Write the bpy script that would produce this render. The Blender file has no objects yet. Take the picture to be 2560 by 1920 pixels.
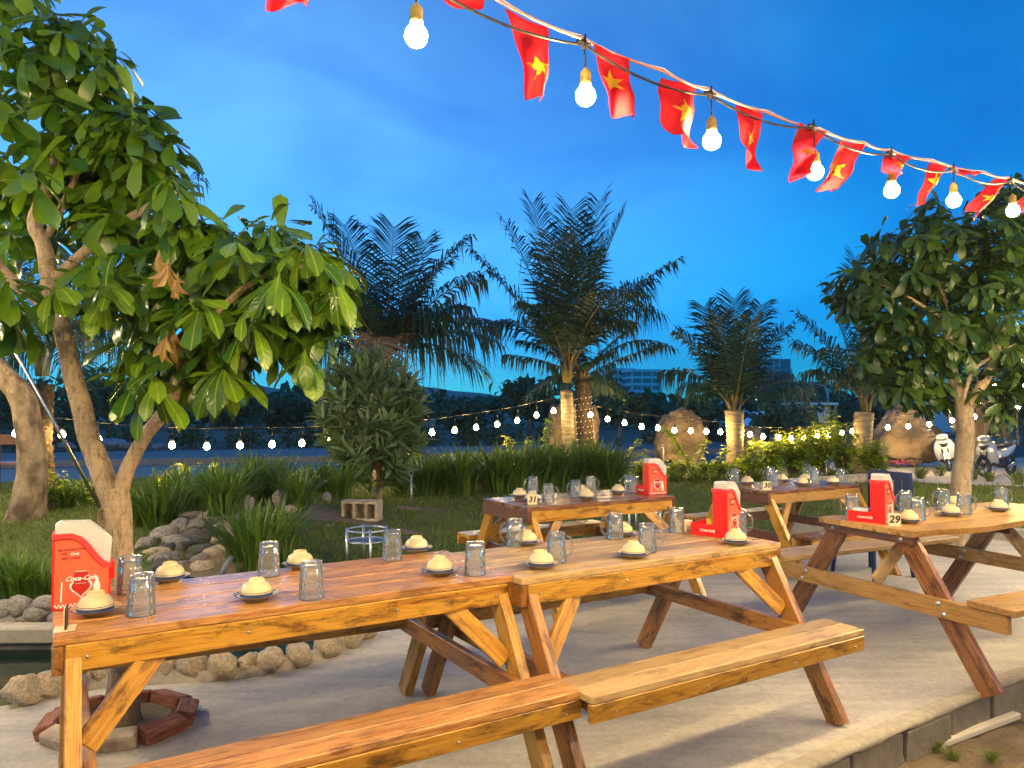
import bpy, bmesh, math, random
import numpy as np
from mathutils import Vector, Matrix, noise as mnoise
R = math.radians
SC = bpy.context.scene
COL = SC.collection
rnd = random.Random(7)

# ------------------------------------------------------------------ camera
F, PITCH, CAMH = 1875.0, 0.033, 1.405
cam = bpy.data.cameras.new('camera')
cam.sensor_fit = 'HORIZONTAL'; cam.sensor_width = 36.0
cam.lens = 36.0 * F / 2560.0
cam.clip_start = 0.05; cam.clip_end = 9000
camo = bpy.data.objects.new('camera', cam); COL.objects.link(camo)
camo.location = (0, 0, CAMH); camo.rotation_euler = (R(90) + PITCH, 0, 0)
SC.camera = camo

# ------------------------------------------------------------------ sky
SUN_AZ = -38.0      # degrees, left of the view direction
SUN_EL = 24.0
W = bpy.data.worlds.new('World'); SC.world = W; W.use_nodes = True
nt = W.node_tree; nt.nodes.clear()
def N(t, typ, **kw):
    n = t.nodes.new(typ)
    for k, v in kw.items(): setattr(n, k, v)
    return n
sky = N(nt, 'ShaderNodeTexSky', sky_type='NISHITA')
sky.sun_disc = False
sky.sun_elevation = R(SUN_EL); sky.sun_rotation = R(SUN_AZ)
sky.air_density = 1.0; sky.dust_density = 0.0; sky.ozone_density = 6.0
tint = N(nt, 'ShaderNodeMixRGB', blend_type='MULTIPLY'); tint.inputs[0].default_value = 1
tint.inputs[2].default_value = (0.012, 0.79, 1.26, 1)
tc = N(nt, 'ShaderNodeTexCoord')
mp = N(nt, 'ShaderNodeMapping'); mp.inputs['Scale'].default_value = (1.3, 1.5, 2.6); mp.inputs['Rotation'].default_value = (0.2, 0.35, 0.4)
cn = N(nt, 'ShaderNodeTexNoise'); cn.inputs['Scale'].default_value = 2.1; cn.inputs['Detail'].default_value = 8; cn.inputs['Roughness'].default_value = 0.52; cn.inputs['Distortion'].default_value = 0.4
cr = N(nt, 'ShaderNodeValToRGB'); cr.color_ramp.elements[0].position = 0.36; cr.color_ramp.elements[1].position = 0.62
cr.color_ramp.elements[0].color = (0.50, 0.78, 0.90, 1); cr.color_ramp.elements[1].color = (1.7, 1.10, 1.02, 1)
cm = N(nt, 'ShaderNodeMixRGB', blend_type='MULTIPLY'); cm.inputs[0].default_value = 1.0
bg = N(nt, 'ShaderNodeBackground'); bg.inputs['Strength'].default_value = 0.15
wo = N(nt, 'ShaderNodeOutputWorld')
L = nt.links.new
L(tc.outputs['Generated'], mp.inputs['Vector']); L(mp.outputs['Vector'], cn.inputs['Vector']); L(cn.outputs['Fac'], cr.inputs['Fac'])
L(sky.outputs['Color'], tint.inputs[1]); L(tint.outputs[0], cm.inputs[1]); L(cr.outputs['Color'], cm.inputs[2])
# thin pale veil of cloud round the place where the sun went down
vd = N(nt, 'ShaderNodeVectorMath', operation='DOT_PRODUCT'); vd.inputs[1].default_value = (math.sin(R(SUN_AZ)) * 0.95, math.cos(R(SUN_AZ)) * 0.95, 0.3)
vr = N(nt, 'ShaderNodeMapRange'); vr.interpolation_type = 'SMOOTHSTEP'
vr.inputs['From Min'].default_value = 0.45; vr.inputs['From Max'].default_value = 1.05
vm = N(nt, 'ShaderNodeMath', operation='MULTIPLY'); va = N(nt, 'ShaderNodeMixRGB', blend_type='ADD'); va.inputs[0].default_value = 1
vc = N(nt, 'ShaderNodeMixRGB', blend_type='MULTIPLY'); vc.inputs[0].default_value = 1; vc.inputs[1].default_value = (1.10, 1.30, 0.60, 1)
vn = N(nt, 'ShaderNodeMapRange'); vn.inputs['From Min'].default_value = 0.3; vn.inputs['From Max'].default_value = 0.65; vn.inputs['To Min'].default_value = 0.45; vn.inputs['To Max'].default_value = 1.1
L(tc.outputs['Generated'], vd.inputs[0]); L(vd.outputs['Value'], vr.inputs['Value']); L(cn.outputs['Fac'], vn.inputs['Value'])
L(vr.outputs[0], vm.inputs[0]); L(vn.outputs[0], vm.inputs[1]); L(vm.outputs[0], vc.inputs[2]); L(cm.outputs[0], va.inputs[1]); L(vc.outputs[0], va.inputs[2])
L(va.outputs[0], bg.inputs['Color']); L(bg.outputs[0], wo.inputs['Surface'])

# afterglow of the sun that has just set
sl = bpy.data.lights.new('sun', 'SUN'); sl.energy = 0.05; sl.angle = R(20); sl.color = (0.75, 0.88, 1.0)
slo = bpy.data.objects.new('sun', sl); COL.objects.link(slo)
_az, _el = R(SUN_AZ), R(SUN_EL)
_d = Vector((math.sin(_az) * math.cos(_el), math.cos(_az) * math.cos(_el), math.sin(_el)))
slo.rotation_euler = (-_d).to_track_quat('-Z', 'Y').to_euler(); slo.location = (0, 0, 30)

SC.view_settings.view_transform = 'Standard'; SC.view_settings.look = 'None'
SC.view_settings.exposure = 0.0; SC.view_settings.gamma = 1.0
SC.render.engine = 'CYCLES'
cy = SC.cycles
cy.use_denoising = True
try: cy.denoiser = 'OPENIMAGEDENOISE'
except Exception: pass
cy.max_bounces = 7; cy.diffuse_bounces = 2; cy.glossy_bounces = 3; cy.transmission_bounces = 6; cy.transparent_max_bounces = 16
cy.caustics_reflective = False; cy.caustics_refractive = False
cy.sample_clamp_indirect = 4.0; cy.sample_clamp_direct = 0.0
cy.use_light_tree = True
BULB_NEAR, BULB_FAR = 1150.0, 270.0

# ------------------------------------------------------------------ measuring helpers (pixel of the photograph -> point of the place)
def ray(x, y):
    a = (x - 1280) / F; b = (960 - y) / F
    c, s = math.cos(PITCH), math.sin(PITCH)
    return Vector((a, c - b * s, s + b * c))
def G(x, y, z=0.0):
    d = ray(x, y); t = (z - CAMH) / d.z
    return d * t + Vector((0, 0, CAMH))
def D(x, y, Y):
    d = ray(x, y)
    return d * (Y / d.y) + Vector((0, 0, CAMH))

# ------------------------------------------------------------------ object helpers
def tag(o, label=None, cat=None, group=None, kind=None):
    if label: o['label'] = label
    if cat: o['category'] = cat
    if group: o['group'] = group
    if kind: o['kind'] = kind
    return o
def thing(name, label, cat, loc=(0, 0, 0), rz=0.0, group=None):
    o = bpy.data.objects.new(name, None); COL.objects.link(o)
    o.empty_display_size = 0.1
    o.location = loc; o.rotation_euler = (0, 0, rz)
    return tag(o, label, cat, group)
def link(name, me, parent=None, mtx=None):
    o = bpy.data.objects.new(name, me); COL.objects.link(o)
    if parent is not None: o.parent = parent
    if mtx is not None: o.matrix_local = mtx
    return o
def copy_tree(o, parent=None):
    c = o.copy(); COL.objects.link(c); c.parent = parent
    for ch in o.children: copy_tree(ch, c)
    return c

class MB:
    def __init__(s): s.v = []; s.f = []; s.m = []; s.cur = 0
    def mat(s, i): s.cur = i; return s
    def add(s, vs, fs, M=None):
        b = len(s.v)
        for p in vs: s.v.append(tuple(M @ Vector(p)) if M is not None else tuple(p))
        for f in fs: s.f.append(tuple(i + b for i in f)); s.m.append(s.cur)
        return s
    def box(s, c, d, M=None, rz=0):
        x, y, z = d[0] / 2, d[1] / 2, d[2] / 2
        vs = [(-x, -y, -z), (x, -y, -z), (x, y, -z), (-x, y, -z), (-x, -y, z), (x, -y, z), (x, y, z), (-x, y, z)]
        T = Matrix.Translation(c) @ Matrix.Rotation(rz, 4, 'Z')
        if M is not None: T = M @ T
        return s.add(vs, [(0, 3, 2, 1), (4, 5, 6, 7), (0, 1, 5, 4), (1, 2, 6, 5), (2, 3, 7, 6), (3, 0, 4, 7)], T)
    def tube(s, pts, rad, n=8, caps=True):
        pts = [Vector(p) for p in pts]
        if not hasattr(rad, '__len__'): rad = [rad] * len(pts)
        rings = []; ref = None
        for i, p in enumerate(pts):
            t = (pts[min(i + 1, len(pts) - 1)] - pts[max(i - 1, 0)])
            if t.length < 1e-9: t = Vector((0, 0, 1))
            t.normalize()
            if ref is None:
                ref = Vector((0, 0, 1)) if abs(t.z) < 0.9 else Vector((1, 0, 0))
            a = (ref - t * ref.dot(t)).normalized(); ref = a; b = t.cross(a)
            rings.append([p + (a * math.cos(2 * math.pi * k / n) + b * math.sin(2 * math.pi * k / n)) * rad[i] for k in range(n)])
        vs = [q for r in rings for q in r]; fs = []
        for i in range(len(pts) - 1):
            for k in range(n):
                fs.append((i * n + k, i * n + (k + 1) % n, (i + 1) * n + (k + 1) % n, (i + 1) * n + k))
        if caps:
            fs.append(tuple(range(n - 1, -1, -1))); fs.append(tuple((len(pts) - 1) * n + k for k in range(n)))
        return s.add(vs, fs)
    def lathe(s, prof, n=24, M=None, wob=None):
        vs = []; fs = []
        for i, (r, z) in enumerate(prof):
            for k in range(n):
                a = 2 * math.pi * k / n
                rr = r * (wob(a, z, i) if wob else 1)
                vs.append((rr * math.cos(a), rr * math.sin(a), z))
        for i in range(len(prof) - 1):
            for k in range(n):
                fs.append((i * n + k, i * n + (k + 1) % n, (i + 1) * n + (k + 1) % n, (i + 1) * n + k))
        return s.add(vs, fs, M)
    def prism(s, poly, z0, z1, M=None):
        n = len(poly)
        vs = [(p[0], p[1], z0) for p in poly] + [(p[0], p[1], z1) for p in poly]
        fs = [tuple(range(n - 1, -1, -1)), tuple(range(n, 2 * n))]
        for k in range(n): fs.append((k, (k + 1) % n, n + (k + 1) % n, n + k))
        return s.add(vs, fs, M)
    def mesh(s, name, mats, smooth=False, recalc=False):
        me = bpy.data.meshes.new(name)
        me.from_pydata(s.v, [], s.f)
        if not isinstance(mats, (list, tuple)): mats = [mats]
        for m in mats: me.materials.append(m)
        if len(mats) > 1: me.polygons.foreach_set('material_index', s.m)
        if smooth: me.polygons.foreach_set('use_smooth', [True] * len(me.polygons))
        if recalc:
            bm = bmesh.new(); bm.from_mesh(me); bmesh.ops.recalc_face_normals(bm, faces=bm.faces); bm.to_mesh(me); bm.free()
        me.update()
        return me
    def obj(s, name, mats, parent=None, smooth=False, recalc=False, mtx=None):
        return link(name, s.mesh(name, mats, smooth, recalc), parent, mtx)

_cb = {}
def chamfer_box(l, w, t, c, mat):
    key = (round(l, 4), round(w, 4), round(t, 4), mat.name)
    if key in _cb: return _cb[key]
    h = (l / 2, w / 2, t / 2); c = min(c, min(h) * 0.6)
    vs = []; idx = {}
    for sx in (-1, 1):
        for sy in (-1, 1):
            for sz in (-1, 1):
                s = (sx, sy, sz)
                for a in range(3):
                    idx[(s, a)] = len(vs)
                    vs.append(tuple(s[i] * (h[i] if i == a else h[i] - c) for i in range(3)))
    fs = []
    for a in range(3):
        b, d = (a + 1) % 3, (a + 2) % 3
        for sg in (-1, 1):
            q = []
            for sb, sd in ((-1, -1), (1, -1), (1, 1), (-1, 1)):
                s = [0, 0, 0]; s[a] = sg; s[b] = sb; s[d] = sd; q.append(idx[(tuple(s), a)])
            fs.append(tuple(q))
        for sb in (-1, 1):
            for sd in (-1, 1):
                s0 = [0, 0, 0]; s0[a] = -1; s0[b] = sb; s0[d] = sd; s1 = list(s0); s1[a] = 1
                s0 = tuple(s0); s1 = tuple(s1)
                fs.append((idx[(s0, b)], idx[(s1, b)], idx[(s1, d)], idx[(s0, d)]))
    for sx in (-1, 1):
        for sy in (-1, 1):
            for sz in (-1, 1):
                s = (sx, sy, sz); fs.append((idx[(s, 0)], idx[(s, 1)], idx[(s, 2)]))
    m = MB(); m.add(vs, fs)
    me = m.mesh('board', mat, False, True); _cb[key] = me
    return me
def board(name, parent, p0, p1, w, t, up, mat, c=0.003):
    p0 = Vector(p0); p1 = Vector(p1); x = (p1 - p0); l = x.length; x.normalize()
    z = Vector(up); z = (z - x * z.dot(x)).normalized(); y = z.cross(x)
    M = Matrix((x, y, z)).transposed().to_4x4(); M.translation = (p0 + p1) / 2
    return link(name, chamfer_box(l, w, t, c, mat), parent, M)

# ------------------------------------------------------------------ materials
def newmat(name):
    m = bpy.data.materials.new(name); m.use_nodes = True
    t = m.node_tree; b = t.nodes['Principled BSDF']
    return m, t, b
def ramp(t, stops):
    r = N(t, 'ShaderNodeValToRGB'); e = r.color_ramp.elements
    e[0].position, e[0].color = stops[0][0], (*stops[0][1], 1)
    e[1].position, e[1].color = stops[-1][0], (*stops[-1][1], 1)
    for p, c in stops[1:-1]:
        q = e.new(p); q.color = (*c, 1)
    return r
def coords(t, scale=(1, 1, 1), rand=True):
    c = N(t, 'ShaderNodeTexCoord'); mp = N(t, 'ShaderNodeMapping'); mp.inputs['Scale'].default_value = scale
    if rand:
        oi = N(t, 'ShaderNodeObjectInfo'); ad = N(t, 'ShaderNodeVectorMath', operation='MULTIPLY_ADD')
        co = N(t, 'ShaderNodeCombineXYZ')
        t.links.new(oi.outputs['Random'], co.inputs[0]); t.links.new(oi.outputs['Random'], co.inputs[1]); t.links.new(oi.outputs['Random'], co.inputs[2])
        ad.inputs[1].default_value = (37.0, 61.0, 23.0)
        t.links.new(co.outputs[0], ad.inputs[0]); t.links.new(c.outputs['Object'], ad.inputs[2])
        t.links.new(ad.outputs[0], mp.inputs['Vector'])
    else:
        t.links.new(c.outputs['Object'], mp.inputs['Vector'])
    return mp.outputs['Vector']
def noise_tex(t, vec, scale, detail=4, rough=0.55, dist=0.0):
    n = N(t, 'ShaderNodeTexNoise'); n.inputs['Scale'].default_value = scale; n.inputs['Detail'].default_value = detail
    n.inputs['Roughness'].default_value = rough; n.inputs['Distortion'].default_value = dist
    t.links.new(vec, n.inputs['Vector']); return n.outputs['Fac']
def bump(t, b, h, strength, dist=0.01):
    n = N(t, 'ShaderNodeBump'); n.inputs['Strength'].default_value = strength; n.inputs['Distance'].default_value = dist
    t.links.new(h, n.inputs['Height']); t.links.new(n.outputs[0], b.inputs['Normal'])
def pm(name, c1, c2=None, scale=5.0, rough=0.6, bs=0.0, bscale=None, stretch=(1, 1, 1), metal=0.0, detail=5, lo=0.35, hi=0.65, rand=True, dist=0.01, spec=None, coat=0.0):
    m, t, b = newmat(name)
    b.inputs['Roughness'].default_value = rough; b.inputs['Metallic'].default_value = metal
    if spec is not None: b.inputs['Specular IOR Level'].default_value = spec
    if coat: b.inputs['Coat Weight'].default_value = coat; b.inputs['Coat Roughness'].default_value = 0.1
    v = coords(t, stretch, rand)
    c2 = c2 or tuple(x * 0.85 for x in c1)
    n = noise_tex(t, v, scale, detail)
    r = ramp(t, [(lo, c1), (hi, c2)]); t.links.new(n, r.inputs['Fac']); t.links.new(r.outputs['Color'], b.inputs['Base Color'])
    if bs: bump(t, b, noise_tex(t, v, bscale or scale * 4, 6), bs, dist)
    return m
def plain(name, c, rough=0.5, metal=0.0, coat=0.0):
    return pm(name, c, tuple(x * 0.93 for x in c), 6, rough, metal=metal, coat=coat)
def emit(name, c, s):
    m, t, b = newmat(name)
    b.inputs['Base Color'].default_value = (*c, 1); b.inputs['Emission Color'].default_value = (*c, 1); b.inputs['Emission Strength'].default_value = s
    return m
def wood(name, light, mid, dark, burn=0.5, rough=0.35, coat=0.3):
    m, t, b = newmat(name)
    v = coords(t, (1, 1, 1))
    def mapd(sc):
        q = N(t, 'ShaderNodeMapping'); q.inputs['Scale'].default_value = sc; t.links.new(v, q.inputs['Vector']); return q.outputs[0]
    g = noise_tex(t, mapd((1.2, 20, 20)), 2.4, 8, 0.66, 0.8)
    fine = noise_tex(t, mapd((4, 120, 120)), 2.0, 4, 0.6)
    r = ramp(t, [(0.30, dark), (0.42, mid), (0.54, light), (0.62, mid), (0.74, light)]); t.links.new(g, r.inputs['Fac'])
    fr = ramp(t, [(0.30, (0.62, 0.58, 0.55)), (0.55, (1.06, 1.06, 1.06))]); t.links.new(fine, fr.inputs['Fac'])
    mf = N(t, 'ShaderNodeMixRGB', blend_type='MULTIPLY'); mf.inputs[0].default_value = 0.8; t.links.new(r.outputs['Color'], mf.inputs[1]); t.links.new(fr.outputs['Color'], mf.inputs[2])
    # scorch marks and stains left in the planks
    s = noise_tex(t, mapd((3.6, 13, 13)), 1.5, 8, 0.72, 0.5)
    sr = ramp(t, [(0.50, (0, 0, 0)), (0.62, (1, 1, 1))]); t.links.new(s, sr.inputs['Fac'])
    mul = N(t, 'ShaderNodeMath', operation='MULTIPLY'); mul.inputs[1].default_value = burn; mul.use_clamp = True; t.links.new(sr.outputs['Color'], mul.inputs[0])
    mx = N(t, 'ShaderNodeMixRGB'); mx.inputs[2].default_value = (dark[0] * 0.16, dark[1] * 0.14, dark[2] * 0.2, 1)
    t.links.new(mul.outputs[0], mx.inputs[0]); t.links.new(mf.outputs[0], mx.inputs[1])
    vk = N(t, 'ShaderNodeTexVoronoi'); vk.inputs['Scale'].default_value = 2.6; t.links.new(mapd((1.0, 2.2, 2.2)), vk.inputs['Vector'])
    kr = ramp(t, [(0.03, (0.22, 0.15, 0.12)), (0.055, (0.6, 0.5, 0.42)), (0.075, (0.45, 0.36, 0.3)), (0.11, (1, 1, 1))]); t.links.new(vk.outputs['Distance'], kr.inputs['Fac'])
    mk = N(t, 'ShaderNodeMixRGB', blend_type='MULTIPLY'); mk.inputs[0].default_value = 0.9; t.links.new(mx.outputs[0], mk.inputs[1]); t.links.new(kr.outputs['Color'], mk.inputs[2]); mx = mk
    oi = N(t, 'ShaderNodeObjectInfo'); hs = N(t, 'ShaderNodeHueSaturation')
    mr = N(t, 'ShaderNodeMapRange'); mr.inputs['To Min'].default_value = 0.66; mr.inputs['To Max'].default_value = 1.15
    t.links.new(oi.outputs['Random'], mr.inputs['Value']); t.links.new(mr.outputs[0], hs.inputs['Value']); t.links.new(mx.outputs[0], hs.inputs['Color'])
    t.links.new(hs.outputs[0], b.inputs['Base Color'])
    rr_ = N(t, 'ShaderNodeMapRange'); rr_.inputs['To Min'].default_value = rough - 0.12; rr_.inputs['To Max'].default_value = rough + 0.2; t.links.new(g, rr_.inputs['Value']); t.links.new(rr_.outputs[0], b.inputs['Roughness'])
    b.inputs['Coat Weight'].default_value = coat; b.inputs['Coat Roughness'].default_value = 0.22
    ad = N(t, 'ShaderNodeMath', operation='ADD'); t.links.new(g, ad.inputs[0]); t.links.new(fine, ad.inputs[1])
    bump(t, b, ad.outputs[0], 0.35, 0.004)
    return m
def leafmat(name, c1, c2, trans=0.3, rough=0.4, vein=False):
    m, t, b = newmat(name)
    oi = N(t, 'ShaderNodeObjectInfo'); ge = N(t, 'ShaderNodeNewGeometry'); ad = N(t, 'ShaderNodeMath', operation='ADD'); fr = N(t, 'ShaderNodeMath', operation='FRACT')
    t.links.new(oi.outputs['Random'], ad.inputs[0]); t.links.new(ge.outputs['Random Per Island'], ad.inputs[1]); t.links.new(ad.outputs[0], fr.inputs[0])
    r = ramp(t, [(0.0, c1), (1.0, c2)]); t.links.new(fr.outputs[0], r.inputs['Fac'])
    n = noise_tex(t, coords(t), 14, 3)
    mr = N(t, 'ShaderNodeMapRange'); mr.inputs['To Min'].default_value = 0.8; mr.inputs['To Max'].default_value = 1.2; t.links.new(n, mr.inputs['Value'])
    hs = N(t, 'ShaderNodeHueSaturation'); t.links.new(mr.outputs[0], hs.inputs['Value']); t.links.new(r.outputs['Color'], hs.inputs['Color'])
    col_out = hs.outputs[0]
    if vein:      # pale midrib and side veins, in the leaf's own coordinates
        tco = N(t, 'ShaderNodeTexCoord'); sp = N(t, 'ShaderNodeSeparateXYZ'); t.links.new(tco.outputs['Object'], sp.inputs[0])
        ab = N(t, 'ShaderNodeMath', operation='ABSOLUTE'); t.links.new(sp.outputs[1], ab.inputs[0])
        mr2 = N(t, 'ShaderNodeMapRange'); mr2.inputs['From Min'].default_value = 0.006; mr2.inputs['From Max'].default_value = 0.022; mr2.inputs['To Min'].default_value = 0.45; mr2.inputs['To Max'].default_value = 0.0; t.links.new(ab.outputs[0], mr2.inputs['Value'])
        sv = N(t, 'ShaderNodeMath', operation='MULTIPLY_ADD'); sv.inputs[1].default_value = -0.9; t.links.new(ab.outputs[0], sv.inputs[0]); t.links.new(sp.outputs[0], sv.inputs[2])
        sw = N(t, 'ShaderNodeMath', operation='MULTIPLY'); sw.inputs[1].default_value = 62.0; t.links.new(sv.outputs[0], sw.inputs[0])
        ss_ = N(t, 'ShaderNodeMath', operation='SINE'); t.links.new(sw.outputs[0], ss_.inputs[0])
        mv = N(t, 'ShaderNodeMixRGB'); mv.inputs[2].default_value = (c2[0] * 2.1 + 0.05, c2[1] * 1.7 + 0.05, c2[2] + 0.05, 1); t.links.new(mr2.outputs[0], mv.inputs[0]); t.links.new(hs.outputs[0], mv.inputs[1]); col_out = mv.outputs[0]
        bump(t, b, ss_.outputs[0], 0.10, 0.012)
    t.links.new(col_out, b.inputs['Base Color']); b.inputs['Roughness'].default_value = rough
    tr = N(t, 'ShaderNodeBsdfTranslucent'); t.links.new(col_out, tr.inputs['Color'])
    mx = N(t, 'ShaderNodeMixShader'); mx.inputs[0].default_value = trans
    t.links.new(b.outputs[0], mx.inputs[1]); t.links.new(tr.outputs[0], mx.inputs[2])
    t.links.new(mx.outputs[0], t.nodes['Material Output'].inputs['Surface'])
    return m
def concrete(name, c1, c2, rough=0.85):
    m, t, b = newmat(name)
    v = coords(t, (1, 1, 1), False)
    a = noise_tex(t, v, 0.9, 8, 0.62, 0.8); f = noise_tex(t, v, 26, 7, 0.75); g = noise_tex(t, v, 190, 3, 0.6)
    mp = N(t, 'ShaderNodeMapping'); mp.inputs['Rotation'].default_value = (0, 0, -0.55); mp.inputs['Scale'].default_value = (0.6, 5.0, 1); t.links.new(v, mp.inputs['Vector'])
    tw = noise_tex(t, mp.outputs[0], 1.6, 6, 0.6, 0.4)
    r = ramp(t, [(0.34, c2), (0.62, c1)]); t.links.new(a, r.inputs['Fac'])
    r2 = ramp(t, [(0.30, (0.66, 0.66, 0.67)), (0.58, (1.06, 1.05, 1.04))]); t.links.new(f, r2.inputs['Fac'])
    mx = N(t, 'ShaderNodeMixRGB', blend_type='MULTIPLY'); mx.inputs[0].default_value = 0.8
    t.links.new(r.outputs['Color'], mx.inputs[1]); t.links.new(r2.outputs['Color'], mx.inputs[2])
    rt = ramp(t, [(0.36, (0.78, 0.78, 0.80)), (0.6, (1.06, 1.05, 1.04))]); t.links.new(tw, rt.inputs['Fac'])
    mt = N(t, 'ShaderNodeMixRGB', blend_type='MULTIPLY'); mt.inputs[0].default_value = 0.7; t.links.new(mx.outputs[0], mt.inputs[1]); t.links.new(rt.outputs['Color'], mt.inputs[2])
    # dark trodden specks
    sp = noise_tex(t, v, 12, 9, 0.8); r3 = ramp(t, [(0.30, (0.30, 0.28, 0.26)), (0.38, (1, 1, 1))]); t.links.new(sp, r3.inputs['Fac'])
    mx2 = N(t, 'ShaderNodeMixRGB', blend_type='MULTIPLY'); mx2.inputs[0].default_value = 0.8
    t.links.new(mt.outputs[0], mx2.inputs[1]); t.links.new(r3.outputs['Color'], mx2.inputs[2])
    t.links.new(mx2.outputs[0], b.inputs['Base Color']); b.inputs['Roughness'].default_value = rough
    ad = N(t, 'ShaderNodeMath', operation='ADD'); t.links.new(f, ad.inputs[0]); t.links.new(g, ad.inputs[1])
    bump(t, b, ad.outputs[0], 0.5, 0.008)
    return m

M = {}
M['wood_red'] = wood('varnished_red_wood', (0.52, 0.27, 0.095), (0.44, 0.195, 0.055), (0.27, 0.085, 0.03), 0.55, 0.25, 0.5)
M['wood_orange'] = wood('varnished_orange_wood', (0.62, 0.345, 0.045), (0.55, 0.255, 0.025), (0.37, 0.12, 0.012), 0.78, 0.3, 0.4)
M['wood_pale'] = wood('pale_wood', (0.56, 0.39, 0.19), (0.49, 0.31, 0.13), (0.36, 0.19, 0.06), 0.45, 0.42, 0.15)
M['wood_yellow'] = wood('yellow_wood', (0.56, 0.33, 0.10), (0.48, 0.25, 0.065), (0.33, 0.14, 0.03), 0.5, 0.4, 0.2)
M['wood_brown'] = wood('brown_wood', (0.30, 0.135, 0.05), (0.22, 0.085, 0.03), (0.11, 0.035, 0.014), 0.7, 0.25, 0.5)
M['wood_amber'] = wood('amber_wood', (0.46, 0.215, 0.045), (0.38, 0.15, 0.028), (0.22, 0.065, 0.014), 0.8, 0.3, 0.4)
M['wood_dark'] = wood('dark_wood', (0.17, 0.065, 0.03), (0.12, 0.042, 0.02), (0.06, 0.02, 0.01), 0.4, 0.4, 0.2)
M['concrete'] = concrete('patio_concrete', (0.52, 0.495, 0.455), (0.38, 0.37, 0.355))
M['block'] = concrete('block_concrete', (0.30, 0.27, 0.22), (0.14, 0.125, 0.10))
M['mortar'] = concrete('mortar', (0.46, 0.42, 0.34), (0.34, 0.31, 0.26))
M['kerb'] = concrete('kerb_concrete', (0.36, 0.34, 0.31), (0.24, 0.23, 0.21))
M['soil'] = pm('soil', (0.24, 0.18, 0.115), (0.13, 0.095, 0.06), 3.0, 0.95, 0.9, 26, detail=9, dist=0.05)
M['lawn'] = pm('lawn_ground', (0.060, 0.105, 0.014), (0.12, 0.14, 0.03), 2.2, 0.95, 0.8, 60, detail=8, dist=0.03)
M['asphalt'] = pm('asphalt', (0.055, 0.06, 0.065), (0.042, 0.046, 0.052), 3, 0.5, 0.3, 80)
M['paving'] = pm('light_paving', (0.52, 0.49, 0.45), (0.42, 0.40, 0.37), 1.2, 0.85, 0.2, 40)
M['white_paint'] = plain('white_road_paint', (0.75, 0.75, 0.73), 0.7)
M['rock'] = pm('rock_grey', (0.40, 0.37, 0.32), (0.19, 0.175, 0.16), 9, 0.85, 0.7, 22, detail=8, dist=0.03)
M['rock_tan'] = pm('rock_tan', (0.58, 0.48, 0.34), (0.33, 0.26, 0.18), 11, 0.85, 0.7, 26, detail=8, dist=0.03)
M['rock_dark'] = pm('rock_dark', (0.13, 0.12, 0.115), (0.06, 0.055, 0.055), 9, 0.6, 0.7, 22, detail=8, dist=0.03)
M['boulder'] = pm('boulder', (0.44, 0.31, 0.19), (0.17, 0.125, 0.085), 2.4, 0.9, 1.0, 7, detail=12, dist=0.16, lo=0.40, hi=0.60)
def barkmat():
    m, t, b = newmat('pale_bark'); v = coords(t, (1, 1, 1), False)
    def mpd(sc):
        q = N(t, 'ShaderNodeMapping'); q.inputs['Scale'].default_value = sc; t.links.new(v, q.inputs['Vector']); return q.outputs[0]
    big = noise_tex(t, mpd((4, 4, 2)), 2.0, 6, 0.6); fis = noise_tex(t, mpd((60, 60, 14)), 1.0, 8, 0.7, 0.6); rings = noise_tex(t, mpd((5, 5, 70)), 1.0, 4, 0.6, 0.5)
    r = ramp(t, [(0.35, (0.30, 0.225, 0.14)), (0.65, (0.47, 0.36, 0.235))]); t.links.new(big, r.inputs['Fac'])
    r2 = ramp(t, [(0.36, (0.42, 0.38, 0.33)), (0.52, (1, 1, 1)), (0.7, (1.15, 1.12, 1.08))]); t.links.new(fis, r2.inputs['Fac'])
    r3 = ramp(t, [(0.33, (0.78, 0.75, 0.70)), (0.45, (1, 1, 1))]); t.links.new(rings, r3.inputs['Fac'])
    m1 = N(t, 'ShaderNodeMixRGB', blend_type='MULTIPLY'); m1.inputs[0].default_value = 0.85; t.links.new(r.outputs[0], m1.inputs[1]); t.links.new(r2.outputs[0], m1.inputs[2])
    m2 = N(t, 'ShaderNodeMixRGB', blend_type='MULTIPLY'); m2.inputs[0].default_value = 0.7; t.links.new(m1.outputs[0], m2.inputs[1]); t.links.new(r3.outputs[0], m2.inputs[2])
    t.links.new(m2.outputs[0], b.inputs['Base Color']); b.inputs['Roughness'].default_value = 0.85
    ad = N(t, 'ShaderNodeMath', operation='ADD'); t.links.new(fis, ad.inputs[0]); t.links.new(rings, ad.inputs[1]); bump(t, b, ad.outputs[0], 0.9, 0.012)
    return m
M['bark'] = barkmat()
M['bark_rough'] = pm('rough_bark', (0.44, 0.32, 0.19), (0.12, 0.08, 0.045), 7, 0.9, 1.0, 16, (1, 1, 0.6), detail=9, dist=0.05)
M['palm_bark'] = pm('palm_bark', (0.36, 0.29, 0.185), (0.15, 0.11, 0.07), 5, 0.85, 0.9, 9, (0.5, 0.5, 5), dist=0.03)
M['palm_bark_dark'] = pm('dark_palm_bark', (0.09, 0.06, 0.035), (0.035, 0.022, 0.014), 9, 0.9, 1.0, 20, dist=0.05)
M['leaf'] = leafmat('tree_leaf', (0.024, 0.085, 0.006), (0.13, 0.24, 0.010), 0.25, 0.26)
M['leaf_near'] = leafmat('veined_tree_leaf', (0.028, 0.095, 0.006), (0.14, 0.25, 0.010), 0.25, 0.24, True)
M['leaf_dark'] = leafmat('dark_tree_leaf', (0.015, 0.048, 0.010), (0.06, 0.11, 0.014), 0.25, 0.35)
M['leaf_dead'] = leafmat('dead_leaf', (0.48, 0.34, 0.15), (0.34, 0.21, 0.07), 0.2, 0.7)
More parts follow.
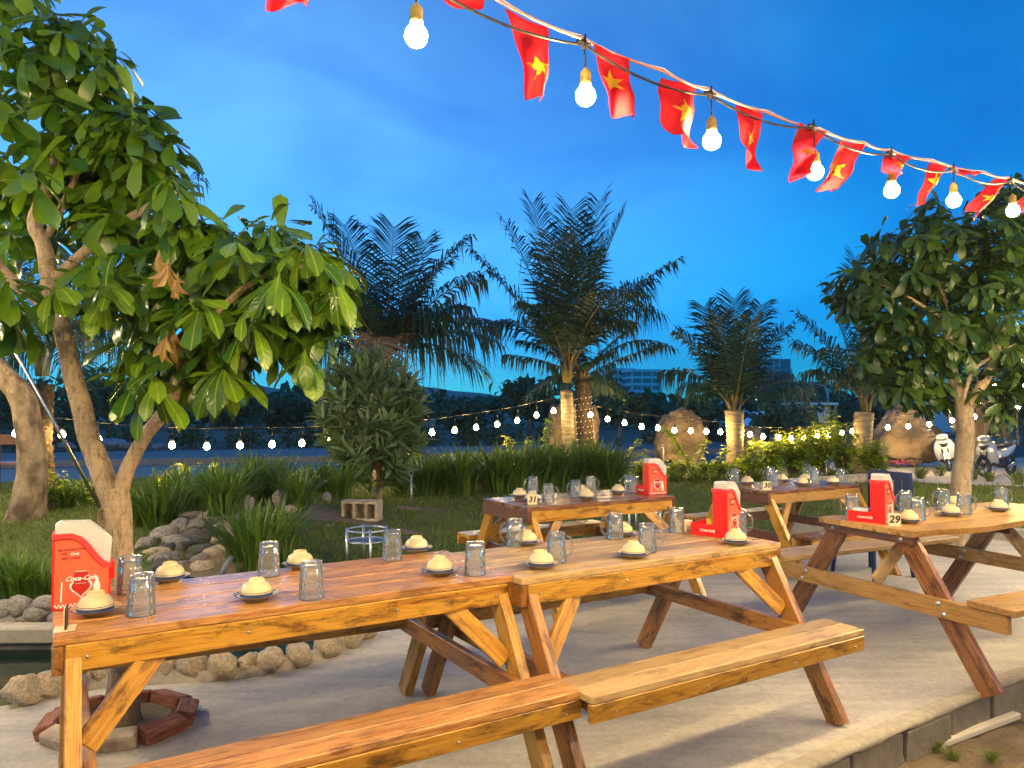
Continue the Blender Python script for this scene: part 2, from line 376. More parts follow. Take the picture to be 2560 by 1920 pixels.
M['shrub_leaf'] = leafmat('shrub_leaf', (0.10, 0.17, 0.055), (0.20, 0.28, 0.10), 0.25, 0.45)
M['fern'] = leafmat('fern_blade', (0.060, 0.135, 0.014), (0.15, 0.24, 0.025), 0.3, 0.5)
M['grass'] = leafmat('grass_blade', (0.085, 0.145, 0.014), (0.20, 0.23, 0.035), 0.3, 0.6)
M['lime'] = leafmat('lime_leaf', (0.22, 0.36, 0.012), (0.42, 0.50, 0.018), 0.4, 0.5)
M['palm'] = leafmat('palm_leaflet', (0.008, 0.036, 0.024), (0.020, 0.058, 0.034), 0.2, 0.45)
M['palm_dry'] = leafmat('dry_palm_leaflet', (0.20, 0.15, 0.13), (0.30, 0.22, 0.16), 0.2, 0.6)
M['palm_stem'] = pm('palm_stem', (0.17, 0.125, 0.03), (0.09, 0.065, 0.02), 6, 0.5)
M['far_leaf'] = leafmat('far_leaf', (0.035, 0.085, 0.034), (0.09, 0.15, 0.05), 0.2, 0.6)
M['chrome'] = plain('chrome', (0.75, 0.74, 0.72), 0.28, 1.0)
M['steel'] = plain('dull_steel', (0.42, 0.42, 0.43), 0.4, 1.0)
M['red'] = pm('red_plastic', (0.80, 0.018, 0.015), (0.72, 0.012, 0.012), 3, 0.32)
M['salmon'] = pm('printed_panel', (0.83, 0.13, 0.06), (0.78, 0.10, 0.05), 3, 0.4)
M['white'] = plain('white_print', (0.82, 0.80, 0.78), 0.5)
M['black'] = plain('black_rubber', (0.02, 0.02, 0.022), 0.6)
M['blackplastic'] = plain('black_plastic', (0.018, 0.018, 0.02), 0.35)
M['dkred'] = plain('dark_red_print', (0.45, 0.01, 0.01), 0.5)
M['brownink'] = plain('brown_ink', (0.16, 0.015, 0.012), 0.6)
M['cream'] = pm('cream_glaze', (0.66, 0.55, 0.30), (0.60, 0.49, 0.26), 8, 0.18, coat=0.4)
M['blueglaze'] = pm('blue_glaze', (0.015, 0.03, 0.10), (0.04, 0.07, 0.20), 30, 0.15, coat=0.4)
M['plaque'] = pm('plaque_wood', (0.80, 0.70, 0.50), (0.74, 0.62, 0.42), 9, 0.5)
M['flag'] = leafmat('flag_cloth', (0.62, 0.006, 0.02), (0.70, 0.010, 0.018), 0.55, 0.8)
M['star'] = leafmat('flag_star', (0.85, 0.52, 0.02), (0.85, 0.55, 0.03), 0.45, 0.8)
M['rope'] = plain('pink_rope', (0.75, 0.30, 0.28), 0.8)
M['socket'] = plain('yellow_socket', (0.42, 0.30, 0.06), 0.5)
M['bulb'] = emit('lit_bulb', (1.0, 0.71, 0.31), BULB_NEAR)
M['bulb_fill'] = emit('lit_fill_bulb', (1.0, 0.76, 0.38), BULB_NEAR * 2.7)  # stronger bulbs for the unseen cables that lift the garden's brightness
M['bulb_far'] = emit('lit_small_bulb', (1.0, 0.66, 0.22), BULB_FAR)
M['bulb_fairy'] = emit('lit_fairy_bulb', (1.0, 0.75, 0.45), 3)
M['brick'] = pm('red_brick', (0.36, 0.13, 0.075), (0.17, 0.055, 0.035), 12, 0.85, 0.7, 40, (1, 6, 6), detail=8)
M['navy'] = plain('navy_plastic', (0.012, 0.025, 0.10), 0.4)
M['pvc'] = plain('white_pipe', (0.62, 0.58, 0.50), 0.5)

def glassmat():
    # thin clear glass: lets light and shadow rays through, mirrors at the rims of its dimples
    m, t, b = newmat('clear_glass'); t.nodes.remove(b)
    tr = N(t, 'ShaderNodeBsdfTransparent'); tr.inputs['Color'].default_value = (0.93, 0.95, 0.95, 1)
    gl = N(t, 'ShaderNodeBsdfGlossy'); gl.inputs['Roughness'].default_value = 0.06; gl.inputs['Color'].default_value = (1, 1, 1, 1)
    fr = N(t, 'ShaderNodeFresnel'); fr.inputs['IOR'].default_value = 1.5
    mu = N(t, 'ShaderNodeMath', operation='MULTIPLY'); mu.inputs[1].default_value = 1.15; mu.use_clamp = True
    df = N(t, 'ShaderNodeBsdfDiffuse'); df.inputs['Color'].default_value = (0.9, 0.9, 0.88, 1)
    # pressed rows of dimples
    tc_ = N(t, 'ShaderNodeTexCoord'); gr = N(t, 'ShaderNodeTexGradient', gradient_type='RADIAL'); t.links.new(tc_.outputs['Object'], gr.inputs[0])
    sx_ = N(t, 'ShaderNodeSeparateXYZ'); t.links.new(tc_.outputs['Object'], sx_.inputs[0])
    def sine(src, k):
        a_ = N(t, 'ShaderNodeMath', operation='MULTIPLY'); a_.inputs[1].default_value = k; t.links.new(src, a_.inputs[0])
        b_ = N(t, 'ShaderNodeMath', operation='SINE'); t.links.new(a_.outputs[0], b_.inputs[0]); return b_.outputs[0]
    pr_ = N(t, 'ShaderNodeMath', operation='MULTIPLY'); t.links.new(sine(gr.outputs['Fac'], 2 * math.pi * 11), pr_.inputs[0]); t.links.new(sine(sx_.outputs[2], 2 * math.pi / 0.036), pr_.inputs[1])
    bp_ = N(t, 'ShaderNodeBump'); bp_.inputs['Strength'].default_value = 0.55; bp_.inputs['Distance'].default_value = 0.0012; t.links.new(pr_.outputs[0], bp_.inputs['Height'])
    t.links.new(bp_.outputs[0], gl.inputs['Normal']); t.links.new(bp_.outputs[0], fr.inputs['Normal'])
    m1 = N(t, 'ShaderNodeMixShader'); m2 = N(t, 'ShaderNodeMixShader'); m2.inputs[0].default_value = 0.085
    t.links.new(fr.outputs[0], mu.inputs[0]); t.links.new(mu.outputs[0], m1.inputs[0]); t.links.new(tr.outputs[0], m1.inputs[1]); t.links.new(gl.outputs[0], m1.inputs[2])
    t.links.new(m1.outputs[0], m2.inputs[1]); t.links.new(df.outputs[0], m2.inputs[2]); t.links.new(m2.outputs[0], t.nodes['Material Output'].inputs['Surface'])
    return m
M['glass'] = glassmat()
def lidmat():
    m, t, b = newmat('frosted_lid')
    b.inputs['Base Color'].default_value = (0.88, 0.88, 0.90, 1); b.inputs['Roughness'].default_value = 0.3
    b.inputs['Transmission Weight'].default_value = 0.3; b.inputs['IOR'].default_value = 1.2
    b.inputs['Alpha'].default_value = 0.72
    return m
M['lid'] = lidmat()
def watermat():
    m, t, b = newmat('pond_water')
    b.inputs['Base Color'].default_value = (0.010, 0.022, 0.016, 1); b.inputs['Roughness'].default_value = 0.03; b.inputs['IOR'].default_value = 1.33
    bump(t, b, noise_tex(t, coords(t, (1, 1, 1), False), 7, 3), 0.12, 0.02)
    return m
M['water'] = watermat()
def paverm():
    m, t, b = newmat('tiled_pavement')
    br = N(t, 'ShaderNodeTexBrick'); br.inputs['Scale'].default_value = 1.0; br.inputs['Mortar Size'].default_value = 0.02
    br.inputs['Color1'].default_value = (0.26, 0.25, 0.25, 1); br.inputs['Color2'].default_value = (0.20, 0.195, 0.195, 1); br.inputs['Mortar'].default_value = (0.09, 0.09, 0.09, 1)
    t.links.new(coords(t, (1.6, 1.6, 1.6), False), br.inputs['Vector']); t.links.new(br.outputs['Color'], b.inputs['Base Color']); b.inputs['Roughness'].default_value = 0.8
    return m
M['paver'] = paverm()

# ================================================================== SETTING
def inpoly(x, y, poly):
    c = False; n = len(poly); j = n - 1
    for i in range(n):
        xi, yi = poly[i][0], poly[i][1]; xj, yj = poly[j][0], poly[j][1]
        if (yi > y) != (yj > y) and x < (xj - xi) * (y - yi) / (yj - yi) + xi: c = not c
        j = i
    return c
RD = Vector((0.953, 0.302, 0)); RN = Vector((-0.302, 0.953, 0))      # the road runs slightly away to the right
def RP(s, n, z): return RD * s + RN * n + Vector((0, 0, z))
FRONT0, FRONT1 = Vector((-5.0, -1.09, 0)), Vector((7.2, 7.01, 0))     # front edge of the patio slab
POND = [(-4.6, 3.35), (-2.7, 3.62), (-2.05, 4.0), (-1.35, 4.12), (-1.02, 4.85), (-1.15, 5.7), (-1.9, 6.3), (-2.6, 6.9), (-3.1, 6.7), (-3.0, 5.6), (-2.4, 5.0), (-4.6, 4.85)]
PATIO = [tuple(FRONT0.xy), tuple(FRONT1.xy), (6.3, 7.2), (5.75, 7.75), (5.05, 8.3), (3.4, 8.55), (2.2, 8.05), (1.0, 7.3), (-0.1, 6.6), (-0.75, 5.9), (-0.85, 4.9), (-1.1, 4.35), (-1.38, 3.95), (-2.05, 3.82), (-2.7, 3.42), (-5.0, 3.15)]
def gz(x, y):
    z = -0.02 + 0.36 * math.exp(-((x + 3.3) / 1.9) ** 2 - ((y - 8.9) / 1.7) ** 2)
    z += 0.10 * min(1, max(0, (y - 8.0) / 4.0)) * (1 if x < 6 else max(0, 1 - (x - 6) / 2))
    z += 0.025 * mnoise.noise(Vector((x * 0.9, y * 0.9, 3)))* min(1, max(0, (y - 4.5) / 2))
    return z
def GT(px, py):
    p = G(px, py)
    for _ in range(8): p = G(px, py, gz(p.x, p.y))
    return p

# ground sheet out to the horizon
m = MB(); m.add([(-2500, -300, -0.2), (2500, -300, -0.2), (2500, 4000, -0.2), (-2500, 4000, -0.2)], [(0, 1, 2, 3)])
tag(m.obj('ground', M['soil']), kind='structure')
# loose lumpy soil in front of the slab
m = MB(); nx, ny = 90, 60
for j in range(ny + 1):
    for i in range(nx + 1):
        x = -1 + 7 * i / nx; y = 0.5 + 6.0 * j / ny
        m.v.append((x, y, -0.185 + 0.03 * mnoise.fractal(Vector((x * 4, y * 4, 0)), 0.8, 2.0, 5)))
for j in range(ny):
    for i in range(nx):
        a = j * (nx + 1) + i; m.f.append((a, a + 1, a + nx + 2, a + nx + 1)); m.m.append(0)
tag(m.obj('soil', M['soil'], smooth=True), kind='structure')

# patio slab with its row of blocks along the front
m = MB(); m.prism(PATIO, -0.03, 0.0)
slab = tag(m.obj('patio', M['concrete'], recalc=True), kind='structure')
m = MB(); m.prism([(p[0] + (0.03 if i in (0, 1) else 0) * -0.55, p[1] + (0.03 if i in (0, 1) else 0)) for i, p in enumerate(PATIO)], -0.21, -0.032)
m.obj('slab_core', M['mortar'], slab, recalc=True)
fd = (FRONT1 - FRONT0).normalized(); fn = Vector((fd.y, -fd.x, 0))
k = 0
for i in range(36):
    a = FRONT0 + fd * (0.405 * i)
    p0 = a + fd * 0.012 - fn * 0.045; p1 = a + fd * 0.39 - fn * 0.045
    q = rnd.uniform(-0.006, 0.006)
    b_ = board('concrete_block', slab, p0 + Vector((0, 0, -0.118)) + fn * q, p1 + Vector((0, 0, -0.118)) + fn * q, 0.10, 0.165, (0, 0, 1), M['block'], 0.006)
# uneven lip of concrete that ran over the front edge
m = MB(); lip = []
nl = 220
for i in range(nl + 1):
    a = FRONT0 + (FRONT1 - FRONT0) * (i / nl)
    h = 0.03 + 0.018 * mnoise.noise(Vector((i * 0.35, 0, 0))) + 0.016 * max(0, mnoise.noise(Vector((i * 0.9, 5, 0))))
    o = 0.012 + 0.006 * mnoise.noise(Vector((i * 0.5, 9, 0)))
    m.v += [tuple(a - fn * 0.06 + Vector((0, 0, 0.003))), tuple(a + fn * (o - 0.008) + Vector((0, 0, 0.002))), tuple(a + fn * o + Vector((0, 0, -0.012))), tuple(a + fn * (o - 0.002) + Vector((0, 0, -h))), tuple(a - fn * 0.02 + Vector((0, 0, -h - 0.004)))]
for i in range(nl):
    for q in range(4): m.f.append((i * 5 + q, i * 5 + q + 1, i * 5 + q + 6, i * 5 + q + 5)); m.m.append(0)
m.obj('slab_lip', M['mortar'], slab, smooth=True, recalc=True)

# lawn
m = MB(); st = 0.22; vid = {}
def lawn_ok(x, y):
    if -0.302 * x + 0.953 * y > 15.75: return False
    if inpoly(x, y, POND): return False
    if y < 3.2 or y < 2.23 + 0.664 * x + 0.35: return False
    if x > 7.2 and y > 14.6 - (x - 7.6) * 0.55: return False
    return True
for i in range(-70, 66):
    for j in range(14, 92):
        x, y = i * st, j * st
        if not lawn_ok(x + st / 2, y + st / 2): continue
        f_ = []
        for dx, dy in ((0, 0), (1, 0), (1, 1), (0, 1)):
            kk = (i + dx, j + dy)
            if kk not in vid:
                vid[kk] = len(m.v); X, Y = kk[0] * st, kk[1] * st
                z = gz(X, Y)
                if inpoly(X, Y, PATIO): z = -0.04
                m.v.append((X, Y, z))
            f_.append(vid[kk])
        m.f.append(tuple(f_)); m.m.append(0)
lawn = tag(m.obj('lawn', M['lawn'], smooth=True), kind='structure')

# bare earth patches in the lawn
DIRT = [(GT(800, 1285), 0.9, 0.45), (GT(1060, 1275), 0.5, 0.25), (GT(560, 1420), 0.5, 0.4), (GT(1000, 1330), 0.3, 0.15)]
for c, rx, ry in DIRT:
    m = MB(); n = 28; m.v.append((c.x, c.y, gz(c.x, c.y) + 0.018))
    rings = 4
    for r_ in range(1, rings + 1):
        for kq in range(n):
            a = 2 * math.pi * kq / n; w_ = (0.75 + 0.45 * mnoise.noise(Vector((math.cos(a) * 1.6, math.sin(a) * 1.6, c.x * 3)))) * r_ / rings
            x, y = c.x + rx * w_ * math.cos(a), c.y + ry * w_ * math.sin(a)
            m.v.append((x, y, gz(x, y) + (0.018 if r_ < rings else 0.004)))
    for kq in range(n): m.f.append((0, 1 + kq, 1 + (kq + 1) % n)); m.m.append(0)
    for r_ in range(rings - 1):
        for kq in range(n):
            b0 = 1 + r_ * n; m.f.append((b0 + kq, b0 + n + kq, b0 + n + (kq + 1) % n, b0 + (kq + 1) % n)); m.m.append(0)
    tag(m.obj('bare_earth', M['soil'], smooth=True), kind='structure')

# grass blades
def blades(n, region, hmin, hmax, wdt, name, mat, test, seed):
    r = np.random.RandomState(seed); vs = []; fs = []; c = 0
    x0, x1, y0, y1 = region
    for _ in range(n):
        x = r.uniform(x0, x1); y = y0 + (y1 - y0) * r.rand() ** 1.35
        if not test(x, y): continue
        h = r.uniform(hmin, hmax); a = r.rand() * 6.283; w_ = wdt * r.uniform(0.7, 1.3); z = gz(x, y) - 0.004
        lx, ly = r.normal(0, 0.5, 2) * h
        ca, sa = math.cos(a) * w_, math.sin(a) * w_
        vs += [(x - ca, y - sa, z), (x + ca, y + sa, z), (x + lx * 0.45 + ca * 0.6, y + ly * 0.45 + sa * 0.6, z + h * 0.62), (x + lx, y + ly, z + h)]
        fs += [(c, c + 1, c + 2), (c, c + 2, c + 3)]; c += 4
    me = bpy.data.meshes.new(name); me.from_pydata(vs, [], fs); me.materials.append(mat)
    return link(name, me)
def grass_ok(x, y):
    if not lawn_ok(x, y) or inpoly(x, y, PATIO): return False
    if abs(x) > 1.2 + 0.72 * y: return False
    for c, rx, ry in DIRT:
        if ((x - c.x) / (rx * 0.8)) ** 2 + ((y - c.y) / (ry * 0.8)) ** 2 < 1 + 0.5 * mnoise.noise(Vector((x * 4, y * 4, 0))): return False
    return True
tag(blades(150000, (-9, 11, 4.0, 15.8), 0.025, 0.075, 0.006, 'grass', M['grass'], grass_ok, 3), 'short green grass growing over the lawn round the tables', 'grass', kind='stuff')

# pond
m = MB(); m.add([(p[0], p[1], -0.085) for p in POND], [tuple(range(len(POND)))])
tag(m.obj('pond_water', M['water']), kind='structure')

# far side: verge, road, kerbs, pavement
def strip(name, n0, n1, z, mat, s0=-60, s1=140, kind='structure'):
    m = MB(); m.add([RP(s0, n0, z), RP(s1, n0, z), RP(s1, n1, z), RP(s0, n1, z)], [(0, 1, 2, 3)])
    return tag(m.obj(name, mat), kind=kind)
strip('near_sidewalk', 15.6, 16.6, -0.03, M['paving'])
m = MB(); m.box((40, 16.68, -0.09), (200, 0.14, 0.13), Matrix((RD, RN, Vector((0, 0, 1)))).transposed().to_4x4())
tag(m.obj('near_kerb', M['kerb']), kind='structure')
strip('road', 16.76, 22.6, -0.14, M['asphalt'])
strip('lane_marking', 17.1, 17.22, -0.136, M['white_paint'])
strip('lane_marking_far', 22.1, 22.22, -0.136, M['white_paint'])
m = MB(); m.box((40, 22.7, -0.06), (200, 0.16, 0.19), Matrix((RD, RN, Vector((0, 0, 1)))).transposed().to_4x4())
tag(m.obj('far_kerb', M['kerb']), kind='structure')
strip('far_pavement', 22.79, 27.2, 0.02, M['paver'])
# parking apron
m = MB(); m.add([(7.25, 14.85, -0.012), (9.4, 13.5, -0.012), (22, 6, -0.012), (40, 28.5, -0.012), tuple(RP(9, 16.6, -0.012)), tuple(RP(9, 15.0, -0.012))], [(0, 1, 2, 3, 4, 5)])
tag(m.obj('parking_pavement', M['paving']), kind='structure')

# kerb between lawn and patio on the right
kl = [(3.1, 8.55), (3.9, 8.5), (4.5, 8.42), (5.05, 8.28), (5.6, 7.85), (6.2, 7.25), (6.9, 6.7)]
kb = thing('lawn_kerb', 'low grey concrete kerb between the lawn and the patio', 'kerb', (kl[0][0], kl[0][1], 0))
for i in range(len(kl) - 1):
    a = Vector((*kl[i], 0.05)) - kb.location; b = Vector((*kl[i + 1], 0.05)) - kb.location; d = (b - a).normalized() * 0.004
    board('kerb_stone', kb, a + d, b - d, 0.11, 0.16, (0, 0, 1), M['kerb'], 0.012)
# low planter edge by the lime hedge
pw = [GT(1960, 1222), GT(2085, 1213), GT(2250, 1199)]
pb = thing('planter_edge', 'low brown concrete planter edge in front of the lime hedge', 'edging', pw[0])
for i in range(2):
    board('edging_stone', pb, pw[i] - pw[0] + Vector((0, 0, 0.04)), pw[i + 1] - pw[0] + Vector((0, 0, 0.04)), 0.12, 0.24, (0, 0, 1), M['rock_tan'], 0.01)

# distant ridge of hills
m = MB(); n = 160
prev = None
for i in range(n + 1):
    x = -1500 + 3000 * i / n
    px = 1280 + F * x / 1700
    h = 16 + 44 * math.exp(-((px - 560) / 200) ** 2) + 34 * math.exp(-((px - 1020) / 150) ** 2) + 14 * math.exp(-((px - 1220) / 130) ** 2) + 18 * math.exp(-((px - 2300) / 500) ** 2) + 5 * mnoise.noise(Vector((i * 0.35, 0, 0)))
    m.v += [(x, 1650, -3), (x, 1700, h * 0.62), (x, 1780, h), (x, 1900, -3)]
for i in range(n):
    for q in range(3): m.f.append((i * 4 + q, i * 4 + 4 + q, i * 4 + 5 + q, i * 4 + 1 + q)); m.m.append(0)
tag(m.obj('hills', pm('hill_forest', (0.05, 0.08, 0.05), (0.035, 0.06, 0.045), 0.02, 0.9), smooth=True), kind='structure')

# ================================================================== PICNIC TABLES
def picnic_table(label, x, y, ang, Lt, Wd, z0, wt, wa, wl, wb, npl=4, bo=0.434, bw=0.208, skew=0.0):
    t = thing('picnic_table', label, 'picnic table', (x, y, z0), ang)
    H = 0.75; th = 0.028
    pw_ = Wd / npl
    for i in range(npl):
        board('top_plank', t, (rnd.uniform(0, 0.004), pw_ * (i + 0.5), H - th / 2 - rnd.uniform(0, 0.002)), (Lt - rnd.uniform(0, 0.004), pw_ * (i + 0.5), H - th / 2), pw_ - 0.0105, th, (0, 0, 1), wt)
    ah = 0.078; za = H - th - ah / 2 - 0.001
    for vy in (0.016, Wd - 0.016):
        board('apron', t, (0.034, vy, za), (Lt - 0.034, vy, za), 0.026, ah, (0, 0, 1), wa)
    for ux in (0.017, Lt - 0.017):
        board('end_apron', t, (ux, 0.004, za - 0.004), (ux, Wd - 0.004, za - 0.004), 0.028, ah + 0.004, (0, 0, 1), wb)
    fo = 0.34
    zl = H - th - 0.004
    for ux in (0.055, Lt - 0.055):
        for s in (0, 1):
            tp = 0.075 if s == 0 else Wd - 0.075
            ft = -fo if s == 0 else Wd + fo
            board('leg', t, (ux, tp, zl), (ux, ft, 0.0), 0.09, 0.042, (1, 0, 0), wl)
            # short brace between leg and apron
            sx = 1 if ux < Lt / 2 else -1
            lv = 0.40; v_at = tp + (ft - tp) * (1 - (H - 0.24) / zl) 
            a = (ux + sx * 0.03, tp + (ft - tp) * 0.33, H - 0.30); b = (ux + sx * 0.25, tp + (ft - tp) * 0.07, H - th - 0.03)
            board('brace', t, a, b, 0.07, 0.026, (0, 1, 0), wa)
        ci = 0.042 if ux < Lt / 2 else -0.042
        board('cross_beam', t, (ux + ci, -bo + 0.03, 0.372), (ux + ci, Wd + bo - 0.03 + (skew if ux < Lt / 2 else 0), 0.372), 0.034, 0.076, (0, 0, 1), wb)
    for s in (0, 1):
        v0 = -bo if s == 0 else Wd + bo - bw; sk = skew if s else 0.0
        for k_ in range(2):
            c = v0 + bw * (k_ + 0.5) / 2
            board('seat_plank', t, (0.006, c + sk, 0.424), (Lt, c, 0.424), bw / 2 - 0.005, 0.027, (0, 0, 1), wt if s == 0 else wa)
        for vv in (v0 + 0.012, v0 + bw - 0.012):
            board('seat_rail', t, (0.004, vv + sk, 0.378), (Lt - 0.004, vv, 0.378), 0.024, 0.064, (0, 0, 1), wa)
    # screw heads
    ms = SCREW
    for vy, n_ in ((-0.001, 0),):
        for ux in (0.03 + 0.06, Lt * 0.35, Lt * 0.68, Lt - 0.09):
            link('screw', ms, t, Matrix.Translation((ux, 0.0015, za)) @ Matrix.Rotation(R(90), 4, 'X'))
            link('screw', ms, t, Matrix.Translation((ux + 0.02, -bo - 0.0015, 0.372)) @ Matrix.Rotation(R(90), 4, 'X'))
    return t
m = MB(); m.lathe([(0.0002, 0.0022), (0.004, 0.0018), (0.0052, 0.0), (0.0052, -0.004)], 10); SCREW = m.mesh('screw', M['steel'], True)
m = MB(); m.lathe([(0.0002, 0.008), (0.007, 0.007), (0.0125, 0.002), (0.0125, -0.004)], 12); BOLT = m.mesh('bolt', M['chrome'], True)

A31 = 0.548
T1 = picnic_table('reddish varnished picnic table with attached benches beside the brick-ringed tree', -1.315, 2.165, A31, 1.56, 0.622, 0, M['wood_red'], M['wood_orange'], M['wood_orange'], M['wood_amber'], 4, skew=0.13)
T2 = picnic_table('pale yellow picnic table with attached benches butted against the reddish one', 0.037, 2.912, A31, 1.508, 0.622, 0, M['wood_pale'], M['wood_orange'], M['wood_amber'], M['wood_amber'], 5)
p4 = G(1319, 1269.6, 0.735); p4b = G(1690, 1240, 0.735)
T4 = picnic_table('glossy brown picnic table nearest the fern row with number 31 plaque', p4.x, p4.y, math.atan2(p4b.y - p4.y, p4b.x - p4.x), (p4b - p4).length, 0.64, -0.015, M['wood_brown'], M['wood_orange'], M['wood_orange'], M['wood_dark'], 4)
p5 = G(1920, 1229, 0.73); p5b = G(2158, 1211, 0.73)
T5 = picnic_table('glossy brown picnic table with number 30 plaque beside the blue chair', p5.x, p5.y, math.atan2(p5b.y - p5.y, p5b.x - p5.x), (p5b - p5).length, 0.62, -0.02, M['wood_brown'], M['wood_yellow'], M['wood_orange'], M['wood_dark'], 4)
# the table with the wavy natural edge: thick boards, long yellow beams, no apron
p3 = G(2283, 1330, 0.75); A3 = R(25.5); L3, W3 = 1.75, 0.63
T3 = thing('picnic_table', 'yellow picnic table with wavy-edged top and long bolted beams, number 29 plaque', 'picnic table', (p3.x, p3.y, 0), A3)
def wavy_plank(n, v0, v1, mat):
    m = MB(); nn = 26
    for i in range(nn + 1):
        u = L3 * i / nn
        e0 = v0 + (0.016 * mnoise.noise(Vector((u * 3, 1, 0))) - 0.05 * math.exp(-((u - 0.55) / 0.35) ** 2) * (1 if n == 0 else 0) if n == 0 else 0)
        e1 = v1 + (0.012 * mnoise.noise(Vector((u * 3, 7, 0))) if n == 3 else 0)
        for vv, z in ((e0 + 0.003, 0.75), (e1 - 0.003, 0.75), (e1 - 0.003, 0.718), (e0 + (0.008 if n == 0 else 0.003), 0.718)): m.v.append((u - L3 / 2, vv, z))
    for i in range(nn):
        for q in range(4):
            m.f.append((i * 4 + q, i * 4 + 4 + q, i * 4 + 4 + (q + 1) % 4, i * 4 + (q + 1) % 4)); m.m.append(0)
    m.f += [(0, 1, 2, 3), (nn * 4 + 3, nn * 4 + 2, nn * 4 + 1, nn * 4)]; m.m += [0, 0]
    m.obj('top_plank', mat, T3, recalc=True, mtx=Matrix.Translation((L3 / 2, 0, 0)))
for i in range(4): wavy_plank(i, W3 * i / 4, W3 * (i + 1) / 4, M['wood_yellow'])
for ux in (0.035, L3 * 0.5, L3 - 0.1):
    board('batten', T3, (ux, 0.02, 0.695), (ux, W3 - 0.02, 0.695), 0.03, 0.045, (0, 0, 1), M['wood_dark'])
for ux in (0.075, L3 - 0.14):
    board('leg', T3, (ux, 0.10, 0.705), (ux, -0.36, 0.0), 0.115, 0.036, (1, 0, 0), M['wood_brown'])
    board('leg', T3, (ux, W3 - 0.10, 0.705), (ux, W3 + 0.36, 0.0), 0.115, 0.036, (1, 0, 0), M['wood_brown'])
    cx_ = ux - 0.04
    board('cross_beam', T3, (cx_, -0.47, 0.375), (cx_, W3 + 0.47, 0.375), 0.034, 0.095, (0, 0, 1), M['wood_yellow'])
    for vv, zz in ((-0.12, 0.40), (-0.15, 0.35), (W3 + 0.12, 0.40), (W3 + 0.15, 0.35)):
        link('bolt', BOLT, T3, Matrix.Translation((cx_ - 0.018, vv, zz)) @ Matrix.Rotation(R(-90), 4, 'Y'))
    for vv in (0.09, W3 - 0.09):
        link('bolt', BOLT, T3, Matrix.Translation((ux - 0.058 if ux < 1 else ux - 0.02, vv, 0.695)) @ Matrix.Rotation(R(-90), 4, 'Y'))
for s in (1, -1):
    uu = 0.16 if s > 0 else L3 - 0.22
    board('brace', T3, (uu, W3 / 2 + 0.05 * s, 0.40), (uu + 0.32 * s, W3 / 2 + 0.03 * s, 0.69), 0.075, 0.03, (0, 1, 0), M['wood_pale'])
for v0 in (-0.52, W3 + 0.28):
    board('seat_plank', T3, (0.0, v0 + 0.12, 0.44), (L3, v0 + 0.12, 0.44), 0.235, 0.032, (0, 0, 1), M['wood_yellow'] if v0 < 0 else M['wood_pale'])

# ================================================================== TABLEWARE
def tumbler_mesh(handle):
    m = MB(); n = 48
    # mouth down: wide rim at the table, heavy base on top
    Ht = 0.128
    def wob(a, z, i):
        if i >= nout: return 1
        q = (z / Ht) * 3.0; fr_ = q - math.floor(q)
        d = math.sin(math.pi * fr_) ** 0.6
        return 1 + 0.012 - 0.075 * d * abs(math.sin(a * 6)) ** 1.2 * (1 if 0.12 < z / Ht < 0.97 else 0.2) + 0.02 * (1 - d) ** 4
    prof = []
    for i in range(31):
        z = Ht * i / 30; r = 0.0425 - 0.0065 * (z / Ht) ** 1.5
        if i == 30: r -= 0.003
        prof.append((r, z))
    nout = len(prof)
    prof += [(0.015, Ht + 0.0005), (0.0003, Ht)]
    inner = [(0.0003, Ht - 0.016), (0.026, Ht - 0.016), (0.0315, Ht - 0.022), (0.0345, Ht * 0.5), (0.0392, 0.004), (0.0408, 0.0)]
    m.lathe(prof, n, wob=wob); m.lathe(inner, n)
    b0 = 0; bi = len(prof) * n + (len(inner) - 1) * n
    for k_ in range(n): m.f.append((k_, bi + k_, bi + (k_ + 1) % n, (k_ + 1) % n)); m.m.append(0)
    me = m.mesh('glass', M['glass'], True, True)
    hm = None
    if handle:
        h = MB(); pts = []
        for i in range(13):
            a = -math.pi / 2 + math.pi * i / 12
            pts.append((0.036 + 0.034 * math.cos(a) ** 0.6 if abs(math.cos(a)) > 1e-6 else 0.036, 0, 0.064 + 0.044 * math.sin(a)))
        h.tube(pts, 0.0052, 8); hm = h.mesh('handle', M['glass'], True)
    return me, hm
GLASS, _ = tumbler_mesh(False); MUG, HANDLE = tumbler_mesh(True)
def bowl_mesh():
    m = MB()
    # upside down: rim on the saucer, foot ring on top
    m.mat(0).lathe([(0.054, 0.0), (0.0545, 0.002)], 40)
    m.mat(1).lathe([(0.0545, 0.002), (0.0534, 0.013)], 40)
    m.mat(0).lathe([(0.0534, 0.013), (0.0528, 0.0165)], 40)
    m.mat(1).lathe([(0.0528, 0.0165), (0.0525, 0.0185)], 40)
    m.mat(0).lathe([(0.0525, 0.0185), (0.050, 0.028), (0.045, 0.038), (0.036, 0.0455), (0.0275, 0.049), (0.0262, 0.0505), (0.0258, 0.0585), (0.0235, 0.0590), (0.0225, 0.052), (0.0002, 0.0515)], 40)
    m.mat(0).lathe([(0.054, 0.0), (0.051, 0.001), (0.046, 0.028), (0.03, 0.044), (0.0002, 0.046)], 40)
    return m.mesh('bowl', [M['cream'], M['blueglaze']], True)
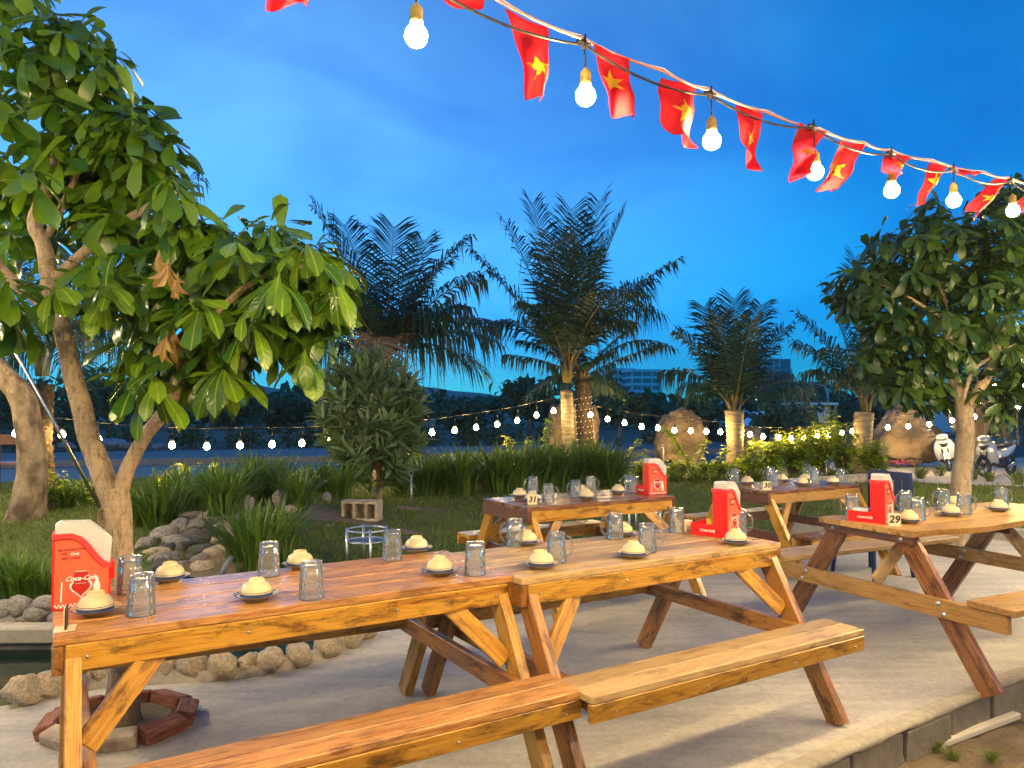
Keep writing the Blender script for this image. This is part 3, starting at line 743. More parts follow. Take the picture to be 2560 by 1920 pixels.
def saucer_mesh():
    m = MB()
    m.mat(0).lathe([(0.0002, 0.004), (0.030, 0.004), (0.033, 0.0), (0.037, 0.0), (0.040, 0.006), (0.058, 0.011), (0.074, 0.0195)], 48)
    m.mat(1).lathe([(0.074, 0.0195), (0.0757, 0.0212), (0.0748, 0.0216)], 48)
    # painted strokes on the rim
    n = 48; b = len(m.v)
    prof = [(0.0748, 0.0216), (0.062, 0.0155)]
    for r, z in prof:
        for k_ in range(n): m.v.append((r * math.cos(2 * math.pi * k_ / n), r * math.sin(2 * math.pi * k_ / n), z))
    for k_ in range(n): m.f.append((b + k_, b + (k_ + 1) % n, b + n + (k_ + 1) % n, b + n + k_)); m.m.append(1 if (k_ * 7) % 16 < 6 and k_ % 2 else 0)
    m.mat(0).lathe([(0.062, 0.0155), (0.045, 0.0125), (0.0002, 0.0115)], 48)
    return m.mesh('saucer', [M['cream'], M['blueglaze']], True)
BOWL, SAUCER = bowl_mesh(), saucer_mesh()
def place_bowl(px, py, z, tbl, gb, lb=None, ls=None):
    p = G(px, py - 4, z + 0.008)
    s = link('saucer', SAUCER); s.location = (p.x, p.y, z + 0.0008); s.rotation_euler = (0, 0, rnd.uniform(0, 6))
    tag(s, ls or 'cream saucer with blue rim strokes on ' + tbl, 'saucer', 'saucers on ' + gb)
    b = link('bowl', BOWL); b.location = (p.x + rnd.uniform(-.004, .004), p.y + rnd.uniform(-.004, .004), z + 0.0135); b.rotation_euler = (0, 0, rnd.uniform(0, 6))
    tag(b, lb or 'cream bowl upside down on a saucer on ' + tbl, 'bowl', 'bowls on ' + gb)
def place_glass(px, py, z, tbl, gb, handle=None, lab=None):
    p = G(px, py - 5, z)
    if handle is None:
        g = link('drinking_glass', GLASS); tag(g, lab or 'clear dimpled tumbler standing upside down on ' + tbl, 'glass', 'tumblers on ' + gb)
        g.location = (p.x, p.y, z + 0.0008); g.rotation_euler = (0, 0, rnd.uniform(0, 6))
    else:
        g = thing('beer_mug', lab or 'clear dimpled mug standing upside down on ' + tbl, 'mug', (p.x, p.y, z + 0.0008), R(handle), 'mugs on ' + gb)
        link('body', MUG, g); link('handle', HANDLE, g)
n1, n2, n3, n4, n5 = 'the reddish table', 'the pale yellow table', 'the wavy-edged table', 'the glossy table by the fern row', 'the glossy table by the blue chair'
for i, (x, y) in enumerate([(241, 1533), (422, 1452), (641, 1497), (752, 1419), (1041, 1379), (1100, 1435)]):
    if i == 0: place_bowl(x, y, 0.75, n1, n1, 'cream blue-banded bowl upside down beside the edge-on number stand', 'cream saucer with blue rim beside the edge-on number stand')
    else: place_bowl(x, y, 0.75, n1, n1)
for (x, y), lab in zip([(324, 1486), (352, 1541), (672, 1443), (778, 1500), (980, 1404), (1188, 1441)], ['upturned tumbler beside the red dispenser, on the pond side of its pair', 'upturned tumbler beside the red dispenser, on the bench side of its pair', 'upturned tumbler on the pond-side edge of the reddish table, alone', 'upturned tumbler halfway along the bench-side edge of the reddish table', 'upturned tumbler on the reddish table in line with the chrome ring stand', 'upturned tumbler at the reddish table corner touching the pale table']): place_glass(x, y, 0.75, n1, n1, None, lab)
for x, y in [(1351, 1419), (1317, 1362), (1584, 1393), (1558, 1340)]: place_bowl(x, y, 0.75, n2, n2)
place_bowl(1842, 1361, 0.75, n2, n2, 'cream blue-banded bowl upside down beside the red dispenser with a yellow-capped bottle', 'cream saucer beside the red dispenser with a yellow-capped bottle')
for x, y, h in [(1287, 1370, 170), (1391, 1410, 10), (1538, 1352, 175), (1618, 1384, -15), (1692, 1336, 175)]: place_glass(x, y, 0.75, n2, n2, h)
place_glass(1847, 1341, 0.75, n2, n2, -10, 'upturned glass mug behind a bowl in front of the dispenser with yellow-capped bottle')
for x, y in [(2273, 1308), (2377, 1291), (2383, 1269), (2495, 1279)]: place_bowl(x, y, 0.75, n3, n3)
place_glass(2131, 1293, 0.75, n3, n3, 180, 'upturned glass mug behind the tray of the dispenser on the wavy-edged table')
for x, y, h in [(2264, 1282, 190), (2295, 1304, -10), (2358, 1278, 180), (2410, 1290, -10), (2503, 1272, -5)]: place_glass(x, y, 0.75, n3, n3, h)
z4, z5 = 0.735, 0.73
for x, y in [(1299, 1246), (1330, 1256), (1455, 1237), (1467, 1250), (1545, 1236)]: place_bowl(x, y, z4, n4, n4)
for x, y, h in [(1332, 1237, 180), (1371, 1260, 0), (1439, 1248, 200), (1477, 1237, 20), (1573, 1232, 180), (1585, 1237, 170)]: place_glass(x, y, z4, n4, n4, h)
for x, y in [(1868, 1213), (1955, 1207), (2006, 1216), (2012, 1206), (2083, 1213)]: place_bowl(x, y, z5, n5, n5)
for x, y, h in [(1836, 1212, 180), (1927, 1207, 180), (1934, 1220, 0), (2030, 1207, 180), (2037, 1214, 0), (2102, 1212, 0)]: place_glass(x, y, z5, n5, n5, h)

# ---- lettering
def text_mesh(s, size, mat, shear=0.0, extr=0.0004, bold=0.0, align='CENTER'):
    c = bpy.data.curves.new('lettering', 'FONT'); c.body = s; c.size = size; c.align_x = align; c.shear = shear; c.extrude = extr; c.offset = bold
    c.resolution_u = 3
    o = bpy.data.objects.new('lettering', c); COL.objects.link(o)
    dg = bpy.context.evaluated_depsgraph_get(); dg.update()
    me = bpy.data.meshes.new_from_object(o.evaluated_get(dg)); 
    COL.objects.unlink(o); bpy.data.objects.remove(o); bpy.data.curves.remove(c)
    me.materials.clear(); me.materials.append(mat)
    return me
TXT1 = text_mesh('ĂN NGON HƠN', 0.0105, M['brownink'], bold=0.0003)
TXT2 = text_mesh('VỚI', 0.0105, M['brownink'], bold=0.0003)
TXT2B = text_mesh('Coca', 0.0115, M['white'], 0.35, bold=0.0004)
TXT3 = text_mesh('MÁT LẠNH', 0.0105, M['brownink'], bold=0.0003)
LOGO = text_mesh('Coca-Cola', 0.021, M['white'], 0.4, 0.0004, 0.0006)
LOGO_S = text_mesh('Coca-Cola', 0.019, M['white'], 0.4, 0.0004, 0.0005)
TXT_L = text_mesh('THÊM', 0.009, M['brownink'], bold=0.0003)
TXT_R = text_mesh('NGON', 0.009, M['brownink'], bold=0.0003)
TXT_F = text_mesh('ĂN NGON HƠN', 0.0042, M['white'])

# ---- table dispenser (front panel in local XZ, facing -Y; open tray behind it on the tall side)
DW, DT, DH = 0.168, 0.078, 0.245
def dispenser_parts():
    P = {}
    # outline of the printed side: tall at the left, sweeping down to the right
    out = [(0, 0), (DW, 0), (DW, 0.132)]
    for i in range(13):
        q = i / 12; s_ = 3 * q * q - 2 * q * q * q
        x = DW - 0.004 - 0.098 * q; z = 0.132 + 0.098 * (0.18 * q + 0.82 * s_ ** 1.15)
        out.append((x, z))
    out += [(0.052, DH - 0.008), (0, DH - 0.008)]
    def XZ(poly, y0, y1):
        return MB().prism([(p[0], p[1]) for p in poly], y0, y1, Matrix(((1, 0, 0, 0), (0, 0, 1, 0), (0, 1, 0, 0), (0, 0, 0, 1))))
    P['body'] = XZ(out, 0.001, DT).mesh('body', M['red'], False, True)
    ins = [(0.006, 0.006), (DW - 0.006, 0.006), (DW - 0.006, 0.124)] + [(p[0] - 0.007, p[1] - 0.007) for p in out[3:-2]] + [(0.05, DH - 0.020), (0.006, DH - 0.020)]
    P['panel'] = XZ(ins, -0.0012, 0.0005).mesh('printed_panel', M['salmon'], False, True)
    # rim that follows the sweep
    rim = MB(); path = [p for p in out[2:]]
    for i in range(len(path) - 1):
        a, b = Vector(path[i]), Vector(path[i + 1])
        if (b - a).length < 1e-5: continue
        d = (b - a).normalized(); nn = Vector((-d.y, d.x))
        q = [a - d * .002 - nn * 0.009, b + d * .002 - nn * 0.009, b + d * .002 + nn * 0.007, a - d * .002 + nn * 0.007]
        rim.prism([tuple(v) for v in q], -0.006 + 0.0002 * (i % 2), DT + 0.006 - 0.0002 * (i % 2), Matrix(((1, 0, 0, 0), (0, 0, 1, 0), (0, 1, 0, 0), (0, 0, 0, 1))))
    P['rim'] = rim.mesh('rim', M['rimred'], False, True)
    lid = [(DW - 0.003, 0.140), (DW + 0.003, 0.215), (DW - 0.030, 0.250), (DW - 0.062, 0.278), (0.02, 0.282), (0.006, 0.272), (0.006, DH + 0.0)] + [(p[0] + 0.001, p[1] + 0.008) for p in reversed(out[3:-1])]
    P['lid'] = XZ(lid, 0.004, DT - 0.003).mesh('lid', M['lid'], False, True)
    # spoons and chopsticks seen through the lid
    sp = MB(); r_ = random.Random(4)
    for i in range(7):
        x = 0.09 + 0.06 * r_.random(); y = 0.02 + 0.04 * r_.random()
        tp = (x + r_.uniform(-.012, .012), y, 0.205 + r_.uniform(-.02, .02))
        sp.tube([(x, y, 0.150), tp], 0.0024, 6)
        sp.add([((0.010 * math.cos(a) * math.sin(e)) + tp[0], 0.004 * math.cos(e) + tp[1], 0.015 * math.sin(a) * math.sin(e) + tp[2]) for e in (0.5, 1.57, 2.6) for a in [k_ * 0.785 for k_ in range(8)]], [(r2 * 8 + k_, r2 * 8 + (k_ + 1) % 8, r2 * 8 + 8 + (k_ + 1) % 8, r2 * 8 + 8 + k_) for r2 in (0, 1) for k_ in range(8)])
    P['spoons'] = sp.mesh('spoons', M['chrome'], True)
    tr = MB(); ty0, ty1, hh, w_ = DT + 0.001, DT + 0.125, 0.062, 0.004
    tr.box((w_ / 2, (ty0 + ty1) / 2, hh / 2), (w_, ty1 - ty0, hh)); tr.box((DW - w_ / 2, (ty0 + ty1) / 2, hh / 2), (w_, ty1 - ty0, hh))
    tr.box((DW / 2, ty1 - w_ / 2, hh / 2 - 0.0005), (DW - 2 * w_, w_, hh)); tr.box((DW / 2, (ty0 + ty1) / 2 - 0.002, 0.003), (DW - 2 * w_, ty1 - ty0 - w_, 0.004))
    P['tray'] = tr.mesh('tray', M['red'], False, True)
    tb = MB(); tb.box((DW + 0.006, DT / 2, 0.112), (0.012, 0.05, 0.055)); P['clip'] = tb.mesh('clip', M['red'], False, True)
    # print
    hr = MB(); n = 40; XZM = Matrix(((1, 0, 0, 0), (0, 0, 1, 0), (0, 1, 0, 0), (0, 0, 0, 1)))
    def heart(s_):
        o = []
        for k_ in range(n):
            a = 2 * math.pi * k_ / n
            hx = 16 * math.sin(a) ** 3; hz = 13 * math.cos(a) - 5 * math.cos(2 * a) - 2 * math.cos(3 * a) - math.cos(4 * a)
            o.append((hx * s_, hz * s_ * 1.02))
        return o
    def shift(o, x, z): return [(a + x, b + z) for a, b in o]
    hr.mat(0).prism(shift(heart(0.00205), 0.082, 0.066), -0.0019, -0.0012, XZM)
    hr.mat(1).prism(shift(heart(0.00170), 0.082, 0.066), -0.0025, -0.0019, XZM)
    hr.mat(1).prism([(0.062, 0.075), (0.102, 0.075), (0.103, 0.112), (0.099, 0.119), (0.065, 0.119), (0.061, 0.112)], -0.0031, -0.0025, XZM)
    hr.mat(0).prism([(0.065, 0.1195), (0.099, 0.1195), (0.098, 0.1215), (0.066, 0.1215)], -0.0031, -0.0019, XZM)
    P['heart'] = hr.mesh('heart_print', [M['white'], M['dkred']], False, True)
    bo_ = MB(); bp = [(0.0, 0.0), (0.010, 0.0), (0.0115, 0.006), (0.0105, 0.016), (0.0085, 0.024), (0.0105, 0.036), (0.0095, 0.043), (0.0045, 0.056), (0.0045, 0.066)]
    poly = [(0.128 + a, 0.030 + b) for a, b in bp] + [(0.128 - a, 0.030 + b) for a, b in reversed(bp) if a > 0]
    bo_.prism(poly, -0.0019, -0.0012, XZM); bo_.prism([(0.024, 0.026), (0.0285, 0.026), (0.0298, 0.09), (0.0262, 0.09)], -0.0019, -0.0012, XZM)
    P['bottle'] = bo_.mesh('bottle_print', M['white'], False, True)
    ck = MB(); cs = 0.0056
    for i in range(28):
        for j in range(2):
            if (i + j) % 2: ck.prism([(0.0065 + i * cs, 0.0065 + j * cs), (0.0065 + (i + 1) * cs, 0.0065 + j * cs), (0.0065 + (i + 1) * cs, 0.0065 + (j + 1) * cs), (0.0065 + i * cs, 0.0065 + (j + 1) * cs)], -0.0019, -0.0012, XZM)
    P['check'] = ck.mesh('check_print', M['white'], False, True)
    return P
M['rimred'] = pm('translucent_red_rim', (0.85, 0.06, 0.06), (0.80, 0.04, 0.045), 3, 0.35)
DP = dispenser_parts()
RX = Matrix.Rotation(R(90), 4, 'X')
def dispenser(label, p, rz):
    t = thing('table_dispenser', label, 'dispenser', p, rz, None)
    for nme, key in (('body', 'body'), ('printed_panel', 'panel'), ('rim', 'rim'), ('lid', 'lid'), ('spoon_bundle', 'spoons'), ('tray', 'tray'), ('clip', 'clip')): link(nme, DP[key], t)
    pan = [c for c in t.children if c.name.startswith('printed_panel')][-1]
    link('heart_print', DP['heart'], pan); link('bottle_print', DP['bottle'], pan); link('check_print', DP['check'], pan)
    def T(me, x, z, y=-0.0018): link('lettering', me, pan, Matrix.Translation((x, y, z)) @ RX)
    T(TXT1, 0.053, 0.190); T(TXT2, 0.034, 0.176); T(TXT2B, 0.062, 0.176); T(TXT3, 0.053, 0.162); T(LOGO, 0.082, 0.092, -0.0038); T(TXT_F, 0.082, 0.080, -0.0038)
    tray = [c for c in t.children if c.name.startswith('tray')][-1]
    RZ = Matrix.Rotation(R(-90), 4, 'Z') @ RX
    for me, yy in ((TXT_L, 0.168), (LOGO_S, 0.110), (TXT_R, 0.052)):
        link('lettering', me, tray, Matrix.Translation((-0.0006, yy, 0.024)) @ RZ)
    return t
def disp_at(label, pl, pr, z):
    a = G(*pl, z); b = G(*pr, z); d = b - a
    return dispenser(label, (a.x, a.y, z + 0.0008), math.atan2(d.y, d.x))
disp_at('red condiment dispenser with frosted lid and heart print on the reddish table', (128, 1529), (268, 1513), 0.75)
d2 = disp_at('red condiment dispenser holding a yellow-capped bottle on the pale yellow table', (1819, 1347), (1871, 1340), 0.75)
d2.rotation_euler = (0, 0, R(50))
d3 = disp_at('red condiment dispenser with a white pack in its tray on the wavy-edged table', (2213, 1311), (2243, 1304), 0.75); d3.rotation_euler = (0, 0, R(47))
d4 = disp_at('red condiment dispenser at the end of the table with plaque 31', (1622, 1238), (1656, 1236), z4); d4.rotation_euler = (0, 0, R(24))
def tray_item(d, x, y): 
    v = Matrix.Rotation(d.rotation_euler.z, 4, 'Z') @ Vector((x, y, 0.006)); return v + Vector(d.location)
q = tray_item(d2, 0.05, 0.12); s_ = thing('sauce_bottle', 'small bottle with yellow cap in the tray of a red dispenser', 'bottle', q)
MB().lathe([(0.0002, 0), (0.019, 0), (0.019, 0.05), (0.015, 0.056)], 20).obj('body', M['white'], s_, True); MB().lathe([(0.0175, 0.05), (0.018, 0.066), (0.014, 0.076), (0.0002, 0.079)], 20).obj('cap', pm('yellow_cap', (0.8, 0.55, 0.01), None, 3, 0.4), s_, True)
q = tray_item(d2, 0.06, 0.27) ; q.z = 0.751
o = MB().box((0, 0, 0.03), (0.075, 0.06, 0.06)); o = o.obj('napkin_box', M['plaque']); o.location = q; o.rotation_euler = (0, 0, R(50)); tag(o, 'cream napkin box standing beside the red dispenser on the pale yellow table', 'box')
q = tray_item(d3, 0.05, 0.14); o = MB().box((0, 0, 0.034), (0.07, 0.085, 0.068)).obj('tissue_pack', M['white']); o.location = q; o.rotation_euler = (0, 0, R(47)); tag(o, 'white tissue pack sitting in the tray of a red dispenser', 'tissue pack')

# ---- number plaques
def plaque(num, p, rz, label):
    t = thing('number_stand', label, 'number sign', p, rz)
    s = 0.068; r_ = 0.010; poly = []
    for cx, cz, a0 in ((s / 2 - r_, r_ + 0.004, -90), (s / 2 - r_, s - r_, 0), (-s / 2 + r_, s - r_, 90), (-s / 2 + r_, r_ + 0.004, 180)):
        for k_ in range(5): a = R(a0 + 22.5 * k_); poly.append((cx + r_ * math.cos(a), cz + r_ * math.sin(a)))
    XZM = Matrix(((1, 0, 0, 0), (0, 0, 1, 0), (0, 1, 0, 0), (0, 0, 0, 1)))
    MB().prism(poly, 0.0, 0.0022, XZM).obj('plate', M['plaque'], t, recalc=True)
    MB().prism(poly, 0.0024, 0.007, XZM).obj('backing', M['black'], t, recalc=True)
    MB().box((0, 0.002, 0.002), (0.062, 0.055, 0.004)).obj('base', M['plaque'], t)
    link('numeral', text_mesh(num, 0.056, M['black'], 0.18, 0.0004, 0.0018), t, Matrix.Translation((0, -0.0008, 0.016)) @ RX)
    return t
def pl_at(num, px, py, z, rz, label):
    p = G(px, py, z); return plaque(num, (p.x, p.y, z + 0.0008), R(rz), label)
pl_at('31', 1331, 1261, z4, 5, 'cream square plaque reading 31 on the table nearest the ferns')
pl_at('30', 1918, 1224, z5, -5, 'cream square plaque reading 30 on the far brown table')
pl_at('29', 2236, 1314, 0.75, -12, 'cream square plaque reading 29 in front of a red dispenser')
pl_at('32', 161, 1574, 0.75, -64, 'cream number plaque seen edge-on at the corner of the reddish table')

# ================================================================== STRING LIGHTS AND FLAGS
S0 = Vector((-0.2274, 1.74, 0)); SDIR = Vector((0.4176, 0.2744, 0))       # half a metre per bulb
SN = Vector((SDIR.y, -SDIR.x, 0)).normalized()                              # towards the camera side
def V(px, py, off=0.0):
    d = ray(px, py); t = S0.dot(SN) / d.dot(SN)
    return d * t + Vector((0, 0, CAMH)) + SN * off
def SP(t, z, off=0.0): return S0 + SDIR * t + SN * off + Vector((0, 0, z))
def bulb_mesh(r, mat, n=14):
    m = MB(); pr = [(0.0003, -r * 1.25)]
    for i in range(1, 9): a = -math.pi / 2 + math.pi * i / 10; pr.append((r * math.cos(a), r * math.sin(a) - r * 0.25))
    pr.append((r * 0.52, r * 0.95)); return m.lathe(pr, n).mesh('bulb', mat, True)
BULB = bulb_mesh(0.027, M['bulb']); BULB_S = bulb_mesh(0.027, M['bulb_fill'])
m = MB(); m.lathe([(0.0135, -0.004), (0.0160, 0.0), (0.0165, 0.008), (0.0150, 0.010), (0.0158, 0.030), (0.0135, 0.038), (0.007, 0.044), (0.004, 0.050), (0.0002, 0.052)], 16); SOCK = m.mesh('socket', M['socket'], True)
m = MB(); m.tube([(0, 0, 0.012), (0, 0, -0.012)], [0.009, 0.006], 8); m.tube([(-0.022, 0, 0.004), (0.022, 0, 0.004)], 0.0065, 8); m.tube([(0.004, 0, 0.006), (0.006, 0, 0.030)], 0.003, 6); CONN = m.mesh('connector', M['blackplastic'], True)
def cable_pts(ps, n=10, sag=0.0):
    out = []
    for i in range(len(ps) - 1):
        for k_ in range(n):
            q = k_ / n; p = ps[i].lerp(ps[i + 1], q); p.z -= sag * 4 * q * (1 - q); out.append(p)
    out.append(ps[-1]); return out
def light_string(name, label, bulbs, tops, parent_z, sagc=0.03, bulb=None, cab=0.004):
    o0 = tops[0]; t = thing(name, label, 'string light', (o0.x, o0.y, o0.z))
    MB().tube([p - o0 for p in cable_pts(tops, 8, sagc)], cab, 6).obj('cable', M['blackplastic'], t, True)
    for b_, tp in bulbs:
        e = link('bulb', bulb or BULB, t, Matrix.Translation(b_ - o0))
        link('socket', SOCK, e, Matrix.Translation((0, 0, 0.022)))
        d = tp - b_
        if d.z > 0.08:
            MB().tube([(0, 0, 0.072), (d.x * 0.5 + 0.002, d.y * 0.5, 0.5 * d.z + 0.035), (d.x, d.y, d.z)], 0.0026, 6).obj('cord', M['blackplastic'], e, True)
            link('connector', CONN, e, Matrix.Translation(d) @ Matrix.Rotation(math.atan2(SDIR.y, SDIR.x), 4, 'Z'))
    return t
bl = [((1035, 88), (1032, -50)), ((1457, 238), (1452, 116)), ((1772, 350), (1768, 242)), ((2030, 428), (2024, 322)), ((2222, 474), (2220, 388)), ((2377, 500), (2375, 428)), ((2525, 525), (2519, 455))]
bulbs = [(V(*a, 0.012), V(*b, 0.012)) for a, b in bl]
zt = bulbs[0][1].z; zb_ = bulbs[0][0].z
ext_l = [(SP(-k_, zb_ + 0.02 * k_, 0.012), SP(-k_, zt + 0.02 * k_, 0.012)) for k_ in range(9, 0, -1)]
ext_r = [(SP(6 + k_, bulbs[-1][0].z, 0.012), SP(6 + k_, bulbs[-1][1].z, 0.012)) for k_ in range(1, 6)]
allb = ext_l + bulbs + ext_r
light_string('string_light', 'black cable of lit globe bulbs hung along the red flags', allb, [b for _, b in allb], 0, 0.03)
# unseen second cable of the same lights, added for the warm light from behind
off2 = 2.3
b2 = [(SP(k_ + 0.4, 2.42, off2), SP(k_ + 0.4, 2.56, off2)) for k_ in range(-5, 9)]
light_string('string_light', 'unseen black cable of lit globe bulbs added over the near side of the patio', b2, [b for _, b in b2], 0, 0.03)

def fill_string(label, pts, n, z):  # cables outside the view, added to brighten lawn and planting
    P = [Vector((x, y, z)) for x, y in pts]; out = []
    for i in range(n):
        q = i / (n - 1) * (len(P) - 1); k_ = min(int(q), len(P) - 2); out.append(P[k_].lerp(P[k_ + 1], q - k_))
    light_string('string_light', label, [(p - Vector((0, 0, 0.14)), p) for p in out], out, 0, 0.04, BULB_S)
fill_string('unseen cable of brighter bulbs added as fill light right of the patio', [(4.3, 3.2), (6.2, 6.6), (8.9, 11.5)], 12, 2.6)
fill_string('unseen cable of brighter bulbs added as fill light left of the lawn', [(-3.6, 2.6), (-5.6, 6.2), (-8.6, 11.0)], 12, 2.7)
# bunting
rope = [SP(-9, zt + 0.24, 0), V(1032, -58), V(1240, -2), V(1450, 95), V(1660, 178), V(1770, 225), V(1920, 282), V(2050, 325), V(2160, 358), V(2225, 377), V(2330, 402), V(2460, 432), V(2520, 445), SP(7, V(2520, 445).z + 0.02, 0), SP(12, V(2520, 445).z + 0.1, 0)]
bt = thing('flag_bunting', 'row of red flags with yellow stars strung on a pink rope', 'bunting', rope[1])
MB().tube([p - rope[1] for p in cable_pts(rope, 6, 0.006)], 0.0042, 6).obj('rope', M['rope'], bt, True)
MB().tube([p - rope[1] + Vector((0, 0, 0.008)) for p in cable_pts(rope, 6, 0.012)], 0.0022, 5).obj('cord', M['white'], bt, True)
def flag(TL, TR, BL, BR, curl, seed, star=True, sx=0.5, sy=0.55, ss=0.26, fold=0.02):
    a, b, c, d = V(*TL), V(*TR), V(*BL), V(*BR)
    r_ = random.Random(seed); ph = r_.uniform(0, 6)
    def P(u, v, lift=0.0):
        p = a.lerp(b, u).lerp(c.lerp(d, u), v)
        # the cloth waves and its tail blows off the rope's plane
        w_ = fold * math.sin(u * 5.5 + ph + v * 3) * (0.25 + v) + curl * v * v + 0.4 * fold * math.sin(v * 9 + ph)
        sd = (c - a).length
        return p + SN * (w_ + lift) + SDIR.normalized() * (0.012 * math.sin(v * 4 + ph) * v)
    nu, nv = 9, 14; m = MB()
    for j in range(nv + 1):
        for i in range(nu + 1): m.v.append(tuple(P(i / nu, j / nv) - rope[1]))
    for j in range(nv):
        for i in range(nu): q = j * (nu + 1) + i; m.f.append((q, q + 1, q + nu + 2, q + nu + 1)); m.m.append(0)
    fo = m.obj('flag', M['flag'], bt, True)
    if star:
        asp = (b - a).length / max(0.02, ((c - a).length))
        m = MB(); pts = []
        for k_ in range(10):
            rr = ss * (1 if k_ % 2 == 0 else 0.42); an = math.pi / 2 + k_ * math.pi / 5
            pts.append((sx + rr * math.cos(an), sy - rr * math.sin(an) * asp))
        for lift in (0.0012, -0.0012):
            b0 = len(m.v); m.v.append(tuple(P(sx, sy, lift) - rope[1]))
            # two rings so that the star bends with the cloth
            for q in (0.5, 1.0):
                for u, v in pts: m.v.append(tuple(P(min(0.98, max(0.02, sx + (u - sx) * q)), sy + (v - sy) * q, lift) - rope[1]))
            for k_ in range(10):
                m.f.append((b0, b0 + 1 + k_, b0 + 1 + (k_ + 1) % 10)); m.f.append((b0 + 1 + k_, b0 + 11 + k_, b0 + 11 + (k_ + 1) % 10, b0 + 1 + (k_ + 1) % 10)); m.m += [0, 0]
        m.obj('star', M['star'], fo, True)
    return fo
flag((668, -190), (795, -140), (677, 30), (772, 33), 0.02, 1)
flag((1080, -48), (1215, -10), (1108, 8), (1195, 32), 0.0, 2, False, fold=0.008)
flag((1253, 25), (1363, 72), (1352, 232), (1381, 240), -0.03, 3, sx=0.62, sy=0.62, ss=0.34)
flag((1473, 110), (1565, 150), (1530, 300), (1573, 306), 0.04, 4, sx=0.5, sy=0.42, ss=0.30)
flag((1660, 190), (1745, 215), (1648, 348), (1728, 372), 0.03, 5, sx=0.48, sy=0.55, ss=0.30, fold=0.03)
flag((1848, 258), (1916, 284), (1835, 400), (1868, 438), 0.03, 6, sx=0.55, sy=0.55, ss=0.32)
flag((1988, 310), (2056, 332), (1974, 458), (1992, 440), 0.05, 7, sx=0.6, sy=0.5, ss=0.2, fold=0.03)
flag((2087, 354), (2153, 362), (2081, 470), (2104, 474), -0.02, 8, sx=0.4, sy=0.55, ss=0.34, fold=0.03)
flag((2222, 380), (2275, 395), (2186, 440), (2224, 448), 0.06, 9, sx=0.6, sy=0.55, ss=0.3)
flag((2328, 404), (2372, 414), (2311, 508), (2322, 505), -0.03, 10, sx=0.5, sy=0.5, ss=0.4)
flag((2405, 420), (2452, 432), (2391, 440), (2425, 446), 0.03, 11, False)
flag((2490, 442), (2516, 452), (2421, 525), (2452, 548), 0.0, 12, sx=0.55, sy=0.58, ss=0.42)
flag((2590, 452), (2630, 460), (2536, 520), (2560, 540), 0.0, 13, sx=0.5, sy=0.5, ss=0.42)

# far strings round the garden
FB = bulb_mesh(0.046, M['bulb_far'], 10)
def far_string(label, pts, dep, drop=18):
    bs = []; tops = []
    for i, (x, y) in enumerate(pts):
        d = dep[0] + (dep[1] - dep[0]) * i / max(1, len(pts) - 1)
        b_ = D(x, y, d); t_ = D(x, y - drop - 6 * math.sin(math.pi * i / max(1, len(pts) - 1)), d); bs.append((b_, t_)); tops.append(t_)
    t = thing('string_light', label, 'string light', tops[0]); o0 = tops[0]
    MB().tube([p - o0 for p in tops], 0.008, 5).obj('cable', M['blackplastic'], t, True)
    for b_, tp in bs:
        e = link('bulb', FB, t, Matrix.Translation(b_ - o0))
        MB().tube([(0, 0, 0.045), (0, 0, 0.09)], 0.022, 8).obj('socket', M['blackplastic'], e, True)
        MB().tube([(0, 0, 0.09), tuple(tp - b_)], 0.005, 5).obj('cord', M['blackplastic'], e, True)
far_string('garden string of lit bulbs between the rough trunk and the shrub', [(40, 1082), (155, 1085), (246, 1098), (341, 1108), (430, 1112), (517, 1115), (600, 1112), (680, 1110), (755, 1107), (826, 1102)], (10.2, 12.0), 38)
far_string('garden string of lit bulbs between the shrub and the pale palm trunk', [(1020, 1083), (1080, 1080), (1137, 1075), (1190, 1068), (1243, 1060), (1293, 1050), (1341, 1037), (1384, 1026)], (12.4, 15.2), 30)
far_string('garden string of lit bulbs from the dark palm to the short palm', [(1476, 1036), (1519, 1047), (1561, 1056), (1604, 1066), (1645, 1069), (1686, 1075), (1727, 1076), (1766, 1078), (1801, 1079)], (15.2, 14.8), 24)
far_string('garden string of lit bulbs over the lime hedge', [(1875, 1085), (1908, 1091), (1945, 1093), (1977, 1095), (2010, 1094), (2042, 1090), (2071, 1088), (2105, 1082), (2131, 1077)], (14.9, 16.6), 20)
far_string('garden string of lit bulbs beside the pointed boulder', [(2167, 1075), (2220, 1068), (2271, 1065), (2323, 1060), (2380, 1050), (2436, 1041), (2487, 1028), (2545, 1016), (2600, 1004)], (16.8, 16.0), 24)
far_string('short string of lit bulbs under the leaves of the single-trunk tree', [(2487, 968), (2524, 975), (2556, 965), (2600, 955)], (12.5, 12.0), 20)

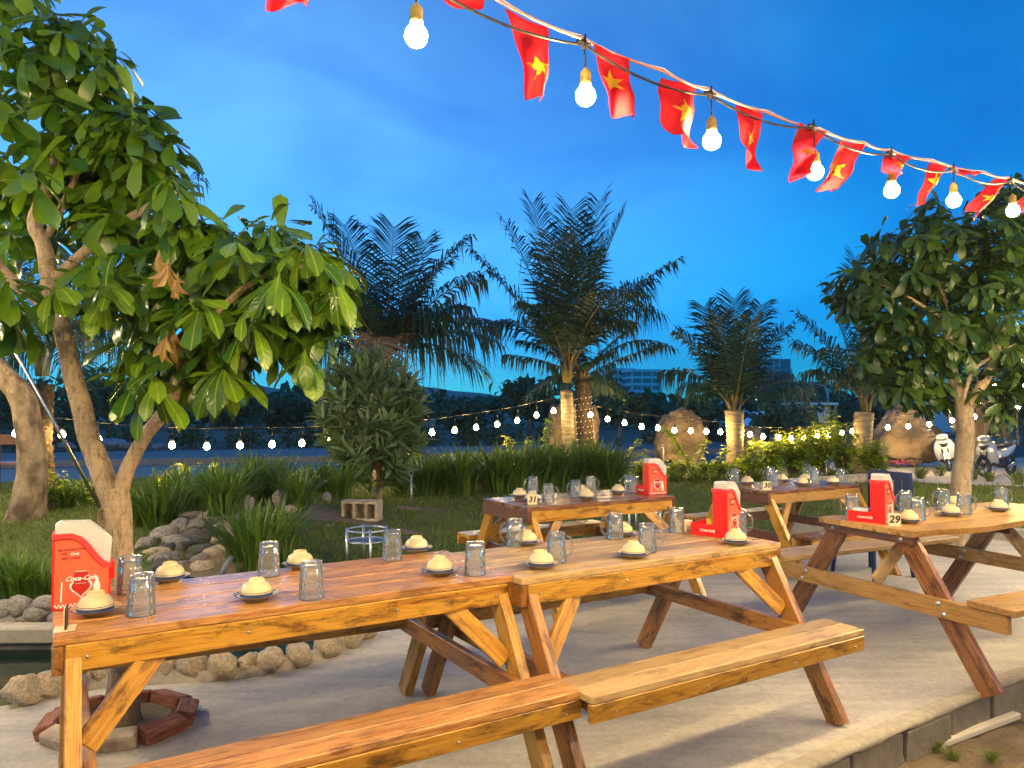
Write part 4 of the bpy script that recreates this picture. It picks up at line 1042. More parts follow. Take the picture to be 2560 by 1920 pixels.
# ================================================================== PLANTS
NPR = np.random.RandomState(11)
def leaf_shape(length, width, droop=0.25, fold=0.25, n=8, wid=None):
    """obovate leaf along +X, upper side +Z"""
    vs = []; fs = []
    for i in range(n + 1):
        q = i / n
        w_ = width * 0.5 * (wid(q) if wid else 0.10 + 1.12 * (q ** 1.05) * max(0.0, 1 - q ** 5) ** 0.55 if q < 0.999 else 0.03)
        x = length * (q - 0.10 * q * q * droop); z = -droop * length * q * q * 0.6
        vs += [(x, -w_, z + fold * w_ * (0.9 + 0.25 * math.sin(q * 9))), (x, 0, z), (x, w_, z + fold * w_ * (0.9 + 0.25 * math.sin(q * 9 + 2)))]
    for i in range(n):
        a = i * 3
        fs += [(a, a + 3, a + 4, a + 1), (a + 1, a + 4, a + 5, a + 2)]
    return np.array(vs), fs
def frame(d, up):
    """3x3 with x = d, z close to up"""
    x = Vector(d).normalized(); u = Vector(up); z = u - x * u.dot(x)
    if z.length < 1e-4: z = Vector((1, 0, 0)) - x * x.x
    z.normalize(); y = z.cross(x)
    return np.array([[x.x, y.x, z.x], [x.y, y.y, z.y], [x.z, y.z, z.z]])
def merged(name, shapes, xf, mat, parent=None, smooth=True):
    """xf: list of (shape index, 3x3, scale, position)"""
    vs = []; fs = []; b = 0
    for si, Rm, sc, p in xf:
        sv, sf = shapes[si]
        vs.append((sv * sc) @ Rm.T + np.array(p)); 
        fs += [tuple(i + b for i in f) for f in sf]; b += len(sv)
    me = bpy.data.meshes.new(name); me.from_pydata(np.concatenate(vs).tolist() if vs else [], [], fs); me.materials.append(mat)
    if smooth: me.polygons.foreach_set('use_smooth', [True] * len(me.polygons))
    return link(name, me, parent)
def shape_mesh(name, sh, mat):
    me = bpy.data.meshes.new(name); me.from_pydata(sh[0].tolist(), [], sh[1]); me.materials.append(mat)
    me.polygons.foreach_set('use_smooth', [True] * len(me.polygons)); return me
def inframe(p):
    d = Vector(p) - Vector((0, 0, CAMH))
    if d.y < 0.2: return False
    x = 1280 + F * d.x / d.y; y = 1022 - F * d.z / d.y
    return -40 < x < 2600 and -40 < y < 1960
def leaves_out(root_pos, crown, shapes, xf, mat, nparts, partname='leaf', near=None):
    """the nearest nparts leaves in view become parts of their own, the rest one mass of foliage"""
    key = sorted(range(len(xf)), key=lambda i: (0 if inframe(np.array(xf[i][3]) + np.array(root_pos)) else 1, np.linalg.norm(np.array(xf[i][3]) + np.array(root_pos) - np.array([0, 0, CAMH]))))
    mesh = [shape_mesh(partname, s, near or mat) for s in shapes]
    for i in key[:nparts]:
        si, Rm, sc, p = xf[i]
        Mx = Matrix([[*(Rm[r] * sc), p[r]] for r in range(3)] + [[0, 0, 0, 1]])
        link(partname, mesh[si], crown, Mx)
    rest = [xf[i] for i in key[nparts:]]
    if rest: tag(merged('foliage', shapes, rest, mat, crown), kind='stuff')
def rosette(xf, p, axis, nl, size, spread, droop, nshapes, jitter=0.25, rr=None):
    """whorl of leaves round a shoot tip"""
    rr = rr or rnd
    ax = Vector(axis).normalized()
    a = ax.orthogonal().normalized(); b = ax.cross(a); ph = rr.uniform(0, 6.28)
    for k_ in range(nl):
        th = ph + k_ * 2.4; el = spread * (0.35 + 0.75 * (k_ / nl))
        d = ax * math.cos(el) + (a * math.cos(th) + b * math.sin(th)) * math.sin(el)
        d = d + Vector((rr.gauss(0, jitter), rr.gauss(0, jitter), rr.gauss(0, jitter))) * 0.5 + Vector((0, 0, -droop * rr.uniform(0.5, 1.3)))
        d.normalize()
        up = ax + Vector((rr.gauss(0, 0.2), rr.gauss(0, 0.2), 0.4 + rr.gauss(0, 0.2)))
        base = Vector(p) + d * 0.012 - ax * (0.05 * size / 0.2) * rr.uniform(0, 1.5)
        xf.append((rr.randrange(nshapes), frame(d, up), size * rr.uniform(0.6, 1.15), tuple(base)))

# ---- front tree in its brick ring
def limb(m, pts, rad, n=12):
    # smooth path through the points
    P = [Vector(p) for p in pts]; out = []; rr = []
    for i in range(len(P) - 1):
        p0 = P[max(0, i - 1)]; p1 = P[i]; p2 = P[i + 1]; p3 = P[min(len(P) - 1, i + 2)]
        for k_ in range(6):
            t = k_ / 6
            q = 0.5 * ((2 * p1) + (-p0 + p2) * t + (2 * p0 - 5 * p1 + 4 * p2 - p3) * t * t + (-p0 + 3 * p1 - 3 * p2 + p3) * t ** 3)
            q += Vector((mnoise.noise(q * 5), mnoise.noise(q * 5 + Vector((9, 0, 0))), 0)) * 0.012
            out.append(q); rr.append((rad[i] + (rad[i + 1] - rad[i]) * t) * (1 + 0.05 * mnoise.noise(q * 7)))
    out.append(P[-1]); rr.append(rad[-1])
    m.tube(out, rr, n)
LSH = [leaf_shape(1, 0.44, 0.35, 0.25), leaf_shape(1, 0.40, 0.6, 0.35), leaf_shape(1, 0.48, 0.2, 0.2), leaf_shape(1, 0.40, 0.9, 0.3)]
tb = G(300, 1812)
tree = thing('garden_tree', 'forked pale-barked tree with large drooping leaves in a brick ring', 'tree', tb)
def rel(px, py, Y): return D(px, py, Y) - tb
fork = rel(285, 1225, 3.42)
m = MB()
limb(m, [(0, 0, -0.05), rel(308, 1700, 3.40), rel(318, 1560, 3.41), rel(300, 1400, 3.42), rel(295, 1300, 3.42), fork], [0.094, 0.062, 0.058, 0.057, 0.060, 0.060])
limb(m, [rel(292, 1270, 3.42), rel(250, 1175, 3.43), rel(200, 1010, 3.46), rel(165, 860, 3.5), rel(130, 740, 3.54), rel(110, 610, 3.58), rel(95, 540, 3.6), rel(150, 330, 3.7), rel(100, 100, 3.8)], [0.050, 0.049, 0.044, 0.042, 0.041, 0.036, 0.034, 0.026, 0.012])
limb(m, [rel(292, 1260, 3.42), rel(318, 1180, 3.41), rel(365, 1090, 3.40), rel(425, 1005, 3.38), rel(470, 860, 3.36), rel(560, 760, 3.35)], [0.036, 0.034, 0.031, 0.032, 0.016, 0.008])
limb(m, [rel(145, 800, 3.52), rel(90, 745, 3.5), rel(20, 690, 3.45), rel(-60, 600, 3.4)], [0.04, 0.03, 0.028, 0.02], 8)
limb(m, [rel(130, 700, 3.55), rel(300, 560, 3.6), rel(440, 480, 3.6)], [0.03, 0.022, 0.01], 8)
limb(m, [rel(470, 860, 3.36), rel(640, 700, 3.3), rel(800, 660, 3.3)], [0.02, 0.014, 0.008], 8)
limb(m, [rel(470, 860, 3.36), rel(600, 860, 3.4), rel(740, 840, 3.5)], [0.015, 0.010, 0.006], 8)
m.obj('trunk', M['bark'], tree, True)
kn = rel(278, 1290, 3.42) + Vector((-0.01, -0.052, 0)); kq = MB()
kq.tube([kn + Vector((0.020 * math.cos(a), 0.004, 0.036 * math.sin(a))) for a in [2 * math.pi * k_ / 14 for k_ in range(15)]], 0.009, 6, False); kq.tube([kn + Vector((0.010 * math.cos(a), 0.003, 0.020 * math.sin(a))) for a in [2 * math.pi * k_ / 14 for k_ in range(15)]], 0.007, 6, False)
kq.obj('bark_knot', M['bark_rough'], tree, True)
crown = MB().tube([rel(110, 610, 3.58), rel(200, 420, 3.65), rel(330, 330, 3.65)], [0.02, 0.014, 0.006], 6).obj('crown', M['bark'], tree, True)
xf = []
blobs = [(40, 60, 180, 3.75, 22), (170, 180, 150, 3.7, 26), (60, 330, 190, 3.7, 26), (300, 290, 110, 3.65, 20), (360, 350, 85, 3.55, 14), (230, 430, 140, 3.75, 26), (60, 520, 110, 3.9, 14), (300, 540, 120, 3.8, 20),
         (440, 510, 60, 3.35, 4), (460, 590, 80, 3.4, 7), (560, 640, 110, 3.5, 20), (700, 640, 110, 3.45, 20), (800, 680, 85, 3.4, 13), (270, 700, 80, 3.5, 9), (400, 720, 90, 3.5, 12), (520, 760, 95, 3.4, 13), (660, 770, 80, 3.4, 12), (450, 850, 80, 3.45, 10), (560, 880, 60, 3.4, 6), (760, 800, 60, 3.45, 6), (340, 860, 50, 3.5, 4), (20, 760, 60, 3.3, 4), (500, 930, 40, 3.45, 2)]
TR = random.Random(21)
for bx, by, br, bd, n in blobs:
    for _ in range(int(n * 1.05)):
        u = Vector((TR.gauss(0, 1), TR.gauss(0, 1), TR.gauss(0, 1))).normalized() * TR.uniform(0.5, 1.0)
        c = D(bx, by, bd); r_ = br * bd / F
        p = c + Vector((u.x * r_, u.y * r_ * 1.2, u.z * r_ * 0.95)) - tb
        ax = Vector((u.x * 0.8, u.y * 0.8 - 0.25, 0.55 + 0.3 * u.z))
        rosette(xf, p, ax, TR.randrange(8, 12), 0.188, 1.5, 0.95, 4, 0.18, rr=TR)
# well lit whorls that hang towards the table
for px, py, Y in [(70, 420, 2.95), (135, 690, 3.0), (265, 705, 3.05), (490, 740, 3.0), (590, 600, 3.05), (760, 590, 3.1), (610, 770, 3.05), (385, 925, 3.1), (425, 440, 3.2), (700, 680, 3.0), (830, 700, 3.15), (760, 850, 3.2), (20, 680, 2.95), (330, 990 - 60, 3.15), (230, 650, 3.1), (560, 900, 3.2)]:
    rosette(xf, D(px, py, Y) - tb, (TR.uniform(-.2, .2), -0.35, 0.8), 12, 0.20, 1.6, 1.05, 4, 0.14, rr=TR)
leaves_out(tb, crown, LSH, xf, M['leaf'], 300, near=M['leaf_near'])
xf = []
for px, py, Y in [(420, 660, 3.08), (440, 700, 3.06), (430, 830, 3.1), (395, 640, 3.1), (415, 845, 3.08)]:
    rosette(xf, D(px, py, Y) - tb, (0, -0.2, -0.6), 6, 0.125, 0.55, 0.8, 4, rr=TR)
DSH = [leaf_shape(1, 0.26, 0.7, 1.1), leaf_shape(1, 0.24, 1.2, 1.3)]
mesh = [shape_mesh('dead_leaf', s, M['leaf_dead']) for s in DSH]
for si, Rm, sc, p in xf:
    link('dead_leaf', mesh[si % 2], crown, Matrix([[*(Rm[r] * sc), p[r]] for r in range(3)] + [[0, 0, 0, 1]]))
# hollow bricks laid round the trunk
ring = thing('brick_ring', 'ring of hollow red bricks set round the front tree', 'bricks', tb)
for k_ in range(8):
    a = 2 * math.pi * k_ / 8 + 0.3; c = Vector((0.275 * math.cos(a), 0.24 * math.sin(a), 0.026)); d = Vector((-math.sin(a), math.cos(a), rnd.uniform(-.05, .05)))
    b_ = board('brick', ring, c - d * 0.098, c + d * 0.098, 0.085, 0.07, (0.25 * math.cos(a), 0.25 * math.sin(a), 1), M['brick'] if k_ not in (5, 6) else M['rock_tan'], 0.008)
m = MB(); m.prism([(0.24 * math.cos(2 * math.pi * k_ / 20), 0.21 * math.sin(2 * math.pi * k_ / 20)) for k_ in range(20)], 0.003, 0.018)
m.obj('soil_fill', M['soil'], ring, recalc=True)

# ---- tree by the scooters
tr = G(2392, 1388)
t2 = thing('garden_tree', 'slender pale-trunked tree with a dense dark crown behind the wavy-edged table', 'tree', tr)
def rel2(px, py, Y): return D(px, py, Y) - tr
m = MB()
limb(m, [(0, 0, -0.05), rel2(2395, 1300, 7.3), rel2(2405, 1180, 7.3), rel2(2415, 1080, 7.3), rel2(2412, 1010, 7.3)], [0.11, 0.092, 0.085, 0.082, 0.080])
limb(m, [rel2(2412, 1030, 7.3), rel2(2395, 970, 7.3), rel2(2375, 910, 7.28), rel2(2365, 800, 7.3), rel2(2340, 650, 7.35)], [0.06, 0.055, 0.05, 0.035, 0.015], 10)
limb(m, [rel2(2420, 1020, 7.3), rel2(2450, 970, 7.3), rel2(2478, 910, 7.3), rel2(2520, 780, 7.3)], [0.055, 0.048, 0.045, 0.02], 10)
limb(m, [rel2(2408, 1000, 7.25), rel2(2432, 930, 7.2), rel2(2480, 890, 7.2), rel2(2540, 860, 7.2)], [0.022, 0.02, 0.015, 0.008], 8)
m.obj('trunk', M['bark'], t2, True)
crown2 = MB().tube([rel2(2365, 800, 7.3), rel2(2250, 730, 7.3), rel2(2150, 690, 7.3)], [0.02, 0.014, 0.006], 6).obj('crown', M['bark'], t2, True)
xf = []; TR = random.Random(5)
for bx, by, br, bd, n in [(2420, 640, 150, 7.5, 60), (2270, 640, 110, 7.5, 40), (2530, 560, 110, 7.4, 34), (2190, 720, 95, 7.5, 30), (2130, 710, 60, 7.5, 9), (2330, 780, 140, 7.6, 50), (2480, 790, 140, 7.5, 46), (2250, 850, 110, 7.5, 28), (2560, 890, 80, 7.4, 20), (2280, 960, 60, 7.3, 10), (2190, 880, 50, 7.4, 8), (2490, 965, 55, 7.2, 9), (2350, 950, 70, 7.5, 12), (2220, 940, 40, 7.3, 5), (2620, 700, 200, 7.5, 40), (2500, 480, 60, 7.5, 10), (2340, 540, 50, 7.5, 8)]:
    for _ in range(n):
        u = Vector((TR.gauss(0, 1), TR.gauss(0, 1), TR.gauss(0, 1))).normalized() * TR.uniform(0.45, 1.05)
        c = D(bx, by, bd); r_ = br * bd / F
        p = c + Vector((u.x * r_, u.y * r_ * 1.3, u.z * r_)) - tr
        rosette(xf, p, Vector((u.x, u.y - 0.2, 0.6 + 0.4 * u.z)), TR.randrange(7, 10), 0.215, 1.45, 0.8, 4, rr=TR)
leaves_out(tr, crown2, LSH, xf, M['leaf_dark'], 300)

# ---- rough old trunk at the left
ro = GT(60, 1300)
t3 = thing('old_tree', 'thick rough-barked leaning trunk standing on the lawn', 'tree', ro)
def rel3(px, py, Y): return D(px, py, Y) - ro
yb = ro.y
m = MB()
limb(m, [(0, 0, -0.1), rel3(75, 1240, yb), rel3(80, 1150, yb), rel3(70, 1060, yb), rel3(50, 985, yb), rel3(-10, 920, yb), rel3(-70, 840, yb), rel3(-120, 700, yb)], [0.24, 0.185, 0.16, 0.15, 0.14, 0.13, 0.12, 0.10], 16)
o = m.obj('trunk', M['bark_rough'], t3, True)
xf = []; TR = random.Random(8)
for bx, by, br, bd, n in [(-40, 640, 110, yb, 24), (30, 740, 60, yb - 0.5, 8), (-100, 500, 150, yb, 26)]:
    for _ in range(n):
        u = Vector((TR.gauss(0, 1), TR.gauss(0, 1), TR.gauss(0, 1))).normalized(); c = D(bx, by, bd); r_ = br * bd / F
        rosette(xf, c + u * r_ - ro, Vector((u.x, u.y, 0.6)), 8, 0.2, 1.4, 0.5, 4, rr=TR)
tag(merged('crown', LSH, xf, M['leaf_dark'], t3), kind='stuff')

# ---- palms
def frond_into(m, P0, P1, P2, nleaf, ll, wl=0.03, droop=0.55, rr=None, rad=0.022):
    rr = rr or rnd
    P0, P1, P2 = Vector(P0), Vector(P1), Vector(P2)
    def B(t): return P0 * (1 - t) ** 2 + P1 * 2 * t * (1 - t) + P2 * t * t
    def T(t): return ((P1 - P0) * 2 * (1 - t) + (P2 - P1) * 2 * t).normalized()
    m.mat(1); m.tube([B(i / 12) for i in range(13)], [rad * (1 - 0.85 * i / 12) for i in range(13)], 5)
    m.mat(0)
    tw = rr.uniform(-0.35, 0.35)
    for i in range(nleaf):
        t = 0.16 + 0.84 * (i / nleaf); p = B(t); tg = T(t)
        side = tg.cross(Vector((0, 0, 1)))
        if side.length < 0.15: side = Vector((1, 0.3, 0))
        side.normalize(); up = side.cross(tg).normalized()
        cs, sn = math.cos(tw), math.sin(tw)
        side, up = side * cs + up * sn, up * cs - side * sn
        l = ll * (0.5 + 0.62 * math.sin(math.pi * min(1, 0.15 + 0.80 * t)) ** 0.8) * rr.uniform(0.85, 1.1)
        fwd = 0.42 + 0.75 * t * t
        for s in (-1, 1):
            if rr.random() < 0.03: continue
            d = (side * s + tg * fwd + up * 0.32 + Vector((rr.gauss(0, .07), rr.gauss(0, .07), rr.gauss(0, .07)))).normalized()
            dr = (0.25 + droop * 2.0 * (1 - min(1, abs(tg.z))) ** 0.8) * rr.uniform(0.65, 1.3)
            a = p; b = p + d * l * (0.55 - 0.08 * dr) - Vector((0, 0, dr * l * 0.12)); c = p + d * l * max(0.35, 0.97 - 0.25 * dr) - Vector((0, 0, dr * l * 0.48))
            if rr.random() < 0.06: c = b + Vector((d.x * 0.1, d.y * 0.1, -0.48)) * l
            wv = tg * (wl * 0.5)
            b0 = len(m.v)
            m.v += [tuple(a - wv * 0.5), tuple(a + wv * 0.5), tuple(b - wv), tuple(b + wv), tuple(c)]
            m.f += [(b0, b0 + 1, b0 + 3, b0 + 2), (b0 + 2, b0 + 3, b0 + 4)]; m.m += [0, 0]
def palm(label, base, trunk_pts, trad, crown_px, dep, tips, ll, mats, bark, seed, nleaf=58, arch=0.35, extra=6, wl=0.038, droop=0.75):
    rr = random.Random(seed); nleaf = int(nleaf * 0.85); ll = ll * 1.3
    t = thing('palm_tree', label, 'palm tree', base)
    m = MB(); P = [Vector(p) - base for p in trunk_pts]
    out = []; rad = []; n = 30
    for i in range(n + 1):
        q = i / n * (len(P) - 1); k_ = min(int(q), len(P) - 2); f_ = q - k_
        out.append(P[k_].lerp(P[k_ + 1], f_)); r_ = trad[k_] + (trad[k_ + 1] - trad[k_]) * f_
        rad.append(r_ * (1.06 if i % 2 else 0.95))
    m.tube(out, rad, 14); m.obj('trunk', bark, t, True)
    c = D(*crown_px, dep) - base
    # fibrous sheath round the growing point
    m = MB()
    for k_ in range(9):
        a = k_ * 0.7 + rr.random(); d = Vector((math.cos(a), math.sin(a), 0))
        m.tube([c + d * 0.05 - Vector((0, 0, 0.22)), c + d * 0.08 + Vector((0, 0, 0.02)), c + d * 0.16 + Vector((0, 0, 0.28))], [0.04, 0.042, 0.012], 6)
    m.obj('leaf_base', M['palm_stem'], t, True)
    for tip in tips:
        px, py, dd = tip[0], tip[1], tip[2]; ar = tip[3] if len(tip) > 3 else arch; dry = len(tip) > 4
        e = D(px, py, dep + dd) - base; v = e - c
        mid = c + v * 0.45 + Vector((0, 0, v.length * ar)) if len(tip) < 6 else c + Vector(tip[5])
        m = MB(); frond_into(m, c, mid, e, nleaf, ll, wl, droop, rr)
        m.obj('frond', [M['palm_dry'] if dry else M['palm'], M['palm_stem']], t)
    for k_ in range(extra):
        a = rr.uniform(0, 6.28); l = rr.uniform(1.3, 2.0) * ll / 0.5
        d = Vector((math.cos(a), math.sin(a) * 1.2, rr.uniform(0.1, 0.9))).normalized()
        e = c + d * l; m = MB(); frond_into(m, c, c + d * l * 0.5 + Vector((0, 0, 0.4 * l)), e, nleaf, ll, wl, droop, rr)
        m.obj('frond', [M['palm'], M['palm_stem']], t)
    return t
d_ = 15.0; b = D(1838, 1188, d_); b.z = gz(b.x, b.y)
palm('short palm with a banded trunk standing in front of the round boulder', b, [b, D(1838, 1110, d_), D(1836, 1025, d_)], [0.20, 0.16, 0.19], (1836, 1030), d_,
     [(1835, 745, 0.6, 0.05), (1760, 765, 1.0, 0.12), (1695, 830, 0.2, 0.18), (1668, 925, -0.2, 0.33), (1905, 760, 0.9, 0.10), (1960, 820, 0.2, 0.15), (2008, 955, 0.0, 0.30), (1720, 960, 1.0, 0.35), (1960, 930, 1.2, 0.3), (1880, 800, -0.8, 0.15), (1800, 790, -0.6, 0.12)], 0.62, None, M['palm_bark'], 31, 62, extra=0)
d_ = 15.4; b = D(1422, 1160, d_); b.z = gz(b.x, b.y)
palm('tall palm with a pale banded trunk in front of the blocky boulder', b, [b, D(1420, 1080, d_), D(1416, 975, d_)], [0.145, 0.125, 0.13], (1418, 930), d_,
     [(1175, 625, 0, 0.10), (1330, 505, 0.4, 0.10), (1428, 520, 0.9, 0.05), (1500, 500, 0.6, 0.08), (1560, 530, 0.2, 0.12), (1680, 655, 0.0, 0.16), (1265, 560, 0.8, 0.12), (1610, 700, 0.9, 0.25), (1240, 800, 0.8, 0.35), (1390, 600, -0.8, 0.1), (1470, 640, -1.0, 0.15), (1330, 760, -0.9, 0.35), (1560, 800, -0.6, 0.35), (1450, 560, 0.5, 0.1)], 0.78, None, M['palm_bark'], 32, 66, extra=2)
d_ = 15.9; b = D(1468, 1160, d_); b.z = gz(b.x, b.y)
pd = palm('dark-trunked palm wound with fairy lights beside the pale palm', b, [b, D(1464, 1110, d_), D(1456, 950, d_)], [0.26, 0.17, 0.17], (1455, 945), d_,
     [(1262, 885, 0, 0.12), (1645, 862, 0, 0.05), (1320, 990, -0.3, 0.3), (1560, 985, 0.2, 0.3), (1300, 850, 0.5, 0.2), (1580, 820, 0.5, 0.12), (1400, 840, -0.5, 0.2), (1530, 880, -0.6, 0.25)], 0.42, None, M['palm_bark_dark'], 33, 50, extra=2)
m = MB(); rr = random.Random(3)
for k_ in range(150):
    q = k_ / 150; cpt = b.lerp(D(1458, 990, d_), q) - b; rad_ = 0.25 - 0.08 * min(1, q * 3) + 0.012
    a = k_ * 0.55; m.box(cpt + Vector((math.cos(a) * rad_, math.sin(a) * rad_, 0)), (0.009, 0.009, 0.009))
m.obj('fairy_lights', M['bulb_fairy'], pd)
d_ = 13.5; b = D(945, 1200, d_); b.z = gz(b.x, b.y)
palm('large palm with arching fronds rising behind the leafy shrub', b, [b, D(950, 1080, d_), D(958, 930, d_)], [0.22, 0.18, 0.18], (962, 900), d_,
     [(785, 520, 0, 0.16), (985, 565, 0.6, 0.05), (1165, 600, 0.2, 0.20), (1205, 690, 0.5, 0.25), (1235, 850, 0.0, 0.35), (1190, 920, -0.6, 0.4), (760, 640, 0.5, 0.2), (770, 880, 0.2, 0.35), (790, 800, 0.8, 0.3), (1110, 660, 0.8, 0.2), (1060, 600, 0.9, 0.1), (860, 560, 0.7, 0.1), (945, 985, -1.2, 0.95, 'dry'), (870, 720, -0.6, 0.2), (1080, 780, -0.6, 0.3), (1150, 760, -0.3, 0.3), (1230, 800, 0.6, 0.3)], 0.72, None, M['palm_bark'], 34, 66, extra=3)
d_ = 10.4; b = D(110, 1220, d_); b.z = gz(b.x, b.y)
palm('palm with yellow leaf stems behind the rough old trunk', b, [b, D(100, 1100, d_), D(105, 960, d_)], [0.17, 0.15, 0.15], (105, 900), d_,
     [(500, 440, 0.4, 0.28), (470, 560, 0.5, 0.25), (440, 700, 0.2, 0.30), (330, 900, -0.2, 0.75), (390, 850, 0.1, 0.55), (300, 600, 0.7, 0.1), (250, 460, 0.6, 0.05), (-60, 560, 0.3, 0.2), (-120, 760, 0.2, 0.35), (60, 560, 0.8, 0.05), (200, 960, -0.5, 0.8), (10, 920, -0.4, 0.9)], 0.52, None, M['palm_bark_dark'], 35, 66, extra=0, wl=0.026, droop=1.0)
d_ = 16.5; b = D(2152, 1162, d_); b.z = gz(b.x, b.y)
palm('palm with a bright lit trunk between the lime hedge and the pointed boulder', b, [b, D(2155, 1100, d_), D(2160, 1030, d_)], [0.25, 0.20, 0.20], (2164, 1015), d_,
     [(2000, 790, 0, 0.15), (2030, 925, -0.2, 0.3), (1995, 860, 0.5, 0.2), (2140, 640, 0.5, 0.05), (2060, 720, 0.4, 0.12), (2240, 820, -0.4, 0.3), (2310, 800, 0.4, 0.2), (2280, 720, 0.6, 0.12), (2220, 660, 0.8, 0.08), (2080, 870, -0.8, 0.25), (2330, 900, 0.0, 0.3)], 0.66, None, M['palm_bark'], 36, 60, extra=0)

# ---- leafy shrub behind the reddish table
sb = GT(945, 1255)
sh = thing('leafy_shrub', 'tall bushy shrub with narrow grey-green leaves beside the hollow block', 'shrub', sb)
m = MB()
limb(m, [(0, 0, -0.05), (0.02, 0, 0.4), (-0.05, 0, 1.0), (-0.02, 0, 1.6)], [0.05, 0.045, 0.035, 0.015], 8)
m.obj('trunk', M['bark'], sh, True)
_lan = lambda q: 0.06 + math.sin(math.pi * min(1, q * 0.98)) ** 0.8
SSH = [leaf_shape(1, 0.19, 0.25, 0.3, 5, _lan), leaf_shape(1, 0.16, 0.5, 0.35, 5, _lan), leaf_shape(1, 0.21, 0.1, 0.3, 5, _lan)]
crn = MB(); xf = []; TR = random.Random(15)
yy = sb.y
for k_ in range(300):
    u = Vector((TR.gauss(0, 1), TR.gauss(0, 1), TR.gauss(0, 1))).normalized(); s_ = TR.uniform(0.55, 1.0)
    top = u.z > 0
    c = D(928, 1050, yy) - sb
    rx = 0.74 * (1 if top else 0.95); rz = 0.92 if top else 0.98
    p = c + Vector((u.x * rx * s_, u.y * 0.62 * s_, u.z * rz * s_))
    rosette(xf, p, Vector((u.x * 0.9, u.y * 0.9, 0.75 + 0.5 * u.z)), 8, 0.30, 1.0, 0.0, 3, rr=TR)
for k_ in range(26): crn.tube([(0, 0, 0.3 + 0.04 * k_), tuple(Vector(xf[k_ * 60][3]))], [0.012, 0.004], 5)
crn = crn.obj('crown', M['bark'], sh, True)
leaves_out(sb, crn, SSH, xf, M['shrub_leaf'], 300)

# ---- clumps of strap ferns
def clump_mesh(seed, nb, h, spread, wd, mat=None, name='fern_clump'):
    rr = random.Random(seed); m = MB()
    for _ in range(nb):
        a = rr.uniform(0, 6.28); l = h * rr.uniform(0.6, 1.15); out = spread * rr.uniform(0.1, 1.0)
        d = Vector((math.cos(a), math.sin(a), 0)); p0 = d * rr.uniform(0, 0.30) * spread * h
        sd = Vector((-d.y, d.x, 0)) * wd * 0.5 * rr.uniform(0.7, 1.2); b0 = len(m.v); n = 5
        for i in range(n + 1):
            q = i / n; p = p0 + d * out * l * q * q * 0.9 + Vector((0, 0, l * (q - 0.35 * out * q * q))); w_ = (0.55 + 1.2 * q) * (1 - q ** 3) + 0.05
            p += Vector((0.02 * math.sin(q * 14 + a), 0.02 * math.cos(q * 11 + a), 0)) * l
            m.v += [tuple(p - sd * w_), tuple(p + sd * w_)]
        for i in range(n): m.f.append((b0 + 2 * i, b0 + 2 * i + 1, b0 + 2 * i + 3, b0 + 2 * i + 2)); m.m.append(0)
    return m.mesh(name, mat or M['fern'], True)
FERN = [clump_mesh(s, 130, 0.85, 0.95, 0.034) for s in (1, 2, 3, 4)]
def fern(px, py, hpx, label, group, meshes=FERN, href=0.9, name='fern_clump', wid=1.0):
    p = GT(px, py); s_ = hpx * p.y / F / href
    o = link(name, rnd.choice(meshes)); o.location = (p.x, p.y, p.z - 0.02); o.scale = (s_ * wid, s_ * wid, s_); o.rotation_euler = (0, 0, rnd.uniform(0, 6))
    return tag(o, label, 'fern' if name == 'fern_clump' else 'plant', group)
for x, y, h in [(400, 1330, 175), (470, 1300, 170), (550, 1285, 160), (640, 1262, 160), (700, 1262, 140), (745, 1275, 120), (800, 1245, 120), (850, 1250, 110), (610, 1255, 130), (340, 1320, 120)]:
    fern(x, y, h, 'clump of strap-leaved green fern growing above the rock cascade', 'ferns above the rock cascade')
for x, y, h in [(1005, 1240, 130), (1062, 1238, 150), (1110, 1235, 140), (1155, 1238, 165), (1200, 1225, 140), (1245, 1232, 165), (1295, 1230, 160), (1345, 1222, 165), (1395, 1220, 160), (1445, 1215, 160), (1495, 1218, 160), (1535, 1222, 140), (1170, 1200, 100), (1270, 1200, 110), (1380, 1195, 110), (1470, 1195, 110)]:
    fern(x, y, h * 0.86, 'clump of strap-leaved green fern in the row before the palms', 'ferns in the row before the palms')
for x, y, h in [(640, 1430, 190), (690, 1400, 170), (610, 1400, 160), (720, 1435, 110)]:
    fern(x, y, h, 'clump of strap-leaved fern beside the stones right of the dark waterfall hollow', 'ferns beside the waterfall stones')
for x, y, h in [(45, 1505, 150), (100, 1500, 130), (10, 1480, 120)]:
    fern(x, y, h, 'low spreading fern behind the concrete pond ledge', 'ferns behind the pond ledge')
for x, y, h in [(165, 1275, 90), (225, 1270, 95)]:
    fern(x, y, h, 'bushy bright green fern between the rough trunk and the front tree', 'ferns beside the rough trunk')
TUFT = [clump_mesh(s, 60, 0.4, 0.9, 0.022, M['grass'], 'grass_tuft') for s in (11, 12)]
for x, y, h in [(2300, 1196, 40), (2305, 1193, 30), (2430, 1200, 45), (2475, 1205, 35), (2545, 1212, 50), (2350, 1192, 40)]:
    fern(x, y, h, 'small tuft of spiky grass along the edge of the parking pavement', 'spiky tufts along the parking edge', TUFT, 0.4, 'spiky_plant')
for x, y, h in [(1640, 1200, 38), (1690, 1205, 40), (1740, 1205, 42), (1790, 1210, 40), (1890, 1205, 42), (1940, 1208, 40), (1600, 1200, 30), (2080, 1196, 36), (2120, 1192, 34)]:
    fern(x, y, h, 'low tuft of yellow-green grass at the foot of the short palm', 'yellow-green tufts before the hedge', TUFT, 0.4, 'grass_tuft', 1.3)

